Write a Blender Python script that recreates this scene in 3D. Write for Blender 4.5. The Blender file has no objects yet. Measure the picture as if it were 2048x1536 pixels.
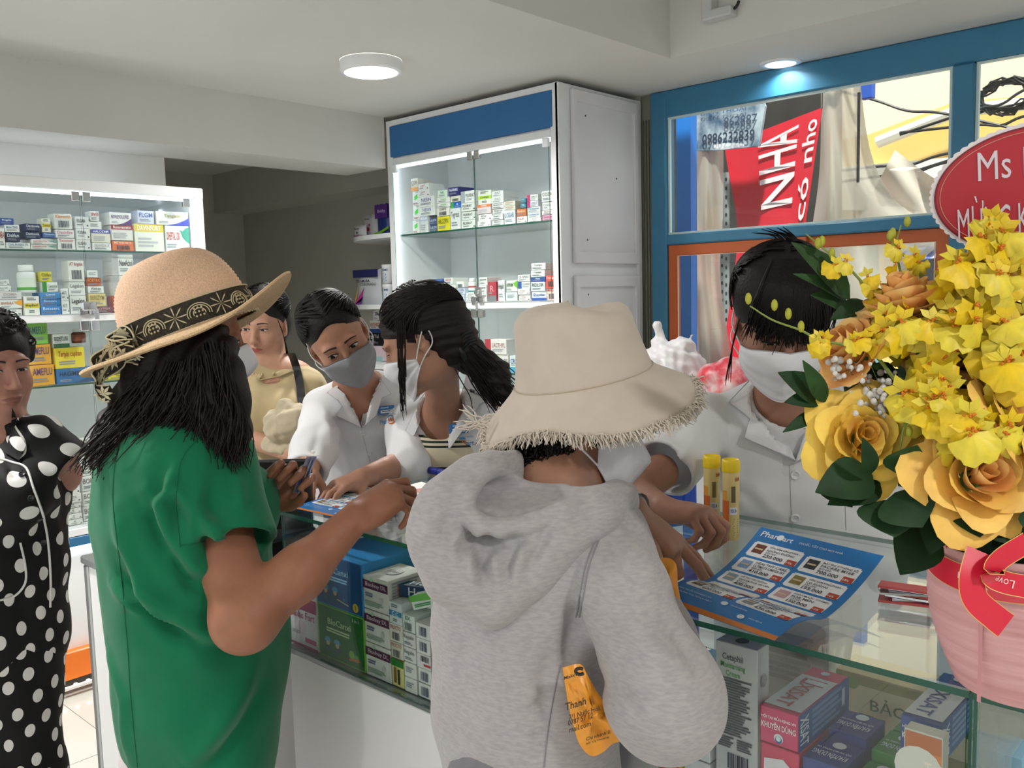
import bpy, bmesh, math, random
import numpy as np
from mathutils import Matrix, Vector
from mathutils.bvhtree import BVHTree
random.seed(7)
SC = bpy.context.scene
COL = SC.collection
# ------------------------------------------------------------------ camera
F = 1790.0
YAW, PIT, ROL = math.radians(43.05), math.radians(5.68), math.radians(-1.45)
CAMH = 1.50
def _basis():
    f = np.array([-math.sin(YAW)*math.cos(PIT), math.cos(YAW)*math.cos(PIT), -math.sin(PIT)])
    rt = np.array([math.cos(YAW), math.sin(YAW), 0.0]); up = np.cross(rt, f)
    return rt*math.cos(ROL)+up*math.sin(ROL), -rt*math.sin(ROL)+up*math.cos(ROL), f
RT, UP, FW = _basis()
EYE = np.array([0, 0, CAMH])
cam = bpy.data.objects.new('camera', bpy.data.cameras.new('camera'))
COL.objects.link(cam)
cam.data.sensor_width = 36.0
cam.data.lens = 36.0*F/2048.0
cam.data.clip_start = 0.02
cam.matrix_world = Matrix((( RT[0], UP[0], -FW[0], 0), (RT[1], UP[1], -FW[1], 0), (RT[2], UP[2], -FW[2], CAMH), (0, 0, 0, 1)))
SC.camera = cam
# ------------------------------------------------------------------ world, light, exposure
w = bpy.data.worlds.new('sky'); SC.world = w; w.use_nodes = True
nt = w.node_tree
bg = nt.nodes['Background']
bg.inputs['Color'].default_value = (0.93, 0.97, 1.0, 1)
bg.inputs['Strength'].default_value = 1.15
SC.view_settings.view_transform = 'Standard'
SC.view_settings.look = 'None'
SC.view_settings.gamma = 1.0
SC.view_settings.use_curve_mapping = False
SC.view_settings.exposure = -0.05
sl = bpy.data.lights.new('sun', 'SUN'); sl.energy = 7.5; sl.angle = math.radians(3); sl.color = (1, 0.95, 0.85)
sun = bpy.data.objects.new('sun', sl); COL.objects.link(sun)
sun.rotation_euler = (math.radians(24), math.radians(14), 0)

# measuring helpers: where a sight line meets a plane of the room
def ray(px, py): return RT*(px-1024)/F + UP*(768-py)/F + FW
def atz(px, py, z): d = ray(px, py); return EYE + d*((z-CAMH)/d[2])
def aty(px, py, y): d = ray(px, py); return EYE + d*(y/d[1])
def atx(px, py, x): d = ray(px, py); return EYE + d*(x/d[0])
def P(px, py, t): return EYE + ray(px, py)*t
def depth(p): return float((np.asarray(p)-EYE) @ FW)
V = lambda *a: np.array(a, float)
def nrm(v): v = np.asarray(v, float); return v/(np.linalg.norm(v)+1e-12)

# ------------------------------------------------------------------ materials
def srgb(h):
    if isinstance(h, (tuple, list)): c = [x/255.0 if max(h) > 1.0 else x for x in h]
    else:
        h = h.lstrip('#') or '808080'
        if len(h) == 3: h = ''.join(x*2 for x in h)
        c = [int(h[i:i+2], 16)/255.0 for i in (0, 2, 4)]
    return tuple((x/12.92 if x <= 0.04045 else ((x+0.055)/1.055)**2.4) for x in c)+(1.0,)
MATS = {}
def mat(name, col='#ffffff', rough=0.5, metal=0.0, spec=0.5, emit=0.0, bump=None, var=None, alpha=1.0, trans=0.0, sub=0.0, sheen=0.0, coat=0.0):
    if name in MATS: return MATS[name]
    m = bpy.data.materials.new(name); m.use_nodes = True
    n = m.node_tree.nodes; l = m.node_tree.links
    b = n['Principled BSDF']
    c = srgb(col)
    b.inputs['Base Color'].default_value = c
    b.inputs['Roughness'].default_value = rough
    b.inputs['Metallic'].default_value = metal
    b.inputs['Specular IOR Level'].default_value = spec
    b.inputs['Alpha'].default_value = alpha
    b.inputs['Transmission Weight'].default_value = trans
    b.inputs['Coat Weight'].default_value = coat
    if sub: b.inputs['Subsurface Weight'].default_value = sub; b.inputs['Subsurface Radius'].default_value = (0.02, 0.008, 0.005); b.inputs['Subsurface Scale'].default_value = 0.3
    if sheen: b.inputs['Sheen Weight'].default_value = sheen
    if emit: b.inputs['Emission Color'].default_value = c; b.inputs['Emission Strength'].default_value = emit
    tc = None
    def coord(sc):
        nonlocal tc
        if tc is None: tc = n.new('ShaderNodeTexCoord')
        mp = n.new('ShaderNodeMapping'); l.new(tc.outputs['Object'], mp.inputs['Vector'])
        mp.inputs['Scale'].default_value = sc if isinstance(sc, (tuple, list)) else (sc, sc, sc)
        return mp
    if var:  # (scale, amount[, second colour])
        mp = coord(var[0]); nz = n.new('ShaderNodeTexNoise'); nz.inputs['Scale'].default_value = 1.0; nz.inputs['Detail'].default_value = 4
        l.new(mp.outputs[0], nz.inputs['Vector'])
        rp = n.new('ShaderNodeValToRGB'); a = var[1]
        c2 = srgb(var[2]) if len(var) > 2 else tuple(x*(1-a) for x in c[:3])+(1,)
        rp.color_ramp.elements[0].position = 0.36; rp.color_ramp.elements[1].position = 0.64
        rp.color_ramp.elements[0].color = c2
        rp.color_ramp.elements[1].color = c if len(var) > 2 else tuple(min(1, x*(1+a*0.4)) for x in c[:3])+(1,)
        l.new(nz.outputs[0], rp.inputs[0]); l.new(rp.outputs[0], b.inputs['Base Color'])
    if bump:
        mp = coord(bump[0]); nz = n.new('ShaderNodeTexNoise'); nz.inputs['Scale'].default_value = 1.0; nz.inputs['Detail'].default_value = 3
        l.new(mp.outputs[0], nz.inputs['Vector'])
        bp = n.new('ShaderNodeBump'); bp.inputs['Strength'].default_value = bump[1]; bp.inputs['Distance'].default_value = bump[2] if len(bump) > 2 else 0.002
        l.new(nz.outputs[0], bp.inputs['Height']); l.new(bp.outputs[0], b.inputs['Normal'])
    MATS[name] = m
    return m
def ink(col, rough=0.55):     # flat print colour, one material per colour
    key = 'print_'+col.lstrip('#')
    return mat(key, col, rough)
def glass_mat(name, tint='#fafdfc', k=1.0):
    if name in MATS: return MATS[name]
    m = bpy.data.materials.new(name); m.use_nodes = True
    n = m.node_tree.nodes; l = m.node_tree.links; n.clear()
    o = n.new('ShaderNodeOutputMaterial'); t = n.new('ShaderNodeBsdfTransparent'); g = n.new('ShaderNodeBsdfGlossy')
    t.inputs[0].default_value = srgb(tint); g.inputs['Roughness'].default_value = 0.0
    g.inputs[0].default_value = (1, 1, 1, 1)
    fr = n.new('ShaderNodeLayerWeight'); fr.inputs[0].default_value = 0.5
    pw = n.new('ShaderNodeMath'); pw.operation = 'POWER'; pw.inputs[1].default_value = 4.5; l.new(fr.outputs['Facing'], pw.inputs[0])
    mu = n.new('ShaderNodeMath'); mu.operation = 'MULTIPLY_ADD'; mu.inputs[1].default_value = 0.9*k; mu.inputs[2].default_value = 0.035*k
    mx = n.new('ShaderNodeMixShader')
    l.new(pw.outputs[0], mu.inputs[0]); l.new(mu.outputs[0], mx.inputs[0]); l.new(t.outputs[0], mx.inputs[1]); l.new(g.outputs[0], mx.inputs[2]); l.new(mx.outputs[0], o.inputs[0])
    MATS[name] = m
    return m
GLASS = glass_mat('clear_glass'); GEDGE = mat('glass_edge', '#1f5a48', 0.15, trans=0.3)
WHITE = mat('white_laminate', '#e9ebec', 0.35, var=(3, 0.03))
WALLM = mat('painted_wall', '#dcdcd6', 0.75, var=(1.5, 0.04), bump=(60, 0.05))
CEILM = mat('ceiling_paint', '#d9d8d2', 0.8, var=(1.2, 0.04), bump=(50, 0.04))
ALU = mat('aluminium', '#b9bcbd', 0.35, metal=0.85)
CHROME = mat('chrome', '#d8d8d8', 0.18, metal=1.0)
LED = mat('led_light', '#eef6ff', 0.5, emit=6.0)
BLACKP = mat('black_plastic', '#191a1c', 0.4)
# ------------------------------------------------------------------ objects
WL = {}
def world_origin(o): return WL.get(o.name, V(0, 0, 0)) if o else V(0, 0, 0)
def tag(o, label, cat, group=None, kind=None):
    o['label'] = label; o['category'] = cat
    if group: o['group'] = group
    if kind: o['kind'] = kind
    return o
def empty(name, loc, label=None, cat=None, group=None):
    o = bpy.data.objects.new(name, None); COL.objects.link(o); o.location = Vector(loc); o.empty_display_size = 0.05
    WL[o.name] = V(*loc)
    if label: tag(o, label, cat, group)
    return o
def mesh_obj(name, verts, faces, mats, parent=None, midx=None, smooth=False, origin=None, kind=None):
    """verts in world space; the object is placed at origin (or its parent's place)"""
    verts = np.asarray(verts, float)
    po = world_origin(parent)
    if origin is None: origin = po if parent else V(0, 0, 0)
    me = bpy.data.meshes.new(name)
    me.from_pydata((verts-origin).tolist(), [], [list(map(int, f)) for f in faces] if not isinstance(faces, np.ndarray) else faces.tolist())
    if not isinstance(mats, (list, tuple)): mats = [mats]
    for m in mats: me.materials.append(m)
    if midx is not None: me.polygons.foreach_set('material_index', np.asarray(midx, dtype=np.int32))
    if smooth: me.polygons.foreach_set('use_smooth', np.ones(len(me.polygons), dtype=bool))
    me.update()
    o = bpy.data.objects.new(name, me); COL.objects.link(o)
    if parent: o.parent = parent
    o.location = Vector(origin-po) if parent else Vector(origin)
    WL[o.name] = np.asarray(origin, float)
    if kind: o['kind'] = kind
    return o
class MB:
    cnt = 0
    """collects shapes for one mesh"""
    def __init__(s): s.v = []; s.f = []; s.m = []; s.mats = []
    def mi(s, m):
        if m not in s.mats: s.mats.append(m)
        return s.mats.index(m)
    def add(s, verts, faces, m):
        b = len(s.v); s.v += [tuple(map(float, x)) for x in verts]
        k = s.mi(m)
        for f in faces: s.f.append([b+int(i) for i in f]); s.m.append(k)
        return s
    def box(s, lo, hi, m, R=None, c=None, bev=0.0):
        lo = np.array(lo, float); hi = np.array(hi, float)
        MB.cnt = (MB.cnt+1) % 9; e_ = MB.cnt*0.00016      # no two pieces share a plane
        if min(hi-lo) > 0.004: lo = lo+e_; hi = hi-e_
        if bev > 0:
            v = []; b = min(bev, 0.45*min(hi-lo))
            for z, i in ((lo[2], b), (lo[2]+b, 0), (hi[2]-b, 0), (hi[2], b)):
                for x, y in ((lo[0]+i+b*(i == 0), lo[1]+i), (hi[0]-i-b*(i == 0), lo[1]+i), (hi[0]-i, lo[1]+i+b*(i == 0)), (hi[0]-i, hi[1]-i-b*(i == 0)), (hi[0]-i-b*(i == 0), hi[1]-i), (lo[0]+i+b*(i == 0), hi[1]-i), (lo[0]+i, hi[1]-i-b*(i == 0)), (lo[0]+i, lo[1]+i+b*(i == 0))):
                    v.append((x, y, z))
            f = [list(range(7, -1, -1)), list(range(24, 32))]
            for r in range(3):
                for k in range(8): f.append([r*8+k, r*8+(k+1) % 8, r*8+8+(k+1) % 8, r*8+8+k])
        else:
            v = [(x, y, z) for z in (lo[2], hi[2]) for y in (lo[1], hi[1]) for x in (lo[0], hi[0])]
            f = [(0, 2, 3, 1), (4, 5, 7, 6), (0, 1, 5, 4), (2, 6, 7, 3), (0, 4, 6, 2), (1, 3, 7, 5)]
        v = np.array(v)
        if R is not None:
            c = (lo+hi)/2 if c is None else np.array(c, float)
            v = (v-c) @ np.array(R).T + c
        return s.add(v, f, m)
    def prism(s, poly, a, b, m, axis=2, mcap=None):
        """poly: list of 2-d points, extruded from a to b along axis"""
        n = len(poly)
        def p3(p, h):
            return {2: (p[0], p[1], h), 1: (p[0], h, p[1]), 0: (h, p[0], p[1])}[axis]
        v = [p3(p, a) for p in poly]+[p3(p, b) for p in poly]
        s.add(v, [[i, (i+1) % n, n+(i+1) % n, n+i] for i in range(n)], m)
        return s.add(v, [list(range(n-1, -1, -1)), list(range(n, 2*n))], mcap or m)
    def tube(s, pts, r, m, n=8, cap=True):
        v, f = tube_mesh(pts, r, n, cap); return s.add(v, f, m)
    def lathe(s, prof, c, m, n=24, R=None):
        """prof: (radius, height) pairs"""
        v = []; c = np.array(c, float)
        for r, h in prof:
            for k in range(n):
                a = 2*math.pi*k/n; p = V(r*math.cos(a), r*math.sin(a), h)
                v.append((np.array(R) @ p if R is not None else p)+c)
        f = []
        for i in range(len(prof)-1):
            for k in range(n): f.append([i*n+k, i*n+(k+1) % n, (i+1)*n+(k+1) % n, (i+1)*n+k])
        return s.add(v, f, m)
    def sphere(s, c, r, m, n=8, rings=5):
        r = np.array([r, r, r], float) if np.isscalar(r) else np.array(r, float)
        v = []; f = []
        for i in range(rings+1):
            th = math.pi*i/rings
            for k in range(n):
                a = 2*math.pi*k/n; v.append(np.array(c)+r*V(math.sin(th)*math.cos(a), math.sin(th)*math.sin(a), math.cos(th)))
        for i in range(rings):
            for k in range(n): f.append([i*n+k, (i+1)*n+k, (i+1)*n+(k+1) % n, i*n+(k+1) % n])
        return s.add(v, f, m)
    def build(s, name, parent=None, smooth=False, origin=None, kind=None):
        return mesh_obj(name, s.v, s.f, s.mats, parent, s.m, smooth, origin, kind)
def frames(pts):
    pts = np.asarray(pts, float); n = len(pts)
    T = np.zeros_like(pts); T[1:-1] = pts[2:]-pts[:-2]; T[0] = pts[1]-pts[0]; T[-1] = pts[-1]-pts[-2]
    T = T/(np.linalg.norm(T, axis=1, keepdims=True)+1e-12)
    u = np.cross(T[0], V(0, 0, 1)); 
    if np.linalg.norm(u) < 0.1: u = np.cross(T[0], V(0, 1, 0))
    U = [nrm(u)]
    for i in range(1, n):
        x = U[-1]-T[i]*(U[-1] @ T[i]); U.append(nrm(x))
    U = np.array(U); return T, U, np.cross(T, U)
def tube_mesh(pts, r, n=8, cap=True):
    pts = np.asarray(pts, float); T, U, W = frames(pts)
    r = np.full(len(pts), float(r)) if np.isscalar(r) else np.asarray(r, float)
    a = np.arange(n)*2*math.pi/n
    v = (pts[:, None, :]+r[:, None, None]*(np.cos(a)[None, :, None]*U[:, None, :]+np.sin(a)[None, :, None]*W[:, None, :])).reshape(-1, 3)
    f = [[i*n+k, i*n+(k+1) % n, (i+1)*n+(k+1) % n, (i+1)*n+k] for i in range(len(pts)-1) for k in range(n)]
    if cap: f += [list(range(n-1, -1, -1)), [len(v)-n+k for k in range(n)]]
    return v, f
def spline(pts, n=8):
    """Catmull-Rom through pts"""
    p = np.asarray(pts, float); q = np.vstack([2*p[0]-p[1], p, 2*p[-1]-p[-2]]); out = []
    for i in range(1, len(q)-2):
        for t in np.linspace(0, 1, n, endpoint=False):
            a, b, c, d = q[i-1], q[i], q[i+1], q[i+2]
            out.append(0.5*((2*b)+(c-a)*t+(2*a-5*b+4*c-d)*t*t+(3*b-a-3*c+d)*t**3))
    out.append(p[-1]); return np.array(out)
def rotz(a): c, s = math.cos(a), math.sin(a); return np.array([[c, -s, 0], [s, c, 0], [0, 0, 1.0]])
def rotx(a): c, s = math.cos(a), math.sin(a); return np.array([[1.0, 0, 0], [0, c, -s], [0, s, c]])
def roty(a): c, s = math.cos(a), math.sin(a); return np.array([[c, 0, s], [0, 1.0, 0], [-s, 0, c]])
def axis_rot(ax, a): return np.array(Matrix.Rotation(a, 3, Vector(ax)))
# ------------------------------------------------------------------ lettering
_TXT = {}
def text_mesh(s, bold=0.0, res=2):
    """flat letter outlines: verts (n,2) with left-bottom at 0,0, faces, width, height (cap height about 0.73)"""
    k = (s, bold, res)
    if k in _TXT: return _TXT[k]
    cu = bpy.data.curves.new('t', 'FONT'); cu.body = s; cu.size = 1.0; cu.resolution_u = res; cu.fill_mode = 'FRONT'; cu.offset = bold
    o = bpy.data.objects.new('t', cu); COL.objects.link(o)
    dg = bpy.context.evaluated_depsgraph_get()
    me = bpy.data.meshes.new_from_object(o.evaluated_get(dg))
    vv = np.zeros(len(me.vertices)*3); me.vertices.foreach_get('co', vv); vv = vv.reshape(-1, 3)[:, :2]
    ff = [list(p.vertices) for p in me.polygons]
    bpy.data.objects.remove(o); bpy.data.curves.remove(cu); bpy.data.meshes.remove(me)
    if len(vv) == 0: vv = np.zeros((0, 2)); w_ = h_ = 1.0
    else:
        mn = vv.min(0); vv = vv-mn; w_, h_ = vv.max(0)
    _TXT[k] = (vv, ff, float(w_), float(h_)); return _TXT[k]
class Print:
    """flat print on a rectangle: origin o, unit vectors u (right) and v (up), size w,h; drawn proud along n"""
    def __init__(s, o, u, v, w, h, mb, lift=0.0004): s.o = np.array(o, float); s.u = nrm(u); s.v = nrm(v); s.n = np.cross(s.u, s.v); s.w = w; s.h = h; s.mb = mb; s.k = lift
    def pt(s, a, b, k): return s.o+s.u*a*s.w+s.v*b*s.h+s.n*k
    def rect(s, a0, b0, a1, b1, col, lay=0): s.mb.add([s.pt(a, b, s.k*(1+lay)) for a, b in ((a0, b0), (a1, b0), (a1, b1), (a0, b1))], [(0, 1, 2, 3)], ink(col)); return s
    def poly(s, pts, col, lay=0): s.mb.add([s.pt(a, b, s.k*(1+lay)) for a, b in pts], [list(range(len(pts)))], ink(col)); return s
    def disc(s, a, b, r, col, lay=0, n=16, asp=None):
        ra = r*(s.h/s.w) if asp is None else r*asp
        return s.poly([(a+ra*math.cos(2*math.pi*k/n), b+r*math.sin(2*math.pi*k/n)) for k in range(n)], col, lay)
    def text(s, str_, a0, b0, a1, b1, col, lay=1, bold=0.01, flip=False, keep=True):
        vv, ff, w_, h_ = text_mesh(str_, bold)
        if len(vv) == 0: return s
        W, H = (a1-a0)*s.w, (b1-b0)*s.h
        sx, sy = W/w_, H/h_
        if keep and sx > sy*1.15: sx = sy*1.15
        q = vv*np.array([sx, sy]); q[:, 0] += (W-w_*sx)/2
        if flip: q = np.array([W, H])-q
        pts = s.o+s.u*(a0*s.w)+s.v*(b0*s.h)+s.n*(s.k*(1+lay)) + q[:, :1]*s.u+q[:, 1:]*s.v
        s.mb.add(pts, ff, ink(col)); return s
    def lines(s, a0, b0, a1, b1, n, col, lay=1, seed=0):
        r = random.Random(seed+n*7+int(a0*100)); st = (b1-b0)/n
        for i in range(n):
            e = a1-(a1-a0)*r.random()*0.35; s.rect(a0, b1-st*(i+0.6), e, b1-st*i, col, lay)
        return s
    def bars(s, a0, b0, a1, b1, col='#222222', lay=1, seed=1):
        r = random.Random(seed); x = a0; st = (a1-a0)/34
        while x < a1-st: wd = st*r.choice((0.6, 1, 1, 2)); s.rect(x, b0, min(x+wd, a1), b1, col, lay); x += wd+st*r.choice((0.6, 0.9, 1.4))
        return s
# ------------------------------------------------------------------ cartons
def carton(name, c, dims, yaw, col, label, cat='box', group=None, front=None, top=None, side=None, left=None, tilt=None, sidecol=None):
    """c: centre of the base, dims: width, depth, height; the front looks along local -y"""
    w_, d_, h_ = dims; R = rotz(yaw)
    if tilt is not None: R = R @ tilt
    c = np.array(c, float)
    mb = MB(); mb.box((-w_/2, -d_/2, 0), (w_/2, d_/2, h_), ink(col), bev=0.0008)
    v = np.array(mb.v) @ R.T + c
    o = mesh_obj(name, v, mb.f, mb.mats, None, mb.m, False, origin=c)
    tag(o, label, cat, group)
    pb = MB()
    tr = lambda p: R @ np.array(p, float)+c
    if front: front(Print(tr((-w_/2, -d_/2, 0)), R @ V(1, 0, 0), R @ V(0, 0, 1), w_, h_, pb))
    if top: top(Print(tr((-w_/2, -d_/2, h_)), R @ V(1, 0, 0), R @ V(0, 1, 0), w_, d_, pb))
    if side: side(Print(tr((w_/2, -d_/2, 0)), R @ V(0, 1, 0), R @ V(0, 0, 1), d_, h_, pb))
    if left: left(Print(tr((-w_/2, d_/2, 0)), R @ V(0, -1, 0), R @ V(0, 0, 1), d_, h_, pb))
    if pb.v: pb.build('lettering', o)
    return o
def design(txt, tc, style='plain', c2='#3a6fb0', seed=0):
    """front print of a small carton"""
    def f(p):
        a = p.w/p.h
        if style == 'band': p.rect(0, .72, 1, 1, c2); p.text(txt, .1, .77, .9, .95, '#ffffff'); p.lines(.1, .12, .8, .5, 3, '#b9bcc0', 0, seed)
        elif style == 'lowband': p.rect(0, 0, 1, .3, c2); p.text(txt, .08, .5, .92, .8, tc); p.lines(.1, .36, .6, .45, 1, '#9aa0a6', 0, seed)
        elif style == 'left': p.rect(0, 0, .28, 1, c2); p.text(txt, .34, .45, .95, .75, tc); p.lines(.36, .15, .9, .35, 2, '#9aa0a6', 0, seed)
        elif style == 'bars': p.text(txt, .08, .7, .9, .92, tc); p.bars(.2, .12, .8, .55, '#333740', 1, seed+3)
        elif style == 'swoosh':
            p.poly([(1, .3), (1, .95), (.86, .9), (.72, .78), (.6, .85), (.72, .55), (.86, .4)], c2); p.text(txt, .06, .45, .6, .75, tc); p.lines(.06, .12, .5, .3, 2, '#9aa0a6', 0, seed)
        elif style == 'corner': p.poly([(1, 0), (1, .55), (.85, .35), (.6, .12), (.3, 0)], c2); p.text(txt, .08, .5, .9, .8, tc); p.lines(.08, .1, .4, .28, 2, '#9aa0a6', 0, seed)
        elif style == 'tag': p.poly([(.3, .35), (.75, .5), (.72, .8), (.27, .62)], '#4be04a'); p.lines(.1, .06, .9, .2, 2, '#b07a7a', 0, seed); p.lines(.5, .86, .95, .94, 1, '#9aa0a6', 0, seed)
        elif style == 'mid': p.rect(0, .38, 1, .62, c2); p.text(txt, .1, .41, .9, .59, '#202020' if sum(srgb(c2)[:3]) > 1.0 else '#ffffff'); p.lines(.2, .75, .8, .92, 2, '#7c8086', 0, seed); p.lines(.3, .1, .7, .26, 2, '#7c8086', 0, seed)
        elif style == 'small': p.text(txt, .12, .5, .72, .78, tc); p.poly([(.8, .18), (.93, .18), (.9, .36), (.865, .26), (.83, .36)], '#30343a'); p.lines(.12, .2, .6, .36, 1, '#8c9096', 0, seed)
        elif style == 'none': p.lines(.15, .3, .85, .7, 3, '#9aa0a6', 0, seed)
        else: p.text(txt, .1, .5, .9, .84, tc); p.lines(.12, .14, .8, .36, 2, '#8c9096', 0, seed)
    return f
ORD = ['bottom', 'second', 'third', 'fourth', 'fifth', 'sixth', 'seventh', 'eighth']
NTH = ['first', 'second', 'third', 'fourth', 'fifth', 'sixth', 'seventh', 'eighth', 'ninth', 'tenth', 'eleventh', 'twelfth', 'thirteenth', 'fourteenth']
# ================================================================== ROOM
XL, YC, YW, ZC = -3.575, 3.11, 3.75, 2.452      # left cabinet face, tall cabinet face, window wall, low ceiling
def struct(name, mb, parent=None, smooth=False):
    o = mb.build(name, parent, smooth)
    if not parent: o['kind'] = 'structure'
    return o
FLOORM = mat('floor_tile', '#d8d5cc', 0.12, var=(2.0, 0.05))
GROUT = mat('tile_joint', '#a9a59c', 0.8)
b = MB(); b.box((-6.3, -3.6, -0.12), (3.2, YW+.3, -0.004), GROUT); fl = struct('floor', b)
fl['label'] = 'pale polished tile floor of the shop'
tile_me = None
for i in range(12):
    for j in range(9):
        x0, y0 = -6.0+0.6*i, -1.2+0.6*j
        if x0 > -0.6 or y0+0.6 > YW: continue
        if tile_me is None:
            q = MB(); q.box((0.0015, 0.0015, -0.004), (0.5985, 0.5985, 0.0), FLOORM); t = q.build('tile', fl); tile_me = t.data
        else: t = bpy.data.objects.new('tile', tile_me); COL.objects.link(t); t.parent = fl
        t.location = (x0, y0, 0)
b = MB(); b.box((-0.6, -3.5, -0.02), (3.05, YW+.02, 0.0), FLOORM); struct('floor_near', b)['label'] = 'pale polished floor beside the customers'
# ceilings: low soffit left, raised bay over the customers, window soffit
XE, YS, ZH = -2.09, 3.24, 2.80
b = MB(); b.box((-6.3, -3.5, ZC), (XE, YW+.1, ZH+0.05), CEILM)
struct('ceiling', b)['label'] = 'low grey white ceiling over the cabinets'
b = MB(); b.box((XE-.01, YS, ZC), (3.0, YW+.1, ZH+.05), CEILM)
struct('ceiling_window', b)['label'] = 'lowered strip of ceiling along the window'
b = MB(); b.box((XE-.02, -3.5, ZH), (3.0, YS+0.04, ZH+0.06), CEILM); struct('ceiling_high', b)['label'] = 'raised white ceiling above the customers'
# beam along the left cabinet
XB0, XB1, ZB = -4.12, -3.777, 2.184
b = MB(); b.box((XB0, -3.5, ZB), (XB1, YC-0.005, ZC+.02), CEILM); struct('beam', b)['label'] = 'white concrete beam above the medicine cabinets'
b = MB(); b.box((-4.22, -3.5, -.05), (XB0, 2.05, ZB+0.1), WALLM); struct('wall_left', b)['label'] = 'pale wall behind the long medicine cabinet'
# back room
GREYW = mat('grey_wall', '#c2c1b8', 0.8, var=(1.5, 0.05))
xe = aty(486, 430, YW)[0]
zb = aty(750, 375, YW-0.25)[2]
b = MB(); b.box((xe-0.1, YW, -.05), (-2.5, YW+0.1, ZC+.05), GREYW); struct('wall_back', b)['label'] = 'grey wall at the back of the aisle'
b = MB(); b.box((xe-0.1, YW-0.25, zb), (-3.775, YW+.02, ZC+.02), GREYW); struct('beam_back', b)['label'] = 'grey boxed beam under the ceiling of the aisle'
b = MB(); b.box((xe-0.1, 2.0, -.05), (xe, YW+.02, zb+.02), GREYW); b.box((xe-0.1, 2.0, zb), (xe+0.02, YW+.03, ZC+.02), GREYW); struct('wall_end', b)['label'] = 'grey end wall of the dim aisle'
b = MB(); b.box((xe-.05, 1.98, -.05), (-4.125, 2.045, ZC+.02), GREYW); struct('wall_return', b)['label'] = 'short wall beside the dim aisle'
b = MB(); b.box((3.0, -3.5, 0), (3.1, YW, ZH), WALLM); struct('wall_right', b)['label'] = 'painted side wall beyond the flower basket'
# ------------------------------------------------------------------ window wall
BLUEF = mat('blue_frame_paint', '#3a7ea2', 0.4, var=(8, 0.06)); BLUED = mat('blue_frame_shade', '#2f6f96', 0.35)
ORNG = mat('orange_frame_paint', '#c8622a', 0.35); BRBLUE = mat('bright_blue_steel', '#1f7fe0', 0.4)
b = MB(); b.box((-2.52, YW, -.05), (3.05, YW+0.15, 1.035), WALLM); struct('wall_window', b)['label'] = 'low wall under the window'
b = MB(); b.box((-2.59, YW-0.004, 0), (-2.52, YW+0.12, ZC), mat('shutter_track', '#8d8f7e', 0.4, metal=0.3))
for k in range(3): b.box((-2.575+0.016*k, YW-0.012, 0.4), (-2.57+0.016*k, YW-0.004, ZC-0.12), mat('track_line', '#6f7163', 0.5))
struct('trim_1', b)['label'] = 'grey green shutter track beside the window'
wn = empty('window_1', (-2.5, YW, 1.03)); wn['kind'] = 'structure'; wn['label'] = 'blue framed shop window with orange sliding sashes'
xl = -2.522; xr = 3.0
pA = aty(1344.5, 469.5, YW); pB = aty(1335, 491, YW); zr0, zr1 = pB[2], pA[2]
ztop = aty(1700, 170, YW)[2]-0.0; zft = ZC
xm0, xm1 = aty(1908, 130, YW)[0], aty(1954, 125, YW)[0]
def fbar(nm, lo, hi, m, bev=0.006):
    q = MB(); q.box(lo, hi, m, bev=bev); q.build(nm, wn)
fbar('frame_rail', (xl, YW-0.02, ztop), (xr, YW+0.06, zft), BLUEF)
fbar('frame_rail', (xl, YW-0.02, zr0), (xm0, YW+0.06, zr1), BLUEF)
fbar('frame_rail', (xm1, YW-0.02, zr0), (xr, YW+0.06, zr1), BLUEF)
fbar('frame_rail', (xl, YW-0.02, 1.03), (xr, YW+0.06, 1.08), BLUEF)
fbar('frame_post', (xl, YW-0.025, 1.0), (aty(1337, 350, YW)[0], YW+0.06, zft), BLUEF)
fbar('frame_post', (xm0, YW-0.025, 1.0), (xm1, YW+0.06, ztop), BLUEF)
xp = aty(1337, 350, YW)[0]
BEAD = mat('window_bead', '#cfe4e4', 0.4)
for x0, x1 in ((xp, xm0), (xm1, xr)):
    q = MB(); q.box((x0, YW-0.006, zr1), (x0+0.012, YW+0.012, ztop), BEAD); q.box((x1-0.012, YW-0.006, zr1), (x1, YW+0.012, ztop), BEAD)
    q.box((x0, YW-0.006, zr1), (x1, YW+0.012, zr1+0.010), BEAD); q.box((x0, YW-0.006, ztop-0.010), (x1, YW+0.012, ztop), BEAD); q.build('glazing_bead', wn)
    q = MB(); q.box((x0+0.005, YW+0.02, zr1), (x1-0.005, YW+0.026, ztop), GLASS); q.build('pane', wn)
xs = aty(1615, 480, YW)[0]
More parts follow.
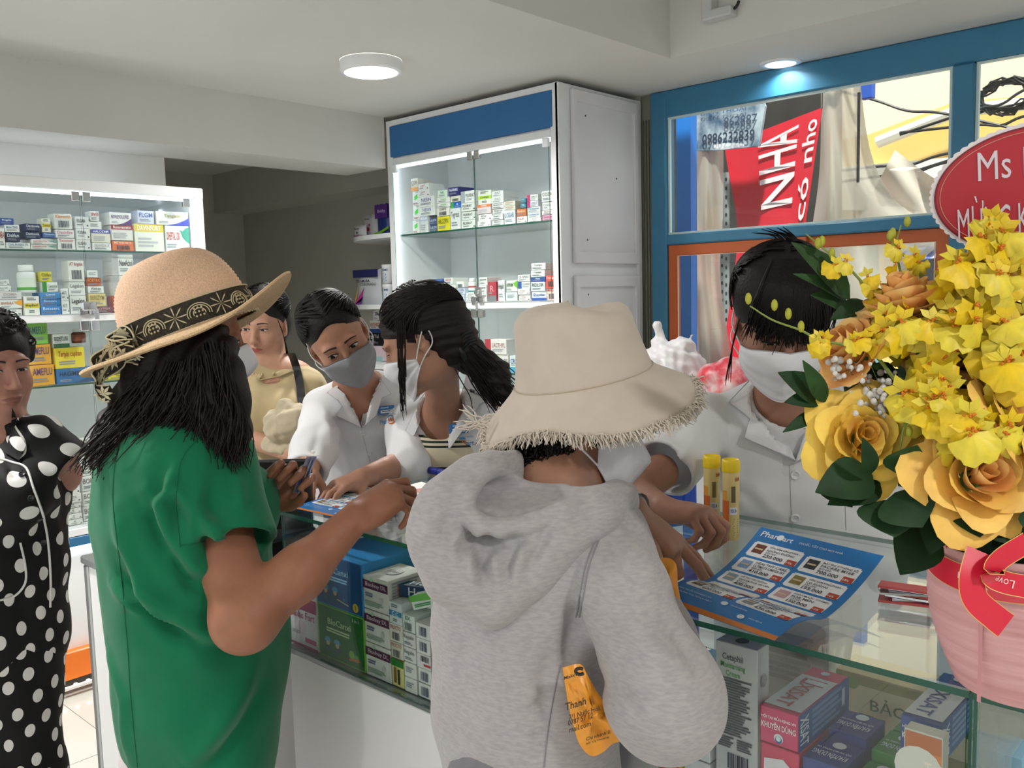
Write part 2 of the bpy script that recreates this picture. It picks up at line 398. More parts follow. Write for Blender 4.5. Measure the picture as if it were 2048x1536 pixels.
for x0, x1, dy in ((xp+0.004, xs, 0.0), (xs-0.05, xm0-0.004, 0.022), (xm1+0.004, xm1+0.75, 0.0)):
    q = MB(); wd = 0.052
    q.box((x0, YW-0.012+dy, 1.08), (x0+wd, YW+0.012+dy, zr0), ORNG, bev=.003); q.box((x1-wd, YW-0.012+dy, 1.08), (x1, YW+0.012+dy, zr0), ORNG, bev=.003)
    q.box((x0, YW-0.012+dy, zr0-wd), (x1, YW+0.012+dy, zr0), ORNG, bev=.003); q.box((x0, YW-0.012+dy, 1.08), (x1, YW+0.012+dy, 1.08+wd), ORNG, bev=.003)
    s_ = q.build('sash', wn)
    q = MB(); e = 0.004
    for lo, hi in (((x0+wd, YW-.016+dy, 1.08+wd), (x0+wd+e, YW-.010+dy, zr0-wd)), ((x1-wd-e, YW-.016+dy, 1.08+wd), (x1-wd, YW-.010+dy, zr0-wd)), ((x0+wd, YW-.016+dy, zr0-wd-e), (x1-wd, YW-.010+dy, zr0-wd))): q.box(lo, hi, mat('sash_line', '#f0d8c4', 0.4))
    q.build('sash_seal', s_)
    q = MB(); q.box((x0+wd-.005, YW-.003+dy, 1.08+wd), (x1-wd+.005, YW+.003+dy, zr0-wd), GLASS); q.build('pane', s_)
# ------------------------------------------------------------------ ceiling lamps
def lamp_light(parent, loc, size, power):
    L = bpy.data.lights.new('lamp_glow', 'AREA'); L.shape = 'DISK'; L.size = size; L.energy = power; L.spread = math.radians(150); L.color = (1, 0.985, 0.96)
    o = bpy.data.objects.new('lamp_glow', L); COL.objects.link(o); o.parent = parent; o.location = Vector(V(*loc)-world_origin(parent))
LAMPM = mat('lamp_diffuser', '#fffaf2', 0.5, emit=7.0); LBODY = mat('lamp_body', '#eef0f2', 0.4)
pc = atz(742, 138, ZC-0.03)
def surface_lamp(c, label, r=0.125, power=30, holes=False):
    e = empty('ceiling_lamp', c, label, 'ceiling lamp', 'round surface ceiling lamps')
    q = MB(); q.lathe([(r, 0), (r, -0.040), (r*0.96, -0.046), (r*0.86, -0.046)], c, LBODY, 40); q.build('housing', e, True)
    q = MB(); q.lathe([(0.0005, -0.045), (r*0.5, -0.0455), (r*0.87, -0.0445)], c, LAMPM, 40); q.build('diffuser', e, True)
    if holes:
        for a in (-2.36, -2.32, -2.28, -2.55, -2.6):
            a = a+0.13; n_ = V(math.cos(a), math.sin(a), 0); t_ = V(-n_[1], n_[0], 0); p0 = c+n_*(r+0.0006)+V(0, 0, -0.018)
            q = MB(); q.add([p0-t_*.0016-V(0, 0, .008), p0+t_*.0016-V(0, 0, .008), p0+t_*.0016+V(0, 0, .008), p0-t_*.0016+V(0, 0, .008)], [(0, 1, 2, 3)], BLACKP); q.build('vent_slot', e)
    lamp_light(e, c+V(0, 0, -0.052), r*1.7, power)
surface_lamp(V(pc[0], pc[1], ZC), 'round white surface ceiling lamp above the staff', holes=True)
surface_lamp(V(-2.6, 0.2, ZC), 'added round surface lamp out of view above the polka dot customer')  # out of frame, added to brighten the left side of the room
surface_lamp(V(1.4, 0.6, ZH), 'added round surface fill lamp out of view on the raised ceiling', power=34)  # extra fill lamp, never in view, put in for more light
surface_lamp(V(-0.6, -2.4, ZH), 'added round surface fill lamp out of view near the shop entrance', power=34)  # added lamp behind the camera, fills the room from the front
pc = atz(1561, 126, ZC)
e = empty('downlight', (pc[0], pc[1], ZC), 'recessed round downlight in the ceiling strip by the window', 'ceiling lamp')
q = MB(); q.lathe([(0.088, 0.0), (0.088, -0.004), (0.066, -0.008), (0.062, -0.004)], (pc[0], pc[1], ZC), LBODY, 32); q.build('trim_ring', e, True)
q = MB(); q.lathe([(0.0005, -0.0055), (0.064, -0.0055)], (pc[0], pc[1], ZC), mat('downlight_diffuser', '#fff6ea', .5, emit=2.5), 32); q.build('diffuser', e, True)
lamp_light(e, V(pc[0], pc[1], ZC-0.02), 0.11, 1.5)
# loose wires and the conduit end on the raised face
p0 = [P(x, y, depth(atz(1400, 182, ZC-0.01))) for x, y in ((1362, 180), (1378, 187), (1397, 190), (1417, 184), (1440, 170))]
q = MB(); q.tube(spline(p0, 6), 0.0035, BLACKP, 6); q.tube(spline([p0[0]+V(0, 0, .008), p0[1]-V(0.01, 0, .0), p0[2]+V(0, 0, .004)], 6), 0.003, BLACKP, 6)
tag(q.build('cable_end'), 'short black cable stubs hanging above the window corner', 'cable')
d0 = aty(1425, 20, YS-0.02)
q = MB(); q.box((d0[0]-.03, YS-.06, d0[2]-.02), (d0[0]+.015, YS-.002, ZH), mat('conduit_pvc', '#c9cbcb', .5), bev=.006); q.box((d0[0]-.03, YS-.06, d0[2]-.045), (d0[0]+.10, YS-.002, d0[2]-.005), mat('conduit_pvc'), bev=.006)
o = q.build('conduit'); tag(o, 'white plastic cable conduit under the raised ceiling', 'conduit')
q = MB(); q.tube(spline([V(d0[0]+.1, YS-.03, d0[2]-.02), V(d0[0]+.115, YS-.035, d0[2]-.012), V(d0[0]+.12, YS-.03, d0[2]+.004)], 5), .006, BLACKP, 6); q.build('wire_stub', o)
# ================================================================== LEFT CABINET (face x = XL, looks +x)
def strip(parent, p0, p1, r, name='led_strip'):
    q = MB(); q.tube([p0, p1], r, LED, 8); return q.build(name, parent)
yR = atx(406, 377, XL)[1]; ztopL = atx(406, 377, XL)[2]; yL = -0.9; DX = 0.52
cab = empty('display_cabinet', (XL, yR, 0), 'long white glass fronted medicine cabinet on the left wall', 'cabinet')
zsh1, zwh, zg2 = atx(200, 500, XL)[2], atx(130, 629, XL)[2], atx(120, 771, XL)[2]
zled = atx(150, 1090, XL)[2]; zor1, zor0 = atx(140, 1362, XL)[2], atx(140, 1405, XL)[2]
zbs = atx(150, 1056, XL)[2]
q = MB(); T = 0.045
q.box((XL-DX, yR-T, 0.08), (XL, yR, ztopL), WHITE, bev=.004); q.box((XL-DX, yL, 0.08), (XL, yL+T, ztopL), WHITE); q.box((XL-DX, yL, ztopL-.045), (XL, yR, ztopL), WHITE, bev=.004)
q.box((XL-DX, yL, .08), (XL-DX+.015, yR, ztopL), WHITE)
q.build('carcass', cab)
q = MB(); q.box((XL-DX, yL+T, zwh-.03), (XL, yR-T, zwh), WHITE, bev=.002); q.build('shelf', cab)
q = MB(); q.box((XL-DX, yL+T, zbs-.03), (XL+.02, yR-T, zbs), WHITE, bev=.002); q.build('shelf', cab)
def gshelf(parent, lo, hi, nm='glass_shelf'):
    q = MB(); q.box(lo, hi, GLASS); 
    o = mesh_obj(nm, q.v, q.f, [GLASS, GEDGE], parent, [0, 0, 1, 1, 1, 1]); return o
gshelf(cab, (XL-DX+.02, yL+T, zsh1-.008), (XL-.03, yR-T, zsh1)); gshelf(cab, (XL-DX+.02, yL+T, zg2-.008), (XL-.03, yR-T, zg2))
q = MB(); q.box((XL-DX, yL, .08), (XL-.01, yR, zbs-.03), WHITE); q.build('base_panel', cab)
q = MB(); q.box((XL-.008, yL, zbs-.07), (XL+.022, yR, zbs-.03), mat('blue_trim', '#2f6f9a', .4), bev=.003); q.build('blue_strip', cab)
q = MB(); q.box((XL-.012, yL, zled-.012), (XL+.012, yR, zled+.012), LED); q.build('led_strip', cab)
q = MB(); q.box((XL-.01, yL, .06), (XL+.03, yR, .17), mat('orange_plinth_paint', '#ef7a1c', .25), bev=.004); q.build('plinth', cab)
q = MB()
for k in range(60): q.sphere((XL+.045, yL+.05+k*.047, .045), (.006, .009, .006), LED, 6, 4)
q.box((XL+.035, yL, .03), (XL+.05, yR, .042), mat('led_tape', '#f4f1ea', .5)); q.build('led_tape', cab)
q = MB(); q.box((XL-.40, yL+.1, ztopL), (XL-.38, yR-.1, ztopL+.012), LED); q.build('led_strip', cab)
strip(cab, V(XL-.012, yL, ztopL-.052), V(XL-.012, yR-T, ztopL-.052), .0065)
q = MB(); q.box((XL-.02, yR-T-.012, zbs), (XL-.006, yR-T-.002, ztopL-.05), LED); q.build('led_strip', cab)
q = MB()
for k in range(40): q.sphere((XL-.30, yR-T-.006, zwh+.02+k*(ztopL-zwh-.08)/40), (.004, .004, .005), LED, 6, 4)
q.build('led_dots', cab)
ydo = atx(160, 400, XL)[1]
for i, (y0, y1) in enumerate(((yL+T, ydo-.46), (ydo-.46, ydo-.002), (ydo+.002, yR-T-.02))):
    for z0, z1 in ((zwh+.003, ztopL-.055), (zbs+.01, zwh-.035)):
        o = mesh_obj('glass_door', *(lambda q: (q.v, q.f))(MB().box((XL+.002, y0, z0), (XL+.007, y1, z1), GLASS)), [GLASS, GEDGE], cab, [1, 1, 1, 1, 0, 0])
        if i:
            yy = y1-.035 if i == 1 else y0+.002
            for ya, za, zb_ in [(yy, z1-.03, z1+.008), (yy, z0-.008, z0+.018)]+([(y1-.035, z1-.03, z1+.008)] if i == 2 else []):
                MB().box((XL-.004, ya, za), (XL+.014, ya+.033, zb_), CHROME, bev=.002).build('hinge', o)
pk = atx(183, 612, XL+.02)
lk = empty('cabinet_lock', pk, 'chrome cabinet lock with a hanging key on the glass door', 'lock')
q = MB(); q.box(pk+V(-.008, -.035, -.018), pk+V(.004, .02, .018), CHROME, bev=.004); q.build('lock_body', lk)
q = MB(); q.lathe([(0.001, .016), (.012, .016), (.013, 0)], pk, CHROME, 14, roty(math.pi/2)); q.build('cylinder', lk)
q = MB(); q.box(pk+V(.012, .004, -.052), pk+V(.0145, .022, -.028), CHROME, bev=.001); q.box(pk+V(.012, .009, -.03), pk+V(.0145, .014, -.005), CHROME); q.build('key', lk)

GL = 'medicine cartons in the long left cabinet'
def shelf_stack(kind, front, x0, x1, pyb, zs, items, where, nth, group, depth_=None, dz=0.0):
    """one pile of cartons, items bottom to top: (height px, colour, colour word, text, text colour, style, second colour, x0, x1)"""
    z = zs
    for k, it in enumerate(items):
        h, col, word, txt, tc = it[:5]
        style = it[5] if len(it) > 5 else 'plain'; c2 = it[6] if len(it) > 6 else '#3a6fb0'
        a, b_ = (it[7], it[8]) if len(it) > 8 else (x0, x1)
        at = (lambda x: atx(x, pyb, front)) if kind == 'x' else (lambda x: aty(x, pyb, front))
        pa, pb = at(a), at(b_); t = (depth(pa)+depth(pb))/2; hh = h*t/F
        i = 1 if kind == 'x' else 0
        wd = abs(pb[i]-pa[i])-.0015; mid = (pa[i]+pb[i])/2
        dd = depth_ or min(.14, max(.05, wd*1.1)) ; j = random.uniform(-.004, .004)
        if kind == 'x': c = V(front-dd/2+j, mid, z); yaw = math.pi/2
        else: c = V(mid, front+dd/2+j, z); yaw = 0
        nm = 'medicine_box'; n_up = len(items)
        pos = 'alone' if n_up == 1 else ('topmost' if k == n_up-1 else ('bottom' if k == 0 else ORD[k]+' up'))
        lab = f'{word} carton, {pos} in {NTH[nth]} pile, {where}'.replace(', alone in', ', alone as')
        carton(nm, c, (wd, dd, hh), yaw+random.uniform(-.03, .03), col, lab, 'box', group, front=design(txt, tc, style, c2, k+nth*3))
        z += hh+.0004
W_ = '#e9e9e6'; W2 = '#dfe1e0'; CR = '#e7e2d2'
xf = XL-.05
L1 = [
 (0, 13, [(41, W_, 'white', 'ARA', '#a02020')]),
 (13, 43, [(13, W_, 'long white', 'DALFUSIN 75', '#4a6ea8', 'plain', '', 13, 62), (20, '#1d2c52', 'navy', 'Dalfan', '#dfe6f0'), (14, W_, 'white blue printed', 'Maloxi TENO', '#2a5f9a'), (13, '#2b4aa0', 'royal blue', 'Pregelin', '#ffffff', 'plain', '', 4, 33)]),
 (63, 115, [(10, W_, 'thin white', 'GARDEFLUTIN', '#c04a3a', 'swoosh', '#7fa39a'), (10, W_, 'red printed', 'GARDEFLUTIN', '#c04a3a', 'swoosh', '#7fa39a'), (15, '#22335e', 'navy', 'Daxinovia', '#f0f0f0', 'plain', '', 52, 85), (15, '#22335e', 'navy', 'Daxinovia', '#f0f0f0', 'plain', '', 52, 85)]),
 (86, 115, [(.1, '#3560ad', 'flat blue', 'Y', '#fff')]),
 (116, 152, [(23, W_, 'white', 'Taconovir', '#c23a3a', 'bars'), (17, W_, 'white pink printed', 'Daxinfire', '#d0608a', 'plain', '', 113, 151), (31, W_, 'tall white', 'Klamentin', '#e08a2a', 'bars', '', 112, 149)]),
 (154, 183, [(21, W2, 'small white', 'FLUDARA', '#444', 'small'), (22, W2, 'white', 'FLUDARA', '#444', 'small'), (23, W2, 'small white', 'FLUDARA', '#444', 'small')]),
 (185, 223, [(15, W_, 'white with red cross', 'GLAXDA X', '#9a9a9a'), (26, CR, 'blue banded cream', 'HALOZAM', '#fff', 'band', '#2c34a4'), (16, W_, 'white', 'ONDA', '#999', 'none', '', 181, 208), (20, W_, 'small white red lined', 'IIVII', '#c06a5a', 'plain', '', 184, 203)]),
 (225, 269, [(20, '#e0703c', 'orange', 'METHIONYL', '#ffe0c8', 'bars'), (31, '#e8e4de', 'red and white', 'Rosuvastatin', '#fff', 'band', '#a8242e'), (24, W_, 'white and purple', 'NOVLEVOULPRID', '#6a3a7a', 'corner', '#5a2a78', 222, 266)]),
 (271, 330, [(54, '#e8e8de', 'large yellow and white', 'DAVINFORT', '#2a6a5a', 'band', '#e8cf3a'), (26, '#cfd3e6', 'lilac', 'FLGM', '#5a6aa8', 'plain', '', 278, 312)]),
 (332, 380, [(52, '#e6ece8', 'large white and green', 'DIHEPTAL 1200', '#c23038', 'swoosh', '#3aa88a'), (27, '#e9e9e0', 'yellow white and blue', 'Tanganil', '#b0a040', 'corner', '#3a46c0', 316, 380)]),
]
L1[3] = (87, 114, [(1, '#3560ad', 'blue', 'Ybeemto', '#dfe8ff')])
for n_, (a, b_, its) in enumerate(L1):
    if n_ == 3: continue
    shelf_stack('x', xf, a, b_, 497, zsh1+.001, its, 'upper glass shelf, left cabinet', n_ if n_ < 3 else n_-1, GL)
zz = zsh1+.001+20.6*3.9/F
shelf_stack('x', xf, 87, 114, 497, zz, [(10, '#3560ad', 'blue', 'Ybeemto', '#dfe8ff'), (28, '#e9e6d4', 'upright white and yellow', 'Travicol', '#6a6a40', 'mid', '#e6d02a', 87, 106)], 'on thin cartons, left cabinet', 10, GL)
L2 = [
 (0, 46, [(14, W_, 'long white', 'Axomat 500', '#666', 'small'), (18, W_, 'white with orange swoosh', 'BIVINARA', '#b85a3a', 'swoosh', '#f0a32a'), (15, '#d9d3d6', 'pale grey', 'DOMA', '#a99'), (12, W2, 'thin white', 'Ramo 200', '#888', 'small', '', 0, 26), (12, W2, 'thin white upper', 'Ramo 200', '#888', 'small', '', 0, 24)]),
 (48, 80, [(38, '#eceae2', 'white with a yellow band', 'HepBest', '#222', 'mid', '#d8c22e')]),
 (82, 124, [(18, '#3f82c4', 'blue', 'Betaserc', '#cfe2f8'), (13, '#3f82c4', 'flat blue', 'Betaserc', '#cfe2f8'), (13, '#4a8ccc', 'light blue', 'Luvox', '#eef6ff'), (20, '#e9ece6', 'white with green stripe', 'Ceratex', '#7a8a7a', 'left', '#2f8a3a', 88, 120), (21, '#ddd048', 'yellow', 'Clofen', '#6a6a20', 'plain', '', 86, 110)]),
 (125, 141, [(26, W_, 'narrow white', 'ARTI', '#777', 'small'), (25, W2, 'narrow white upper', 'ARTI', '#777', 'small')]),
 (142, 175, [(36, '#dfdfdc', 'white', 'Legalon', '#333'), (27, '#dddeda', 'white', 'Legalon', '#555'), (42, '#e4e3de', 'tall white', 'AT Arginin', '#a02a2a', 'bars')]),
 (177, 213, [(13, '#6a2226', 'dark red', 'ZOLOTRIN', '#c8a8a0', 'plain', '', 177, 229), (26, '#d9c57a', 'cream yellow', 'BERIZYM', '#9a7a2a', 'plain', '', 178, 214), (14, W_, 'white', 'Althax', '#2a3a2a', 'plain', '', 178, 211), (17, '#b4542a', 'rust orange', 'FORTEC', '#e8b070', 'plain', '', 177, 208), (14, '#dfe4df', 'white green lined', 'VI', '#5a8a5a', 'none', '', 179, 201)]),
 (231, 268, [(33, '#e2501e', 'bright orange', 'FERON', '#ffd8b8', 'bars'), (40, W_, 'white grey striped', 'NewAtimex', '#333', 'left', '#b5b5b5', 231, 276), (41, W_, 'white grey striped', 'NewAchol', '#333', 'left', '#b5b5b5', 231, 274)]),
]
for n_, (a, b_, its) in enumerate(L2): shelf_stack('x', xf, a, b_, 626, zwh+.001, its, 'white shelf, left cabinet', n_, GL)
# white tablet bottle standing on the yellow banded carton
def bottle(c, r, h, body, cap, label, bands=(), grp=None):
    e = empty('medicine_bottle', c, label, 'bottle', grp)
    q = MB(); q.lathe([(.001, 0), (r*.95, 0), (r, h*.03), (r, h*.66), (r*.93, h*.72), (r*.68, h*.77), (r*.68, h*.8)], c, body, 20); q.build('bottle_body', e, True)
    q = MB(); q.lathe([(r*.76, h*.78), (r*.78, h*.8), (r*.78, h*.98), (r*.74, h), (.001, h)], c, cap, 20); q.build('cap', e, True)
    for z0, z1, cc in bands:
        q = MB(); q.lathe([(r*1.012, h*z0), (r*1.012, h*z1)], c, ink(cc), 20); q.build('label_band', e, True)
pbt = atx(57, 600, xf-.03); bottle(V(xf-.035, pbt[1], zwh+.001+38*3.95/F), .033, .105, mat('pill_white', '#e6e9e8', .35), mat('cap_white', '#eef0f0', .4), 'white tablet bottle with a green band in the left cabinet', ((.1, .2, '#5cae48'), (.2, .55, '#dfe9dc')))
L3 = [
 (40, 60, [(43, '#4faa48', 'green', 'AME', '#fff'), (42, '#3f9a44', 'green', 'AME', '#fff'), (40, '#46a048', 'green', 'AME', '#fff')]),
 (61, 111, [(42, '#e8a534', 'orange yellow', 'AMEFLU', '#5a3a80'), (41, '#eaa936', 'orange yellow', 'AMEFLU', '#5a3a80', 'plain', '', 61, 108), (41, '#7cc24a', 'lime green', 'AMEFLU', '#3a5a80', 'plain', '', 62, 104)]),
 (113, 190, [(30, '#2c6fae', 'blue', 'HAGIMETOX', '#12304e', 'corner', '#1f4f80'), (41, '#e8d23c', 'yellow', 'Terpin cophan', '#b04a1e', 'plain', '', 113, 173), (28, '#dfe6e2', 'white and green', 'BIDETUSS', '#1d3a2c', 'lowband', '#2f6a4a', 113, 146)]),
 (218, 256, [(11, '#e4cf34', 'thin yellow', 'TIF', '#7a6a10'), (11, '#e4cf34', 'thin yellow', 'TIF', '#7a6a10'), (11, '#e8d23c', 'thin yellow', 'TIF', '#7a6a10')]),
]
for n_, (a, b_, its) in enumerate(L3): shelf_stack('x', xf, a, b_, 772, zg2+.001, its, 'lower glass shelf, left cabinet', n_, GL)
pbt = atx(160, 690, xf-.03); bottle(V(xf-.04, pbt[1], zg2+.001+71.5*3.85/F), .026, .055, mat('amber', '#6a2a1a', .2), mat('cap_white', '#eef0f0', .4), 'small amber syrup bottle on the yellow carton', ((.15, .6, '#8a4a34'),))
L4 = [
 (34, 64, [(118, '#dfe6e4', 'tall white', 'CALCI', '#4a8ab0'), (110, '#e4e8e4', 'tall white green printed', 'HERBA', '#4a9a4a', 'swoosh', '#6ab05a')]),
 (84, 112, [(98, W2, 'white', 'SAN', '#888'), (90, '#e4d9c0', 'patterned', 'SPICAL', '#b04a2a', 'mid', '#d8c23a')]),
 (113, 134, [(62, W_, 'upright white', 'OMX', '#8a8a8a'), (60, W2, 'upright white', 'OMX', '#8a8a8a'), (36, '#3d3a78', 'violet', 'V', '#aaa')]),
 (136, 166, [(11, W_, 'thin white', 'o', '#555', 'small'), (11, W_, 'thin white', 'o', '#555', 'small'), (11, W_, 'thin white', 'o', '#555', 'small'), (11, W_, 'thin white', 'o', '#555', 'small'), (17, W_, 'white', 'ORAZOL', '#666', 'small'), (17, W_, 'white', 'ORAZOL', '#666', 'small'), (18, W2, 'white', 'SAVI', '#777', 'small')]),
 (138, 174, [(0, '#fff', 'x', 'x', '#000')]),
]
for n_, (a, b_, its) in enumerate(L4[:4]): shelf_stack('x', xf, a, b_, 1044, zbs+.001, its, 'bottom shelf, left cabinet', n_, GL)
shelf_stack('x', xf-.02, 168, 196, 1044, zbs+.001, [(30, W2, 'white', 'BON', '#777'), (30, W_, 'white', 'BON', '#777'), (30, W2, 'white', 'BON', '#777'), (26, W_, 'white', 'BON', '#777'), (24, '#e2e6e0', 'white green printed', 'NOVA', '#6a9a5a'), (24, W_, 'white', 'BANDIA', '#444')], 'bottom shelf, left cabinet', 4, GL)
# ================================================================== TALL CABINET (face y = YC, looks -y)
xA, xB = aty(771, 241, YC)[0], aty(1113.5, 162.6, YC)[0]; zt = aty(1113.5, 162.6, YC)[2]
zh = aty(1106, 253.4, YC)[2]; zs1 = aty(1110.6, 437.8, YC)[2]; zw = aty(1114, 601, YC)[2]; zs2 = aty(1000, 746, YC)[2]
yb = YW-.01
tc_ = empty('display_cabinet', (xB, YC, 0), 'tall white glass fronted cabinet with a blue header panel', 'cabinet')
q = MB(); T = .045
q.box((xA, YC, 0), (xA+T, yb, zt), WHITE, bev=.003); q.box((xB-.012, YC, 0), (xB, yb, zt), WHITE); q.box((xB-T, YC, 0), (xB, YC+.04, zt), WHITE, bev=.003)
q.box((xA, YC, zt-.03), (xB, yb, zt), WHITE, bev=.002); q.box((xA, YC+.40, 0), (xB, YC+.415, zt), WHITE); q.box((xA+T, YC, zh-.045), (xB-T, YC+.03, zh-.005), WHITE, bev=.003)
q.box((xA+T, YC, 0), (xB-T, YC+.03, .7), WHITE); q.build('carcass', tc_)
q = MB(); q.box((xA+.028, YC-.004, zh), (xB-.028, YC+.02, zt-.03), mat('header_blue', '#2a6ca6', .5, var=(4, .04)), bev=.003); q.build('header_panel', tc_)
q = MB(); q.box((xA+T, YC-.0, zw-.035), (xB-T, YC+.40, zw), WHITE, bev=.002); q.build('shelf', tc_)
q = MB(); q.box((xA+T, YC-.0, .70), (xB-T, YC+.40, .73), WHITE, bev=.002); q.build('shelf', tc_)
gshelf(tc_, (xA+T+.003, YC+.02, zs1-.009), (xB-T-.003, YC+.395, zs1)); gshelf(tc_, (xA+T+.003, YC+.02, zs2-.009), (xB-T-.003, YC+.395, zs2))
strip(tc_, V(xA+T+.02, YC+.012, zh-.052), V(xB-T, YC+.012, zh-.052), .007)
q = MB(); q.box((xA+T+.002, YC+.008, zw+.01), (xA+T+.018, YC+.02, zh-.06), LED); q.build('led_strip', tc_)
q = MB(); q.box((xA+T+.002, YC+.008, .75), (xA+T+.018, YC+.02, zw-.05), LED); q.build('led_strip', tc_)
xD = aty(952, 400, YC)[0]
for x0, x1 in ((xA+T+.004, xD-.002), (xD+.002, xB-T-.004)):
    for z0, z1 in ((zw+.004, zh-.05), (.75, zw-.042)):
        o = mesh_obj('glass_door', *(lambda q: (q.v, q.f))(MB().box((x0, YC-.008, z0), (x1, YC-.002, z1), GLASS)), [GLASS, GEDGE], tc_, [1, 1, 0, 0, 1, 1])
        first = x0 < xD-.1
        xi = x1-.042 if first else x0+.002; xo = x0 if first else x1-.035
        for xa, za, zb_, m_ in ((xi, z1-.035, z1+.006, CHROME), (xi, z0-.006, z0+.022, CHROME), (xo, z1-.035, z1+.006, LBODY)):
            MB().box((xa, YC-.016, za), (xa+.038, YC+.004, zb_), m_, bev=.003).build('hinge', o)
# raised panel doors on the cabinet side (x = xB)
PANW = mat('panel_white', '#dfdee0', .4, var=(4, .03))
def side_panel(py0, py1, z0, z1):
    q = MB(); y0, y1 = py0, py1; wd = .055
    q.box((xB, y0, z0), (xB+.022, y0+wd*.6, z1), PANW, bev=.003); q.box((xB, y1-wd*.6, z0), (xB+.022, y1, z1), PANW, bev=.003); q.box((xB, y0, z0), (xB+.022, y1, z0+wd), PANW, bev=.003); q.box((xB, y0, z1-wd), (xB+.022, y1, z1), PANW, bev=.003)
    q.box((xB, y0+.02, z0+.03), (xB+.010, y1-.02, z1-.03), PANW); q_ = q.build('panel_door', tc_)
    for fy, fz in ((.2, .86), (.2, .14), (.66, .52)):
        q = MB(); q.sphere((xB+.0105, y0+(y1-y0)*fy, z0+(z1-z0)*fz), (.0015, .004, .005), mat('screw_hole', '#4a3a34', .6), 8, 4); q.build('screw_hole', q_)
y0, y1 = atx(1141, 300, xB)[1], atx(1270, 300, xB)[1]
zt1, zb1, zt2 = atx(1140, 177, xB)[2], atx(1145, 527, xB)[2], atx(1143, 551, xB)[2]
side_panel(y0, y1, zb1, zt1); side_panel(y0, y1, .95, zt2); side_panel(y0, y1, .1, .93)
q = MB(); q.box((xB-.03, yb-.04, 0), (xB+.008, yb, zt), PANW, bev=.003); q.box((xB-.02, YC+.0, 0), (xB+.006, YC+.045, zt), WHITE, bev=.003); q.build('corner_post', tc_)
pk = aty(953, 585, YC-.02)
lk = empty('cabinet_lock', pk, 'chrome lock with a key on the tall cabinet doors', 'lock')
q = MB(); q.box(pk+V(-.014, .0, -.022), pk+V(.03, .012, .026), CHROME, bev=.005); q.build('lock_body', lk)
q = MB(); q.lathe([(.001, .014), (.012, .014), (.014, 0)], pk+V(.008, 0, 0), CHROME, 14, rotx(math.pi/2)); q.build('cylinder', lk)
q = MB(); q.box(pk+V(-.022, -.014, -.06), pk+V(-.004, -.012, -.02), CHROME, bev=.001); q.build('key', lk)
GC = 'medicine cartons in the tall cabinet'
yf = YC+.06
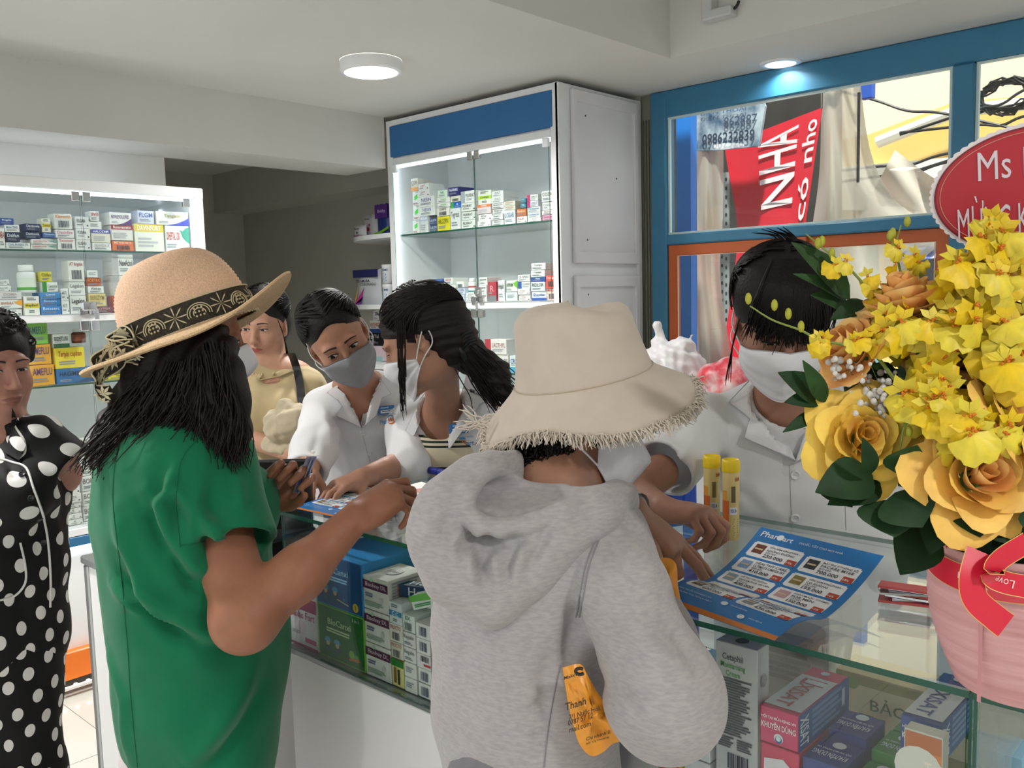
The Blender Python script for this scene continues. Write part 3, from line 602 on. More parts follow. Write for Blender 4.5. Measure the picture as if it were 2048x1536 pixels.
tall = [
 (826, 840, 463, [(27, W_, 'white price tagged', 'a', '#999', 'tag'), (28, W_, 'white price tagged', 'a', '#999', 'tag'), (29, W_, 'white price tagged', 'a', '#999', 'tag'), (25, '#e9e2d2', 'white and orange', 'COR', '#888', 'lowband', '#f0a860', 824, 838)]),
 (841, 857, 462, [(33, W2, 'white blue topped', 'MERUM', '#8a4a4a', 'band', '#b8c4d8'), (18, W_, 'white', 'NESIN', '#5a5a9a', 'plain', '', 840, 872), (20, W_, 'white', 'NESIN', '#6a5aa0', 'plain', '', 840, 872), (13, W_, 'thin white red marked', 'LOFT', '#c04040', 'small', '', 839, 862), (13, W_, 'thin white red marked', 'LOFT', '#c04040', 'small', '', 838, 860)]),
 (858, 874, 460, [(14, '#4a5a86', 'slate blue', 'LuLOV', '#e0e6f0'), (14, '#4a5a86', 'slate blue', 'LuLOV', '#e0e6f0')]),
 (875, 901, 458, [(29, '#e6d928', 'bright yellow', 'HALOZIPIN', '#5a5a10'), (17, '#e6e3d8', 'cream', 'COMFIZ', '#444', 'bars'), (10, W_, 'white green printed', 'amorix', '#7ac04a'), (10, W_, 'white green printed', 'amorix', '#7ac04a'), (14, '#dff0e0', 'white and green', 'NK', '#1d6a3a', 'plain', '', 877, 896)]),
 (902, 922, 456, [(43, W2, 'tall white', 'Tegretol', '#555'), (12, '#2a66c0', 'green and blue', 'o', '#fff', 'left', '#3aa84a'), (12, CR, 'cream barcode', '', '#222', 'bars'), (17, '#2a2a70', 'navy and orange', 'PHARMIK', '#e8e8ff', 'plain', '', 899, 921)]),
 (923, 953, 455, [(17, '#dfe2dd', 'white', 'FILXIRAT', '#444', 'small'), (17, '#dfe2dd', 'white', 'FILXIRAT', '#444', 'small'), (17, '#dfe2dd', 'white', 'FILXIRAT', '#444', 'small'), (23, W_, 'white grey marked', 'FILXIRAT', '#444', 'left', '#a8b0b8')]),
 (956, 983, 451, [(13, W_, 'white', 'ROLF', '#666', 'small'), (13, W_, 'white', 'ROLF', '#666', 'small'), (18, '#dfcfd0', 'pink and orange', 'TAXOL', '#a06a6a', 'band', '#e07a40'), (28, '#dfe2d8', 'white and lime', 'Combigan', '#222', 'mid', '#b8d84a')]),
 (984, 1008, 449, [(11, W2, 'thin white', 'Biscapro 5', '#444'), (11, W2, 'thin white', 'Biscapro 5', '#444'), (11, W2, 'thin white', 'Biscapro 2.5', '#444'), (11, W2, 'thin white', 'Biscapro 2.5', '#444'), (12, W2, 'thin white', 'ZOLT', '#777'), (12, W2, 'thin white', 'ZOLT', '#777')]),
 (1009, 1032, 447, [(28, '#dfe3e4', 'white blue lined', 'LOSAR', '#3a5a8a'), (9, CR, 'thin cream', 'ROSUVAS', '#8a4a3a'), (9, CR, 'thin cream', 'ROSUVAS', '#8a4a3a')]),
 (1034, 1054, 445, [(14, W_, 'white', 'ENALAP', '#a05a5a', 'small'), (15, '#c4662c', 'rust orange', 'Betaloc', '#f0d8b0'), (10, '#2a7f98', 'teal', 'TR', '#cfe8f0', 'plain', '', 1040, 1052), (10, '#2a7f98', 'teal', 'TR', '#cfe8f0', 'plain', '', 1042, 1053)]),
 (1055, 1082, 443, [(8, W_, 'thin white', 'ALTO', '#777'), (11, W2, 'white blue printed', 'Candesartan', '#5a7ab0'), (11, W2, 'white blue printed', 'Candesartan', '#5a7ab0'), (12, '#e2dce8', 'white and magenta', 'AMLO', '#888', 'left', '#b8246a', 1056, 1078), (12, W_, 'white and magenta', 'AMLO', '#888', 'left', '#c02a6a', 1056, 1078)]),
 (1084, 1109, 441, [(12, '#f0a8c8', 'pink', 'Betamine', '#a84a6a'), (9, W_, 'white dark red printed', 'Betamine', '#a02a3a'), (16, W_, 'white', 'COZA', '#888', 'small'), (22, W_, 'white', 'COZA', '#888')]),
]
for n_, (a, b_, py, its) in enumerate(tall): shelf_stack('y', yf, a, b_, py, zs1+.001, its, 'glass shelf, tall cabinet', n_, GC, depth_=.11)
low = [
 (826, 839, 602, [(12, '#e88a8a', 'pink', 'P', '#fff'), (12, '#e05a50', 'red', 'P', '#fff')]),
 (840, 865, 602, [(14, '#5aa83a', 'green', 'TRAN', '#dff0d0'), (12, W_, 'white', 'TRANBLAX', '#3a4a3a'), (12, W_, 'white', 'TRANBLAX', '#3a4a3a'), (8, '#4a6aac', 'long blue', 'TEL', '#e0e6f4', 'plain', '', 841, 886)]),
 (866, 888, 602, [(10, W_, 'white', 'MONTAG', '#444'), (17, W2, 'white red marked', 'CEE', '#a02a3a'), (10, '#d9d6d0', 'grey white', 'BO', '#888', 'none')]),
 (890, 913, 602, [(9, W_, 'white', 'SARVIG', '#666'), (10, '#9fb4dc', 'pale blue', 'BIO 5', '#223a7a'), (8, W_, 'white', 'CT', '#555', 'small'), (8, W_, 'white', 'CT', '#555', 'small'), (13, W_, 'white red printed', 'ASTIF', '#c04a3a', 'plain', '', 890, 908)]),
 (914, 929, 602, [(14, '#d5dcec', 'pale blue striped', 'LOVEN', '#4a5a8a'), (14, '#d5dcec', 'pale blue striped', 'LOVEN', '#4a5a8a'), (13, W_, 'white', '', '#444', 'bars')]),
 (931, 951, 602, [(9, W_, 'white', 'glucofine', '#555'), (9, W_, 'white', 'glucofine', '#555')]),
 (958, 974, 601, [(16, W_, 'white', 'janumet', '#444'), (16, W_, 'white', 'janumet', '#444'), (16, W_, 'white', 'janumet', '#444')]),
 (977, 994, 601, [(39, '#b83246', 'red and grey', 'R', '#e0a0a8', 'lowband', '#7a7c80')]),
 (996, 1010, 600, [(42, '#e3e6e4', 'tall white', 'Heplit', '#555')]),
 (1012, 1036, 600, [(18, '#d4d8da', 'grey white', '', '#888', 'none'), (23, '#e4eadf', 'green and white', 'ASPREM', '#2a3a2a', 'swoosh', '#6ab82a')]),
 (1037, 1061, 600, [(12, '#ece2e0', 'pinkish white', 'Dopagan', '#a05a5a', 'small'), (12, '#ece2e0', 'pinkish white', 'Dopagan', '#a05a5a', 'small'), (14, W_, 'white', 'CLOPIAS', '#555', 'left', '#2a5aa8'), (13, W_, 'white', 'CLOPIAS', '#555', 'plain')]),
 (1063, 1092, 599, [(18, '#e4e9f0', 'white and blue', 'Glucofast', '#2a4a8a', 'lowband', '#1f4fa0'), (19, '#dfe6e6', 'white', 'RIDLOR', '#111'), (9, '#1f4a96', 'blue', 'Plavix', '#e0e8f8'), (14, W_, 'white', 'Copegus', '#444'), (14, W_, 'white', 'Copegus', '#444')]),
 (1093, 1113, 598, [(24, '#f0c8c0', 'pale pink', 'Methyld', '#c04a4a', 'bars'), (25, '#e2492f', 'red', 'Dopegyt', '#ffe0d8', 'bars')]),
]
for n_, (a, b_, py, its) in enumerate(low): shelf_stack('y', yf, a, b_, py, zw+.001, its, 'white shelf, tall cabinet', n_, GC, depth_=.11)
pbt = aty(944, 590, yf+.03); bottle(V(pbt[0], yf+.035, zw+.001+18.3*4.0/F), .021, .078, mat('pill_white'), mat('cap_white'), 'small white pill bottle with teal band in the tall cabinet', ((.1, .2, '#2a8a8a'), (.38, .5, '#c05a5a')))
for n_, (a, b_, its) in enumerate([(972, 1016, [(34, '#ece6e2', 'white and red', 'THYL 200', '#4a4a5a', 'left', '#c02838', 984, 1017), (30, '#ece6e2', 'white and red', 'LACTHYL', '#a05a5a', 'left', '#c02838')]), (1019, 1044, [(33, '#e6eef0', 'white blue printed', 'CREST', '#2a4a9a', 'lowband', '#4ab0d8')])]):
    shelf_stack('y', yf, a, b_, 746, zs2+.001, its, 'lower glass shelf, tall cabinet', n_, GC, depth_=.06)
# quarter round side shelves left of the tall cabinet
sh = empty('corner_shelf', (xA, YC+.2, 0), 'white rounded open shelf unit beside the tall cabinet', 'shelf')
q = MB(); q.box((xA-.30, yb-.1, .3), (xA-.0, yb-.08, ztopL+.25), WHITE); q.build('back_board', sh)
zq = [aty(745, 474, YC+.16)[2], aty(752, 609, YC+.16)[2], aty(752, 724, YC+.16)[2]]
rad = .57
for z in zq:
    poly = [(xA-.001, yb-.1)]+[(xA-rad*math.sin(a)**.55, yb-.1-.5*math.cos(a)**.55) for a in np.linspace(0, math.pi/2, 12)]
    q = MB(); q.prism([(x, y) for x, y in poly], z-.025, z, WHITE); q.build('shelf', sh)
def pouch(nm, px0, px1, py0, py1, y, label, bodycol, prints, zb_, cat='packet', th=.05):
    """soft pack standing on a shelf: pillow with crimped top edge"""
    a, c = aty(px0, py1, y), aty(px1, py0, y); W, Hh = c[0]-a[0], c[2]-a[2]
    o = V((a[0]+c[0])/2, y, zb_); nx, nz = 9, 9; v = []; f = []
    for s in (-1, 1):
        for j in range(nz):
            for i in range(nx):
                u, t = i/(nx-1)*2-1, j/(nz-1); bul = (1-abs(u)**3)*(1-abs(2*t-1)**4)
                v.append(o+V(u*W/2*(1-.05*math.sin(t*math.pi)), s*(th/2*bul+.001)+.02*(t-.5)*0, t*Hh+.004*math.sin(9*u+5*t)*(t > .9)))
    N = nx*nz
    for j in range(nz-1):
        for i in range(nx-1):
            k = j*nx+i; f.append([k, k+1, k+nx+1, k+nx]); f.append([N+k+1, N+k, N+k+nx, N+k+nx+1])
    m = mesh_obj(nm, v, f, mat('film_'+bodycol.strip('#'), bodycol, .25, coat=.4), None, None, True, origin=o)
    tag(m, label, cat)
    pb = MB(); pr = Print(o+V(-W/2, -th/2-.004, 0), V(1, 0, 0), V(0, 0, 1), W, Hh, pb); prints(pr); pb.build('lettering', m)
yS = YC+.2
pouch('wipes_pack', 710, 733, 440, 469, yS-.02, 'small white wipes pack at the shelf edge', '#d9d6da', lambda p: (p.text('Bobby', .2, .62, .8, .8, '#3a4a3a'), p.disc(.5, .42, .1, '#2a5a3a'), p.lines(.2, .1, .8, .25, 2, '#9a5a80')), zq[0])
pouch('wipes_pack', 728, 757, 416, 467, yS+.04, 'white wipes pack with magenta flowers', '#d8d5d8', lambda p: (p.disc(.4, .5, .08, '#b8285a'), p.disc(.55, .38, .09, '#c03060'), p.disc(.62, .56, .06, '#a86ab0'), p.disc(.4, .25, .1, '#a05aa8'), p.text('Bobby', .3, .75, .7, .85, '#555')), zq[0])
pouch('wipes_pack', 756, 783, 396, 465, yS+.0, 'purple and navy wipes pack standing upright', '#2a3a80', lambda p: (p.rect(.1, .55, .95, .97, '#5a2f86'), p.text('Bobby', .25, .7, .85, .82, '#d8c8e8'), p.poly([(.0, .12), (.4, .16), (1, .3), (1, .22), (.5, .1), (0, .06)], '#7ab83a')), zq[0])
pouch('swab_bag', 716, 763, 534, 606, yS-.02, 'navy topped clear bag of face masks', '#c8ccd0', lambda p: (p.rect(0, .78, 1, 1, '#25285e'), p.text('OKAMURA', .1, .64, .7, .72, '#222'), p.text('CORONADO', .25, .54, .95, .62, '#666'), p.poly([(0, 0), (.45, .5), (.3, .1)], '#b83a8a'), p.poly([(0, 0), (.2, .55), (.12, .2)], '#e0a03a'), p.poly([(0, 0), (.4, .25), (.25, 0)], '#7a3aa0')), zq[1], 'bag')
def roll(px, py0, py1, z, label):
    t = aty(px, py0, yS); b0 = aty(px, py1, yS); h = t[2]-b0[2]; c = V(t[0], yS, z); r = .034
    e = empty('cotton_tub', c, label, 'tub', 'white cotton tubs on the corner shelf')
    q = MB(); q.lathe([(.001, 0), (r, .002), (r, h*.86)], c, mat('tub_white', '#e6e9ea', .35), 20); q.build('tub_body', e, True)
    q = MB(); q.lathe([(r*1.04, h*.86), (r*1.04, h*.98), (r*.98, h), (.001, h)], c, mat('cap_white'), 20); q.build('lid', e, True)
    for zz_ in (.18, .33, .48):
        n = 12; vv = []
        for k in range(n): a = 2*math.pi*k/n; th_ = -math.pi/2+.62*math.cos(a); vv.append(c+V(r*1.01*math.cos(th_), r*1.01*math.sin(th_), h*(zz_+.075*math.sin(a))))
        q = MB(); q.add(vv, [list(range(n))], ink('#3a8fd8')); q.build('blue_mark', e)
    vv, ff, w_, h_ = text_mesh('JOMI', .01); q = MB(); th_ = -math.pi/2+(vv[:, 0]/w_-.5)*1.7
    q.add(np.stack([c[0]+r*1.012*np.cos(th_), c[1]+r*1.012*np.sin(th_), c[2]+h*(.62+vv[:, 1]/h_*.16)], 1), ff, ink('#2a4a7a')); q.build('lettering', e)
    return h
h1 = roll(776, 566, 606, zq[1], 'white cotton tub with blue marks, lower of two'); roll(775, 526, 565, zq[1]+h1+.001, 'white cotton tub with blue marks, upper of two')
for (x0, x1, y0, y1, col, txt, tcx, lab, sty, c2) in [(728, 765, 693, 722, '#d8c4cc', '', '#666', 'pink and teal carton below the black carton', 'lowband', '#9ac0be'), (728, 765, 668, 693, '#17181c', 'UrgoTul', '#e8e8ea', 'black carton with white lettering on the corner shelf', 'plain', ''), (740, 764, 644, 668, '#e8e4e0', 'KICHIGO', '#b83a1e', 'white carton with red lettering and blue foot', 'lowband', '#2a4a8a'), (746, 772, 623, 643, '#e8e6e6', 'ZILGO', '#1d2a5a', 'white carton with navy lettering, highest of its pile', 'corner', '#a02a3a')]:
    a, c = aty(x0, y1, yS), aty(x1, y0, yS); W, Hh = c[0]-a[0], c[2]-a[2]
    zz = zq[2]+.001 if y1 == 722 else zz+hprev+.0005
    hprev = Hh; carton('medicine_box', V((a[0]+c[0])/2, yS+.04, zz), (W, .08, Hh), 0, col, lab, 'box', 'cartons on the corner shelf', front=design(txt, tcx, sty, c2 or '#888'))
pouch('pad_pack', 764, 790, 638, 722, yS+.135, 'navy blue pad pack leaning by the tall cabinet', '#26379a', lambda p: (p.text('URGO', .2, .1, .9, .2, '#cfd6f0'), p.text('URGO', .2, .45, .9, .55, '#cfd6f0')), zq[2], 'pack', .06)
# ================================================================== ORGANIC SHAPES: distance fields meshed with surface nets
class SDF:
    def __init__(s): s.p = []
    def cap(s, a, b, ra, rb=None, k=.02, op='u'): s.p.append(('cap', V(*a), V(*b), float(ra), float(ra if rb is None else rb), k, op)); return s
    def ell(s, c, r, R=None, k=.02, op='u'): s.p.append(('ell', V(*c), V(*((r, r, r) if np.isscalar(r) else r)), np.eye(3) if R is None else np.array(R), k, op)); return s
    def ecap(s, a, b, wa, wb, side, k=.03, op='u'):
        """elliptic limb: (half width along side, half depth) at both ends"""
        s.p.append(('ecap', V(*a), V(*b), V(*wa), V(*wb), V(*side), k, op)); return s
    def cut(s, c, n, R, k=.004):
        """remove what lies beyond the plane (c, n) within radius R"""
        s.p.append(('cut', V(*c), nrm(n), float(R), k, 's')); return s
    def chain(s, pts, rs, k=.02):
        for i in range(len(pts)-1): s.cap(pts[i], pts[i+1], rs[i], rs[i+1], k)
        return s
    def bounds(s):
        lo, hi = [], []
        for q in s.p:
            if q[-1] != 'u': continue
            if q[0] == 'cap': r = max(q[3], q[4]); lo.append(np.minimum(q[1], q[2])-r); hi.append(np.maximum(q[1], q[2])+r)
            elif q[0] == 'ell': r = np.abs(q[3]) @ q[2] if False else np.full(3, q[2].max()); lo.append(q[1]-r); hi.append(q[1]+r)
            else: r = max(q[3].max(), q[4].max()); lo.append(np.minimum(q[1], q[2])-r); hi.append(np.maximum(q[1], q[2])+r)
        return np.min(lo, 0), np.max(hi, 0)
    @staticmethod
    def dist(q, X):
        if q[0] == 'cap':
            a, b, ra, rb = q[1:5]; d = b-a; L = d @ d+1e-12
            t = np.clip(((X-a) @ d)/L, 0, 1)
            return np.linalg.norm(X-a-t[..., None]*d, axis=-1)-(ra+(rb-ra)*t)
        if q[0] == 'ell':
            Y = ((X-q[1]) @ q[3])/q[2]; n = np.linalg.norm(Y, axis=-1); m = np.linalg.norm(Y/q[2], axis=-1)+1e-9
            return n*(n-1)/m
        if q[0] == 'ecap':
            a, b, wa, wb, sd = q[1:6]; d = b-a; L = math.sqrt(d @ d)+1e-9; T = d/L
            sd = sd-T*(sd @ T); sd = sd/np.linalg.norm(sd); dp = np.cross(T, sd)
            Y = X-a; h = Y @ T; t = np.clip(h/L, 0, 1)
            w1 = wa[0]+(wb[0]-wa[0])*t; w2 = wa[1]+(wb[1]-wa[1])*t
            e = h-t*L; mn = np.minimum(w1, w2)
            u, v = (Y @ sd)/w1, (Y @ dp)/w2; n = np.sqrt(u*u+v*v+(e/mn)**2+1e-12)
            m = np.sqrt((u/w1)**2+(v/w2)**2+(e/mn/mn)**2)+1e-9
            return n*(n-1)/m
        if q[0] == 'cut':
            Y = X-q[1]; return np.maximum(-(Y @ q[2]), np.linalg.norm(Y, axis=-1)-q[3])
    def field(s, lo, h, n):
        ax = [lo[i]+h*np.arange(n[i]) for i in range(3)]
        f = np.full(n, .08)
        for q in s.p:
            k, op = q[-2], q[-1]; m = k+2.5*h+.012
            if q[0] == 'cap': r = max(q[3], q[4]); a, b = np.minimum(q[1], q[2])-r, np.maximum(q[1], q[2])+r
            elif q[0] == 'ell': r = q[2].max(); a, b = q[1]-r, q[1]+r
            elif q[0] == 'cut': a, b = q[1]-q[3], q[1]+q[3]
            else: r = max(q[3].max(), q[4].max()); a, b = np.minimum(q[1], q[2])-r, np.maximum(q[1], q[2])+r
            i0 = np.maximum(np.floor((a-m-lo)/h).astype(int), 0); i1 = np.minimum(np.ceil((b+m-lo)/h).astype(int)+1, n)
            if (i1 <= i0).any(): continue
            sl = tuple(slice(i0[i], i1[i]) for i in range(3))
            X = np.stack(np.meshgrid(*[ax[i][sl[i]] for i in range(3)], indexing='ij'), -1)
            d = s.dist(q, X); g = f[sl]
            if op == 'u':
                hh = np.clip(.5+.5*(g-d)/k, 0, 1); f[sl] = g+(d-g)*hh-k*hh*(1-hh)
            else:
                hh = np.clip(.5-.5*(g+d)/k, 0, 1); f[sl] = g+(-d-g)*hh+k*hh*(1-hh)
        return f
    def mesh(s, h=.006, relax=1):
        lo, hi = s.bounds(); lo = lo-3*h-.01; hi = hi+3*h+.01
        n = tuple(np.ceil((hi-lo)/h).astype(int)+1)
        v, q = surface_nets(s.field(lo, h, n), lo, h)
        for _ in range(relax): v = smooth_verts(v, q, .5)
        return v, q
def surface_nets(f, lo, h):
    nx, ny, nz = f.shape; ins = f < 0
    C = (nx-1, ny-1, nz-1); S = np.zeros(C+(3,)); N = np.zeros(C)
    I = [np.arange(k) for k in f.shape]
    edges = []
    for ax in range(3):
        sa = [slice(None)]*3; sb = [slice(None)]*3; sa[ax] = slice(0, -1); sb[ax] = slice(1, None)
        cr = ins[tuple(sa)] != ins[tuple(sb)]
        idx = np.argwhere(cr)
        if len(idx) == 0: continue
        fa = f[tuple(sa)][cr]; fb = f[tuple(sb)][cr]; t = fa/(fa-fb)
        p = idx.astype(float); p[:, ax] += t
        o1, o2 = [a for a in range(3) if a != ax]
        for d1 in (-1, 0):
            for d2 in (-1, 0):
                c = idx.copy(); c[:, o1] += d1; c[:, o2] += d2
                ok = ((c >= 0) & (c < np.array(C))).all(1); c = c[ok]
                np.add.at(S, (c[:, 0], c[:, 1], c[:, 2]), p[ok]); np.add.at(N, (c[:, 0], c[:, 1], c[:, 2]), 1)
        edges.append((ax, o1, o2, idx, ins[tuple(sa)][cr]))
    act = N > 0; ids = np.full(C, -1); ids[act] = np.arange(act.sum())
    v = S[act]/N[act][:, None]*h+lo
    Q = []
    for ax, o1, o2, idx, s_in in edges:
        ok = (idx[:, o1] > 0) & (idx[:, o2] > 0) & (idx[:, o1] < C[o1]) & (idx[:, o2] < C[o2])
        idx = idx[ok]; si = s_in[ok]; q = []
        for d1, d2 in ((-1, -1), (0, -1), (0, 0), (-1, 0)):
            c = idx.copy(); c[:, o1] += d1; c[:, o2] += d2; q.append(ids[c[:, 0], c[:, 1], c[:, 2]])
        q = np.stack(q, 1)
        fl = si if ax != 1 else ~si
        q[~fl] = q[~fl][:, ::-1]; Q.append(q)
    Q = np.vstack(Q); Q = Q[(Q >= 0).all(1)]
    return v, Q
def smooth_verts(v, q, a=.5):
    S = np.zeros_like(v); N = np.zeros(len(v)); k = q.shape[1]
    for i in range(k):
        j = (i+1) % k; np.add.at(S, q[:, i], v[q[:, j]]); np.add.at(N, q[:, i], 1); np.add.at(S, q[:, j], v[q[:, i]]); np.add.at(N, q[:, j], 1)
    return v*(1-a)+a*S/np.maximum(N, 1)[:, None]
def vert_normals(v, q):
    n = np.cross(v[q[:, 2]]-v[q[:, 0]], v[q[:, 3 % q.shape[1]]]-v[q[:, 1]]) if q.shape[1] == 4 else np.cross(v[q[:, 1]]-v[q[:, 0]], v[q[:, 2]]-v[q[:, 0]])
    N = np.zeros_like(v)
    for i in range(q.shape[1]): np.add.at(N, q[:, i], n)
    return N/(np.linalg.norm(N, axis=1, keepdims=True)+1e-12)
def vnoise(p, seed=0):
    """cheap smooth value noise, about -1..1"""
    r = np.random.RandomState(seed); o = np.zeros(len(p))
    for i in range(5):
        d = r.normal(size=3); d /= np.linalg.norm(d); fq = 1+r.rand()*1.3; o += np.sin((p @ d)*fq*2*math.pi+r.rand()*6.28+1.5*np.sin((p @ r.normal(size=3))*2.2+r.rand()*6))
    return o/2.6
def seg_dist(p, a, b):
    d = b-a; t = np.clip(((p-a) @ d)/(d @ d+1e-12), 0, 1); return np.linalg.norm(p-a-t[:, None]*d, axis=1), t
def fold(v, n, pts, amp, wd, fade=True):
    """push a soft crease (amp<0) or ridge (amp>0) along a polyline"""
    pts = [np.asarray(p, float) for p in pts]; best = np.full(len(v), 9.); tt = np.zeros(len(v)); m = len(pts)-1
    for i in range(m):
        d, t = seg_dist(v, pts[i], pts[i+1]); s = d < best; best[s] = d[s]; tt[s] = (i+t[s])/m
    w_ = np.exp(-(best/wd)**2)*(np.sin(np.clip(tt, .02, .98)*math.pi)**.5 if fade else 1)
    return v+n*(amp*w_)[:, None]
def pix_fold(v, n, pts, amp, wd, t0, bvh):
    """the same, the polyline read off the picture and dropped on the surface"""
    out = []
    for x, y in pts:
        d = nrm(ray(x, y)); h = bvh.ray_cast(Vector(EYE), Vector(d)); 
        if h[0] is not None: out.append(V(*h[0]))
    return fold(v, n, out, amp, wd) if len(out) > 1 else v
def bvh_of(v, q): return BVHTree.FromPolygons([Vector(x) for x in v], q.tolist() if isinstance(q, np.ndarray) else q)
def cast(bvh, px, py):
    h = bvh.ray_cast(Vector(EYE), Vector(nrm(ray(px, py)))); return (V(*h[0]), V(*h[1])) if h[0] is not None else (None, None)
def drape(bvh, frame, poly, mat_, lift=.003, th=.002, res=.006):
    """cloth patch: polygon in the (u,v) plane of frame=(origin,u,v) dropped along -n on the surface; returns verts, faces (thick)"""
    o, u, v_ = frame; n = np.cross(u, v_)
    P2 = np.array(poly, float)
    # grid clipped by the polygon: triangulate the outline plus inner points with a bmesh fill
    bm = bmesh.new(); vs = [bm.verts.new((p[0], p[1], 0)) for p in P2]; bm.faces.new(vs)
    bmesh.ops.triangulate(bm, faces=bm.faces[:])
    for _ in range(6):
        ed = [e for e in bm.edges if e.calc_length() > res]
        if not ed: break
        bmesh.ops.subdivide_edges(bm, edges=ed, cuts=1); bmesh.ops.triangulate(bm, faces=bm.faces[:])
    bm.verts.index_update(); co = np.array([x.co[:2] for x in bm.verts]); fc = [[x.index for x in f.verts] for f in bm.faces]
    be = [[x.index for x in e.verts] for e in bm.edges if e.is_boundary]; bm.free()
    top = []; last = 0.0
    hs = []
    for a, b in co:
        p = o+u*a+v_*b; h = bvh.ray_cast(Vector(p+n*.5), Vector(-n), 1.2); hs.append(None if h[0] is None else (V(*h[0])-p) @ n)
    ok = [x for x in hs if x is not None]; md = np.median(ok) if ok else 0
    hs = np.array([md if (x is None or abs(x-md) > .12) else x for x in hs])
    base = o+co[:, :1]*u+co[:, 1:]*v_
    top = base+(hs+lift+th)[:, None]*n; bot = base+(hs+lift*.2)[:, None]*n
    N = len(top); F_ = [list(f) for f in fc]
    # outward orientation
    nn = np.cross(top[fc[0][1]]-top[fc[0][0]], top[fc[0][2]]-top[fc[0][0]])
    if nn @ n < 0: F_ = [f[::-1] for f in F_]
    for a, b in be: F_.append([a, b, N+b, N+a])
    return np.vstack([top, bot]), F_
# ------------------------------------------------------------------ hands
def hand(S, wrist, dirn, palm_n, side, curls, thumb=(.5, .5), sc=1.0, spread=.12, k=.006):
    """wrist point, direction of the hand, palm normal (out of the palm), side +1: thumb towards cross(dirn, palm_n);
    curls: (knuckle, middle, tip) angles for index..little; returns fingertips"""
    d = nrm(dirn); pn = nrm(palm_n-d*(np.asarray(palm_n) @ d)); th = np.cross(d, pn)*side
    W = np.asarray(wrist, float); L = .082*sc
    kn = []
    for i, (off, fl) in enumerate(((.030, 1.0), (.010, 1.03), (-.010, .98), (-.028, .90))):
        kn.append(W+d*L*fl+th*off*sc-pn*.004*sc*(1-abs(off)/.03))
    for i in range(4):
        S.cap(W+th*(.016-.011*i)*sc+d*.01*sc, kn[i], .0155*sc, .0115*sc, k*2.2)
    S.ell(W+d*L*.55, (.034*sc, .044*sc, .014*sc), np.stack([th, d, pn], 1), k*2)
    S.ell(W+d*L*.42+th*.024*sc+pn*.008*sc, (.017*sc, .030*sc, .015*sc), np.stack([th, d, pn], 1), k*2)
    S.ell(W+d*L*.40-th*.024*sc+pn*.006*sc, (.013*sc, .032*sc, .013*sc), np.stack([th, d, pn], 1), k*2)
    tips = []
    FL = ((.040, .024, .020), (.044, .028, .021), (.041, .026, .020), (.032, .019, .018)); FR = ((.0098, .0087, .0078, .0066), (.0100, .009, .008, .0068), (.0095, .0085, .0076, .0064), (.0084, .0074, .0066, .0056))
    for i in range(4):
        sp = spread*(1.2-.8*i)*.5; f = nrm(d*math.cos(sp)+th*math.sin(sp)); p = kn[i]; u = f; acc = 0
        ax = np.cross(f, pn)
        for j in range(3):
            acc += curls[i][j]; u = f*math.cos(acc)+pn*math.sin(acc); q = p+u*FL[i][j]*sc
            S.cap(p, q, FR[i][j]*sc, FR[i][j+1]*sc, k*.55); p = q
        tips.append(p)
    # thumb: leaves the side of the palm near its base
    b0 = W+d*.018*sc+th*.022*sc+pn*.006*sc; a1, a2 = thumb
    u = nrm(th*math.cos(a1)*.8+d*.75+pn*math.sin(a1)); p1 = b0+u*.042*sc; S.cap(b0, p1, .0150*sc, .0118*sc, k*1.6)
    u2 = nrm(u*math.cos(a2)+nrm(d*.7+pn*.6-th*.8)*math.sin(a2)); p2 = p1+u2*.030*sc; S.cap(p1, p2, .0112*sc, .0098*sc, k*.6)
    u3 = nrm(u2*.8+nrm(d*.8+pn*.4-th*.6)*math.sin(a2)*.8); p3 = p2+u3*.024*sc; S.cap(p2, p3, .0098*sc, .0076*sc, k*.6)
    tips.append(p3); return tips
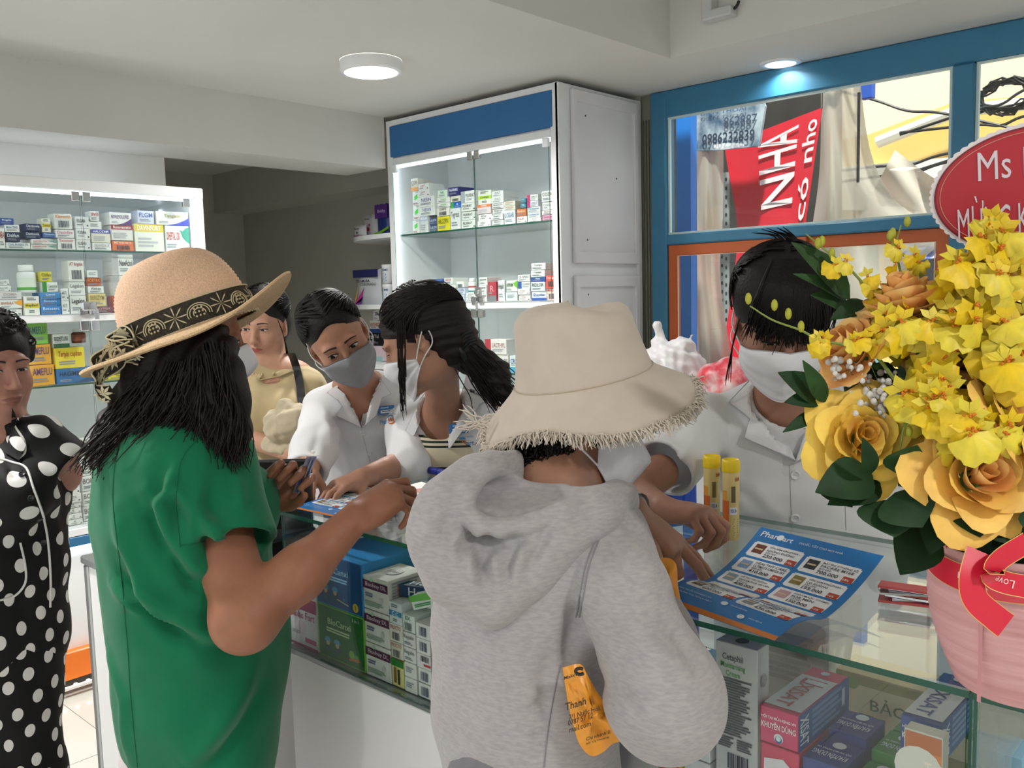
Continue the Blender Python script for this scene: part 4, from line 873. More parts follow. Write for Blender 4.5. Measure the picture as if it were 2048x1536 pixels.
# ------------------------------------------------------------------ heads; local axes: x to the person's left, y forward out of the face, z up
class Head:
    def __init__(s, c, fwd, up=(0, 0, 1), sc=1.0):
        f = nrm(fwd); u = nrm(np.asarray(up, float)-f*(np.asarray(up, float) @ f))
        s.R = np.stack([np.cross(u, f), f, u], 1); s.c = V(*c); s.k = sc      # columns: left, forward, up
    def w(s, p): return np.asarray(p, float)*s.k @ s.R.T+s.c
    def add(s, S, neck=None, slim=1.0, ears=True, neck_r=.052):
        R = s.R; k = s.k; e = lambda c, r, kk=.02, op='u', Q=None: S.ell(s.w(c), V(*r)*k, R if Q is None else R @ Q, kk*k, op)
        e((0, -.018, .040), (.0740, .0930, .0800)); e((0, .022, -.012), (.0655, .066, .090), .03); e((0, .034, -.062), (.050*slim, .048, .042), .03)
        e((0, .070, -.096), (.020*slim, .016, .014), .02)
        for x in (-1, 1):
            e((x*.036, .058, -.030), (.026, .024, .026), .025); e((x*.031, .078, .022), (.022, .010, .010), .014)
            e((x*.030, .090, .002), (.0155, .0125, .0105), .010, 's')
            e((x*.0305, .0735, .002), (.0155, .0130, .0125), .004)
            e((x*.048, .014, -.066), (.014*slim, .030, .026), .03)
            if ears:
                Q = rotz(-x*.45) @ rotx(.12)
                e((x*.075, -.012, -.006), (.0065, .0165, .030), .006, 'u', Q); e((x*.0825, -.008, -.004), (.0055, .0100, .0200), .004, 's', Q); e((x*.073, -.008, -.034), (.006, .008, .010), .006)
        S.cap(s.w((0, .084, .016)), s.w((0, .106, -.030)), .0075*k, .0105*k, .012*k); e((0, .107, -.034), (.0105, .009, .0085), .006)
        for x in (-1, 1): e((x*.0105, .0985, -.036), (.0075, .0085, .007), .005)
        e((0, .088, -.060), (.024, .010, .0055), .010); e((0, .0865, -.0705), (.020, .0095, .0060), .008); e((0, .100, -.0655), (.022, .012, .0014), .003, 's')
        if neck is not None:
            S.cap(s.w((0, -.022, -.050)), neck, neck_r*k, neck_r*1.12*k, .035)
        return s
    def patch(s, bvh, poly, m, lift=.0006, res=.004):
        """thin feature laid on the face: local (x,z) outline"""
        fr = (s.w((0, .0, 0)), s.R[:, 0], s.R[:, 2]); poly = [(x*s.k, z*s.k) for x, z in poly]
        return drape(bvh, fr, poly, m, lift, .0005, res)
    def features(s, bvh, parent, gaze=(0, 0), lid=.6, brow='#2a201c', lips='#a8605a', mouth=True, white='#d8d2cc'):
        mw, mi, ml, mb_ = mat('eye_white_'+white[1:], white, .3), mat('iris_dark', '#1c1210', .15), mat('lash', '#17100e', .6), mat('brow_'+brow[1:], brow, .8)
        for x in (-1, 1):
            ex = .0305
            N = 11; hw, hu, hl = .0135, .0062*lid, .0040*max(lid, .35)
            up = [(-hw+2*hw*i/(N-1), hu*math.sin(math.pi*(i/(N-1)))**.8+.0012*x*0+(.0018*(i/(N-1)-.5))*x) for i in range(N)]
            lo = [(-hw+2*hw*i/(N-1), -hl*math.sin(math.pi*(i/(N-1)))+(.0018*(i/(N-1)-.5))*x) for i in range(N)]
            ol = [(x*ex+a, .002+b) for a, b in lo]+[(x*ex+a, .002+b) for a, b in up[::-1][1:-1]]
            q = MB(); v, f = s.patch(bvh, ol, mw, .0004); q.add(v, f, mw); q.build('eye', parent)
            gx, gz = gaze; r = .0062
            ir = [(x*ex+gx+r*math.cos(a), .002+gz+max(min(r*math.sin(a), hu*.9-gz), -hl-gz)) for a in np.linspace(0, 2*math.pi, 14, endpoint=False)]
            q = MB(); v, f = s.patch(bvh, ir, mi, .0010, .003); q.add(v, f, mi); q.build('iris', parent)
            la = [(x*ex+a, .002+b-.0004) for a, b in up]+[(x*ex+a*1.06, .002+b+.0018) for a, b in up[::-1]]
            q = MB(); v, f = s.patch(bvh, la, ml, .0012, .004); q.add(v, f, ml); q.build('eyelash', parent)
            br = [(x*(.012+.036*i/8), .0205+.0055*math.sin(i/8*2.3)-.001*i/8) for i in range(9)]; bt = [(a, b+.0052*(1-.75*i/8)) for i, (a, b) in enumerate(br)]
            q = MB(); v, f = s.patch(bvh, br+bt[::-1], mb_, .0009, .004); q.add(v, f, mb_); q.build('eyebrow', parent)
        if mouth:
            m = mat('lips_'+lips[1:], lips, .4)
            up = [(-.024+.048*i/10, -.0655+.0072*math.sin(math.pi*i/10)**.7-(.0018 if i == 5 else 0)) for i in range(11)]; lo = [(-.024+.048*i/10, -.0655-.0088*math.sin(math.pi*i/10)**.8) for i in range(11)]
            q = MB(); v, f = s.patch(bvh, [(a, b) for a, b in up]+[(a, -.0652) for a, b in up[::-1][1:-1]], m, .0006); q.add(v, f, m); q.build('lip', parent)
            q = MB(); v, f = s.patch(bvh, lo+[(a, -.0662) for a, b in lo[::-1][1:-1]], m, .0006); q.add(v, f, m); q.build('lip', parent)
    def mask(s, bvh, parent, m, top=.004, loops=True, pleats=True, name='face_mask', fold_=False, mloop=None, bottom=-.118):
        """surgical mask stretched from the nose bridge under the chin, ear to ear"""
        nu, nv = 33, 17; pts = np.zeros((nv, nu, 3))
        for j in range(nv):
            for i in range(nu):
                u = i/(nu-1)*2-1; t = j/(nv-1)
                th = u*1.28
                ztop = top-.030*abs(u)**1.6; zbot = bottom+.060*abs(u)**1.7
                z = ztop+(zbot-ztop)*t
                d = V(math.sin(th), math.cos(th), 0)
                org = s.w(V(0, .0, z)+d*.2); dr = -(s.R @ d)
                h = bvh.ray_cast(Vector(org), Vector(dr), .2*s.k)
                r = .2-(h[3]/s.k) if h[0] is not None else .03
                pts[j, i] = (th, r, z)
        rr = pts[:, :, 1].copy()
        for _ in range(10):     # stretch the cloth over hollows: never below the face
            q = rr.copy(); q[1:-1] = np.maximum(rr[1:-1], .5*(rr[2:]+rr[:-2])); q[:, 1:-1] = np.maximum(q[:, 1:-1], .5*(q[:, 2:]+q[:, :-2])); rr = q
        # under the chin the cloth hangs on
        rr[-1] = np.maximum(rr[-1], rr[-4]*.94)
        for j in (-3, -2): rr[j] = np.maximum(rr[j], rr[-4]*.97)
        v = []
        for off in (.0052, .0030):
            for j in range(nv):
                for i in range(nu):
                    th, _, z = pts[j, i]; t = j/(nv-1); u = i/(nu-1)*2-1
                    pl = .0028*(math.sin(t*3*2*math.pi)*.5+.5)*(1-abs(u)**6) if pleats else .0
                    cr = .012*math.exp(-(u/.05)**2)*math.sin(math.pi*min(1, t*1.1)) if fold_ else 0
                    r = rr[j, i]+off+pl+cr
                    v.append(s.w((math.sin(th)*r, math.cos(th)*r, z)))
        N = nu*nv; f = []
        for j in range(nv-1):
            for i in range(nu-1):
                a = j*nu+i; f.append([a, a+1, a+nu+1, a+nu]); f.append([N+a+1, N+a, N+a+nu, N+a+nu+1])
        for i in range(nu-1): f.append([i+1, i, N+i, N+i+1]); k = (nv-1)*nu+i; f.append([k, k+1, N+k+1, N+k])
        for j in range(nv-1): a = j*nu; f.append([a, a+nu, N+a+nu, N+a]); a = j*nu+nu-1; f.append([a+nu, a, N+a, N+a+nu])
        o = mesh_obj(name, v, f, m, parent, None, True)
        q = MB()
        for t0 in ((0, .03) if pleats else (0,)):
            row = [V(*v[int(round(t0*(nv-1)))*nu+i]) for i in range(nu)]; q.tube(row, .0009, m, 5)
        row = [V(*v[(nv-1)*nu+i]) for i in range(nu)]; q.tube(row, .0009, m, 5); q.build('hem', o)
        if loops:
            for x, ii in ((-1, 0), (1, nu-1)):
                sgn = math.copysign(1, (np.asarray(v[ii])-s.c) @ s.R[:, 0])
                a = V(*v[1*nu+ii]); b_ = V(*v[(nv-2)*nu+ii]); ear = s.w((sgn*.079, -.030, .020)); ear2 = s.w((sgn*.079, -.030, -.022)); q = MB()
                mid = lambda p, q_, o_: (p+q_)/2+s.R[:, 0]*sgn*o_*s.k
                q.tube(spline([a, mid(a, ear, .010), ear, s.w((sgn*.080, -.037, 0)), ear2, mid(b_, ear2, .010), b_], 5), .0016, mloop or m, 5); q.build('ear_loop', o)
        return o
SKIN = {}
def skin(col): return mat('skin_'+col[1:], col, .5, spec=.35, sub=.12, var=((40, 40, 40), .07), bump=(300, .08, .0008))
HAIRM = mat('hair_black', '#120f0e', .55, spec=.28, bump=(160, .6, .002)); HAIRB = mat('hair_dark_brown', '#1d1310', .55, spec=.28, bump=(160, .6, .002))
def strands(curves, r0, m, name, parent, n=4):
    q = MB()
    for c in curves:
        L = len(c); r = r0*np.sin(np.linspace(.25, .97, L)*math.pi)**.6+.0003; v, f = tube_mesh(c, r, n, False); q.add(v, f, m)
    return q.build(name, parent, True)
def swept(H, n, top, seed, end=(0, -1, -.25), part=0.0, endj=.12, r0=.0012, m=None, parent=None, drop=0, hl=(.72, .66, .55, .10, .10, -.35)):
    """fine hair combed from the hairline over the skull to the nape"""
    rn = np.random.RandomState(seed); cs = []; E = V(.075+top, .094+top, .081+top); c0 = V(0, -.022, .046); end = V(*end)
    for i in range(n):
        u = rn.uniform(-1, 1); a = abs(u); sg = 1 if u > 0 else -1
        yy = hl[0]+(hl[2]-hl[0])*min(1, a*2) if a < .5 else hl[2]+(hl[4]-hl[2])*(a-.5)*2; zz = hl[1]+(hl[3]-hl[1])*min(1, a*2) if a < .5 else hl[3]+(hl[5]-hl[3])*(a-.5)*2
        k = rn.rand()**1.6; d0 = nrm(V(sg*math.sqrt(max(.0, 1-yy*yy-zz*zz)) if a > .08 else part+.05*sg, yy, zz)*(1-k)+V(sg*.25*rn.rand(), -.25, 1)*k)
        d1 = nrm(end+rn.normal(size=3)*endj); sd = nrm(V(sg*(.35+.5*a), 0, .25))
        pts = []; l = 1.0+rn.uniform(-.01, .025)
        for t in np.linspace(0, 1, 10):
            d = nrm(d0*(1-t)**1.3+sd*1.1*math.sin(math.pi*t)*.9+d1*t**1.3); pts.append(H.w(c0+d*E*l+V(0, 0, -drop*t*t)))
        cs.append(np.array(pts))
    return strands(cs, r0, m or HAIRM, 'hair_strands', parent, 3)
def person(foot, label, group=None):
    return empty('person', foot, label, 'person', group)
def sdf_obj(name, S, h, m, parent, disp=None, relax=1, midx=None):
    v, q = S.mesh(h, relax)
    if disp is not None: v = disp(v, vert_normals(v, q), q)
    o = mesh_obj(name, v, q, m, parent, midx(v[q].mean(1)) if midx else None, True)
    return o, v, q
def join_mesh(parts):
    vs, qs, b = [], [], 0
    for v, q in parts: vs.append(v); qs.append(q+b); b += len(v)
    return np.vstack(vs), np.vstack(qs)
# ================================================================== PEOPLE
RH = nrm(V(RT[0], RT[1], 0)); FH = nrm(V(FW[0], FW[1], 0)); ZU = V(0, 0, 1)
def torso(S, secs, side, k=.04):
    for (c0, w0), (c1, w1) in zip(secs[:-1], secs[1:]): S.ecap(c0, c1, w0, w1, side, k)
def legs(parent, hips, feet, r, m, name='trousers', h=.014, extra=None):
    S = SDF()
    for hp, ft in zip(hips, feet):
        kn = (hp+ft)/2+V(0, 0, .02)
        S.cap(hp, kn, r[0], r[1], .04); S.cap(kn, ft+V(0, 0, .06), r[1], r[2], .03)
    if extra: extra(S)
    return sdf_obj(name, S, h, m, parent)
def shoes(parent, feet, fwd, m):
    for ft in feet:
        S = SDF(); f = nrm(V(fwd[0], fwd[1], 0)); S.cap(ft+V(0, 0, .035)-f*.05, ft+V(0, 0, .028)+f*.11, .034, .030, .02); S.cap(ft+V(0, 0, .05), ft+V(0, 0, .09), .034, .04, .02); S.cut(ft+V(0, 0, .002), (0, 0, -1), .25)
        sdf_obj('shoe', S, .009, m, parent)
def seam(bvh, pxs, m, name, parent, r=.0012, lift=.0006, n=10):
    pts = []
    for x, y in spline([(a, b, 0) for a, b in pxs], n)[:, :2]:
        p, nn = cast(bvh, x, y)
        if p is not None: pts.append(p+nrm(nn)*lift)
    if len(pts) > 2: q = MB(); q.tube(pts, r, m, 5); return q.build(name, parent)
def picpatch(bvh, pts, m, name, parent, lift=.003, th=.002, res=.008, toward=None):
    """cloth patch whose outline is read off the picture, laid on the garment facing the viewer"""
    hits = [cast(bvh, x, y)[0] for x, y in pts]; ok = [h for h in hits if h is not None]
    if not ok: return None
    c = np.mean(ok, 0); n = nrm(EYE-c); u = nrm(np.cross(ZU, n)); v_ = np.cross(n, u); t = depth(c)
    poly = []
    for (x, y), h in zip(pts, hits):
        p = h if h is not None else P(x, y, t)
        d = nrm(p-EYE); q = EYE+d*(((c-EYE) @ n)/(d @ n)); poly.append(((q-c) @ u, (q-c) @ v_))
    vv, ff = drape(bvh, (c, u, v_), poly, m, lift, th, res)
    q = MB(); q.add(vv, ff, m); o = q.build(name, parent)
    if name in ('lapel', 'inner_collar', 'neck_flap'):
        k = len(poly); q = MB(); q.tube([V(*vv[i % k]) for i in range(k+1)], .0012, mat('coat_edge', '#aeb0b4', .8) if name != 'neck_flap' else m, 5); q.build('hem', o)
    return o
def cuff_ring(p, d, r0, r1, m, name, parent, w_=.012): 
    d = nrm(d); q = MB(); v, f = tube_mesh([p-d*w_, p+d*w_], r0, 24, False); q.add(v, f, m); q.build(name, parent, True)
def cloth(name, col='#ffffff', sc=60, var=.06, rough=.85, weave=900): return mat(name, col, rough, spec=.2, sheen=.15, var=(sc, var), bump=(weave, .15, .0006))
def crown_hair(S, H, top=.012, back=.0, cut=True, low=-.07, side=.0, fringe=.0):
    """close cap of hair round the skull; the face side is carved away"""
    R = H.R; k = H.k
    S.ell(H.w((0, -.022, .046)), V(.074+top+side, .093+top, .080+top)*k, R, .02)
    S.ell(H.w((0, -.060, -.015)), V(.066+side, .056+back, .075)*k, R, .04)
    if cut:
        S.ell(H.w((0, .085+fringe*-.02, -.050)), V(.064, .085, .098-fringe)*k, R, .012, 's')
        for x in (-1, 1): S.ell(H.w((x*.080, .020, -.062)), V(.040, .052, .062)*k, R, .012, 's')
def hair_over(H, n, path, jit, r0, m, parent, seed, steps=10, name='hair_strands', bvh=None):
    """n strands, each through local points path(s,u) with u across 0..1"""
    rn = np.random.RandomState(seed); cs = []
    for i in range(n):
        u = rn.rand(); pts = [H.w(V(*p)+rn.normal(size=3)*jit*(.3+.7*j/len(path(u)))) for j, p in enumerate(path(u))]; cs.append(spline(pts, max(2, steps//len(pts))))
    return strands(cs, r0, m, name, parent)
def button(bvh, px, py, m, parent, r=.006):
    p, n = cast(bvh, px, py)
    if p is None: return
    n = nrm(n); u = nrm(np.cross(n, ZU)); w_ = np.cross(n, u); R = np.stack([u, w_, n], 1)
    q = MB(); q.lathe([(.0005, .0022), (r*.7, .0022), (r*.8, .0032), (r, .0026), (r, -.002)], p, m, 16, R); o = q.build('button', parent, True)
    for a in (-1, 1): q = MB(); q.sphere(p+u*a*r*.25+n*.0023, .0008, ink('#8a8884'), 6, 4); q.build('buttonhole', o)

# ------------------------------------------------------------------ 1. customer in the green shirt
def build_green():
    t0 = 1.66; f = nrm(RH*.78+FH*.62); sd = np.cross(ZU, f); sk = skin('#a06c54')
    c = lambda x, y, dt=0: P(x, y, t0+(y-900)*.00010+dt)
    foot = P(395, 1400, t0+.06); foot = V(foot[0], foot[1], 0)
    root = person(foot, 'customer in a green T-shirt and straw hat holding cash at the counter')
    H = Head(P(378, 674, t0+.02), RH*.86+FH*.42-ZU*.16, up=ZU+RH*.05, sc=1.0)
    sh_r, el_r, wr_r = c(428, 925, -.03), P(492, 1235, 1.50), P(712, 1035, 1.62)
    B = SDF(); H.add(B, c(372, 838, .03), neck_r=.055); B.ecap(c(352, 880), c(350, 960), (.10, .05), (.12, .07), sd, .05)
    v1, q1 = B.mesh(.004)
    A = SDF(); A.chain([c(422, 985, -.03), c(432, 1040, -.06), el_r, P(600, 1145, 1.55), wr_r], [.045, .056, .049, .043, .0285], .03)
    A.ell(el_r+ZU*-.008-RH*.006, (.046, .046, .044), None, .03)
    hd = nrm(P(800, 975, 1.66)-wr_r)
    hand(A, wr_r, hd+RH*.1, -ZU*.8+FH*.35-RH*.1, 1, ((.5, 1.0, .5), (.75, .9, .45), (.95, .95, .5), (1.1, 1.0, .5)), thumb=(.55, .5), sc=1.02)
    v2, q2 = A.mesh(.0035)
    L = SDF(); wl = P(522, 1005, 1.80); L.chain([c(395, 950, .22), P(440, 1120, 1.86), wl], [.05, .045, .029], .03)
    hdl = nrm(P(600, 930, 1.80)-wl)
    tips = hand(L, wl, hdl, -FH*.75+RH*.4+ZU*.3, 1, ((.75, 1.05, .7), (.85, 1.1, .7), (.95, 1.1, .7), (1.05, 1.1, .7)), thumb=(.75, .45), sc=1.02)
    v3, q3 = L.mesh(.0035)
    v, q = join_mesh([(v1, q1), (v2, q2), (v3, q3)]); body = mesh_obj('body', v, q, sk, root, None, True)
    hb = bvh_of(v1, q1); H.features(hb, root, mouth=False)
    # shirt
    S = SDF(); secs = [(c(352, 868), (.145, .078)), (c(332, 930), (.180, .112)), (c(345, 1030), (.186, .134)), (c(372, 1150), (.184, .142)), (c(388, 1260), (.186, .144)), (c(395, 1380), (.188, .142)), (c(398, 1470), (.178, .132)), (c(405, 1560), (.165, .122))]
    sl_end = c(452, 1085, -.105)
    S.cap(sh_r+ZU*.01, sl_end, .074, .088, .035); S.cap(sl_end-nrm(sl_end-sh_r)*.02, sl_end+nrm(sl_end-sh_r)*.10, .076, .078, .006, 's'); S.cut(sl_end+nrm(sl_end-sh_r)*.005, sl_end-sh_r, .125)
    torso(S, secs, sd, .030); S.ell(c(470, 1010, .10), (.09, .09, .09), None, .06); S.ell(c(495, 1270, .06), (.065, .07, .12), None, .08)
    S.cap(c(300, 905, .20), c(300, 1040, .26), .07, .075, .03)
    S.cut(c(384, 842, .015), nrm(ZU*.95+f*.3), .16)
    S.cap(c(392, 850, .02), c(405, 800, .02), .060, .070, .008, 's')
    green = cloth('green_jersey', '#12704c', 9, .10, .9)
    def disp(v, n, q):
        bv = bvh_of(v, q)
        for pts, a, w_ in [([(330, 960), (430, 1060), (520, 1105)], .007, .016), ([(340, 985), (430, 1095), (545, 1140)], -.008, .015), ([(300, 980), (390, 1130), (540, 1185)], .008, .018), ([(275, 1010), (380, 1165), (540, 1215)], -.007, .016),
                           ([(235, 1020), (290, 1180), (420, 1265), (540, 1265)], .009, .020), ([(240, 1150), (330, 1255), (470, 1290)], -.011, .016), ([(220, 1165), (300, 1225), (420, 1240)], .007, .016), ([(330, 940), (300, 1040), (330, 1130)], -.006, .016),
                           ([(355, 930), (320, 1010), (345, 1090)], .006, .014), ([(350, 1000), (348, 1060), (352, 1100)], -.005, .012), ([(500, 1350), (440, 1450), (370, 1530)], .008, .022), ([(520, 1380), (470, 1480), (420, 1540)], -.007, .020), ([(215, 1290), (250, 1400), (260, 1520)], .005, .02),
                           ([(470, 930), (480, 1000), (470, 1060)], .004, .012), ([(430, 960), (420, 1030), (425, 1080)], -.004, .012), ([(400, 960), (390, 1020), (385, 1080)], .004, .011)]:
            v = pix_fold(v, n, pts, a*2.5, w_*.85, t0, bv)
        return v+n*(.0022*vnoise(v*6, 3))[:, None]
    so, sv, sq = sdf_obj('shirt', S, .005, green, root, disp, 2)
    sb = bvh_of(sv, sq); dk = cloth('green_seam', '#106a48')
    seam(sb, [(232, 905), (226, 1000), (240, 1130), (255, 1290), (262, 1400), (275, 1534)], dk, 'seam', so, .0010)
    seam(sb, [(425, 850), (365, 915), (352, 1000), (360, 1095)], dk, 'seam', so, .0012); seam(sb, [(358, 1092), (440, 1078), (510, 1058)], dk, 'seam', so, .0009)
    legs(root, [c(350, 1500, -.02), c(420, 1500, .06)], [foot-sd*.09+V(0, 0, 0), foot+sd*.09], (.10, .075, .055), cloth('pale_pink_trousers', '#dccfd2'))
    shoes(root, [foot-sd*.09, foot+sd*.09], f, mat('dark_shoe', '#2c2624', .5))
    # mask worn on the lower face
    H.mask(hb, root, cloth('mask_white', '#e8e6ea', 30, .03), top=.0, fold_=True, pleats=True)
    # long wavy hair
    S = SDF(); crown_hair(S, H, -.002, .0)
    hp = lambda x, y, dt=0: P(x, y, t0+dt)
    for pts, rs in [([(372, 735, .0), (318, 800, .0), (250, 870, -.03), (200, 930, -.04)], [.085, .070, .045, .016]), ([(385, 735, -.01), (372, 810, -.03), (345, 880, -.045)], [.08, .065, .022]), ([(430, 700, -.055), (432, 780, -.07), (448, 850, -.075), (468, 925, -.06)], [.035, .045, .040, .014]), ([(390, 740, .04), (420, 820, .05), (450, 880, .06)], [.07, .06, .03])]:
        S.chain([hp(*p) for p in pts], rs, .04)
    ho, hv, hq = sdf_obj('hair', S, .007, HAIRB, root, lambda v, n, q: v+n*(.004*np.sin((v @ RT)*150+5*np.sin(v[:, 2]*24)))[:, None])
    rn = np.random.RandomState(5); cs = []
    def lock(x0, y0, x1, y1, n, spread, dt0, dt1, wav, bend=0):
        for i in range(n):
            a, b_, ph, fq, e = rn.normal(), rn.normal(), rn.uniform(0, 6.28), rn.uniform(7, 11), rn.uniform(.75, 1.08)
            pts = []
            for s in np.linspace(0, 1, 15):
                s2 = s*e; x = x0+(x1-x0)*s2+a*spread*(.5+.5*s)+wav*math.sin(ph+s*fq)*s+bend*math.sin(s*3.1); y = y0+(y1-y0)*s2+b_*spread*.3
                pts.append(P(x, y, t0+dt0+(dt1-dt0)*s-.012*abs(b_)+.010*math.cos(ph+s*fq)*s))
            cs.append(np.array(pts))
    lock(335, 735, 190, 935, 210, 24, -.055, -.085, 14, -12); lock(300, 740, 215, 900, 110, 16, -.05, -.07, 13, -8); lock(350, 735, 290, 900, 180, 24, -.085, -.10, 13); lock(385, 730, 360, 885, 140, 22, -.10, -.10, 12)
    lock(425, 690, 465, 925, 190, 17, -.10, -.10, 13, 6); lock(445, 690, 440, 900, 90, 10, -.09, -.10, 10); lock(400, 720, 420, 900, 110, 18, -.10, -.11, 11)
    strands(cs, .0014, HAIRB, 'hair_strands', ho, 3)
    # straw hat: worn by her, a thing of its own
    U = nrm(UP*.90-RT*.35-FW*.10); fr = nrm(RT-U*(RT @ U)); bk = np.cross(U, fr); R = np.stack([fr, bk, U], 1); hc = P(384, 664, t0+.012)
    hat = empty('straw_hat', hc, 'straw sun hat with a dark lace band worn by the green shirt customer', 'hat')
    straw = mat('straw', '#f0c8a8', .8, var=((400, 400, 400), .2)); straw2 = mat('straw_brim', '#e8c49a', .8, var=((400, 400, 400), .2))
    def surf(prof, nm, m, wav=0.0, n=96):
        vv = []
        for i, (r, z) in enumerate(prof):
            for k in range(n):
                a = 2*math.pi*k/n; e = wav*max(0, (r-.119)/.08)
                zz = z+e*(.036*max(0, math.cos(a))**3+.012*math.sin(2*a+.8)-.010*max(0, -math.cos(a)))
                rr = r*(1.0+(.06*math.cos(a)**2 if True else 0))
                vv.append(R @ V(rr*math.cos(a), rr*math.sin(a)*.94, zz)+hc)
        ff = [[i*n+k, i*n+(k+1) % n, (i+1)*n+(k+1) % n, (i+1)*n+k] for i in range(len(prof)-1) for k in range(n)]
        return mesh_obj(nm, vv, ff, m, hat, None, True)
    prof = []
    for i in range(60):   # stitched rings of braid
        s = i/59; th = s*math.pi/2
        r = .114*math.sin(th)**.62 if s < .72 else .114*math.sin(.72*math.pi/2)**.62+(.119-.114*math.sin(.72*math.pi/2)**.62)*(s-.72)/.28
        z = .150*math.cos(th)**.85 if s < .999 else 0
        prof.append((max(r, .0005)+.0020*(i % 2), z+.0006*(i % 2)))
    surf(prof, 'crown', straw)
    bp = [(.117+.0024*i+.0004*(i % 2), .0024*(i % 2)-.0003*i-.014*max(0, (i-26)/10)**2*(-.6)) for i in range(35)]
    surf(bp+[(bp[-1][0]-.001, bp[-1][1]-.003)]+[(r, z-.004) for r, z in bp[::-1]], 'brim', straw2, 1.0)
    lace = mat('lace_dark', '#3b362e', .9, var=(200, .5)); cream = mat('lace_cream', '#cfc6a6', .9)
    n = 96; vv = []
    for z in (-.002, .046):
        for k in range(n): a = 2*math.pi*k/n; r = (.1205 if z < 0 else .1175)*(1+.06*math.cos(a)**2); vv.append(R @ V(r*math.cos(a), r*math.sin(a)*.94, z)+hc)
    band = mesh_obj('lace_band', vv, [[k, (k+1) % n, n+(k+1) % n, n+k] for k in range(n)], lace, hat, None, True)
    def bpt(a, z, o=.0015): r = (.1205-.003*max(0, z)/.046)*(1+.06*math.cos(a)**2)+o; return R @ V(r*math.cos(a), r*math.sin(a)*.94, z)+hc
    q = MB()
    for k in range(18):
        a0 = 2*math.pi*k/18
        if k % 2 == 0:
            for j in range(8):
                b0 = 2*math.pi*j/8; L_ = .021
                pl = [(.002, -.5), (.4, -.22), (.8, -.18), (1, 0), (.8, .18), (.4, .22)]
                q.add([bpt(a0+(L_*s*math.cos(b0+w_*.55*(1-s*.4)))/.113, .023+L_*s*math.sin(b0+w_*.55*(1-s*.4))) for s, w_ in pl], [list(range(6))], cream)
        else:
            for rr in (.010, .016, .020):
                q.tube([bpt(a0+rr*math.cos(b0)/.113, .018+rr*.9*math.sin(b0)) for b0 in np.linspace(-.3, 3.4, 12)], .0011, cream, 4)
            for j in range(9): q.sphere(bpt(a0+(j % 3-1)*.055, .014+.007*(j//3)), .002, cream, 6, 4)
    for k in range(72): a = 2*math.pi*k/72; q.tube([bpt(a+.02*math.cos(b0)*2, -.002+.004*math.sin(b0)) for b0 in np.linspace(0, 6.28, 9)], .0009, cream, 4)
    q.tube([bpt(2*math.pi*k/96, .046) for k in range(97)], .0012, cream, 4); q.build('lace_pattern', band)
    # bow and trailing ends at the back
    ntail = [([(262, 694), (235, 690), (214, 706), (197, 728), (190, 752)], .034), ([(268, 700), (240, 712), (218, 735), (200, 757), (194, 775), (200, 788), (222, 786)], .036), ([(275, 712), (258, 708), (232, 706), (240, 700), (268, 696)], .036), ([(276, 690), (258, 668), (236, 672), (222, 690), (250, 700)], .030)]
    for pp, wd in ntail:
        pts = spline([P(x, y, t0-.09) for x, y in pp], 5); T_, U_, W_2 = frames(pts); vv = []; N_ = len(pts)
        for s in (-.5, -.17, .17, .5):
            for i in range(N_): vv.append(pts[i]+nrm(UP*.75-FW*.5+RT*.2*math.sin(i*.7))*wd*s+FW*.008*math.cos(s*5+i*.4))
        ff = [[j*N_+i, j*N_+i+1, (j+1)*N_+i+1, (j+1)*N_+i] for j in range(3) for i in range(N_-1)]
        tl = mesh_obj('lace_tail', vv, ff, lace, hat, None, True)
        q = MB(); vv = np.array(vv).reshape(4, N_, 3)-FW*.0015
        for row in (0, 3): q.tube(vv[row], .0016, cream, 4)
        for i in range(2, N_-2, 5):
            c0 = (vv[1, i]+vv[2, i])/2; eu, ev = nrm(pts[i+1]-pts[i-1]), nrm(vv[3, i]-vv[0, i])
            for j in range(8):
                b0 = 2*math.pi*j/8; d1 = eu*math.cos(b0)+ev*math.sin(b0); d2 = -eu*math.sin(b0)+ev*math.cos(b0); L_ = wd*.5
                q.add([c0-FW*.001, c0+d1*L_*.5-d2*.003-FW*.001, c0+d1*L_-FW*.001, c0+d1*L_*.5+d2*.003-FW*.001], [(0, 1, 2, 3)], cream)
        q.build('lace_pattern', tl)
    # folded banknotes in the left hand
    n0 = P(600, 950, 1.765); money = mat('banknote', '#8f93b8', .8, var=(60, .3, '#c9c4d2'))
    q = MB(); ax = nrm(P(612, 915, 1.75)-P(585, 985, 1.77)); w_ = nrm(RH*.8-FH*.4); nn = np.cross(ax, w_); vv = []
    for i, s in enumerate(np.linspace(-.042, .042, 6)):
        for j in range(7): a = j/6*math.pi*1.15; vv.append(n0+ax*s+w_*(.012*math.cos(a)+.002*j)+nn*.008*math.sin(a))
    q.add(vv, [[i*7+j, i*7+j+1, i*7+8+j, i*7+7+j] for i in range(5) for j in range(6)], money)
    vv = [p+nn*.004+w_*.006 for p in np.array(vv)]; q.add(vv, [[i*7+j, i*7+j+1, i*7+8+j, i*7+7+j] for i in range(5) for j in range(6)], mat('banknote_blue', '#6f7fb4', .8, var=(60, .3, '#b9b6cc')))
    tag(q.build('banknotes', origin=n0), 'folded blue and mauve banknotes held in her fist', 'money')
    q = MB(); q.tube(np.array([wl+nrm(wl-hdl)*0+.031*(math.cos(a)*nrm(np.cross(hdl, ZU))+math.sin(a)*nrm(np.cross(hdl, np.cross(hdl, ZU))))-hdl*.012 for a in np.linspace(0, 6.28, 20)]), .0025, CHROME, 6); q.build('bracelet', root)
build_green()
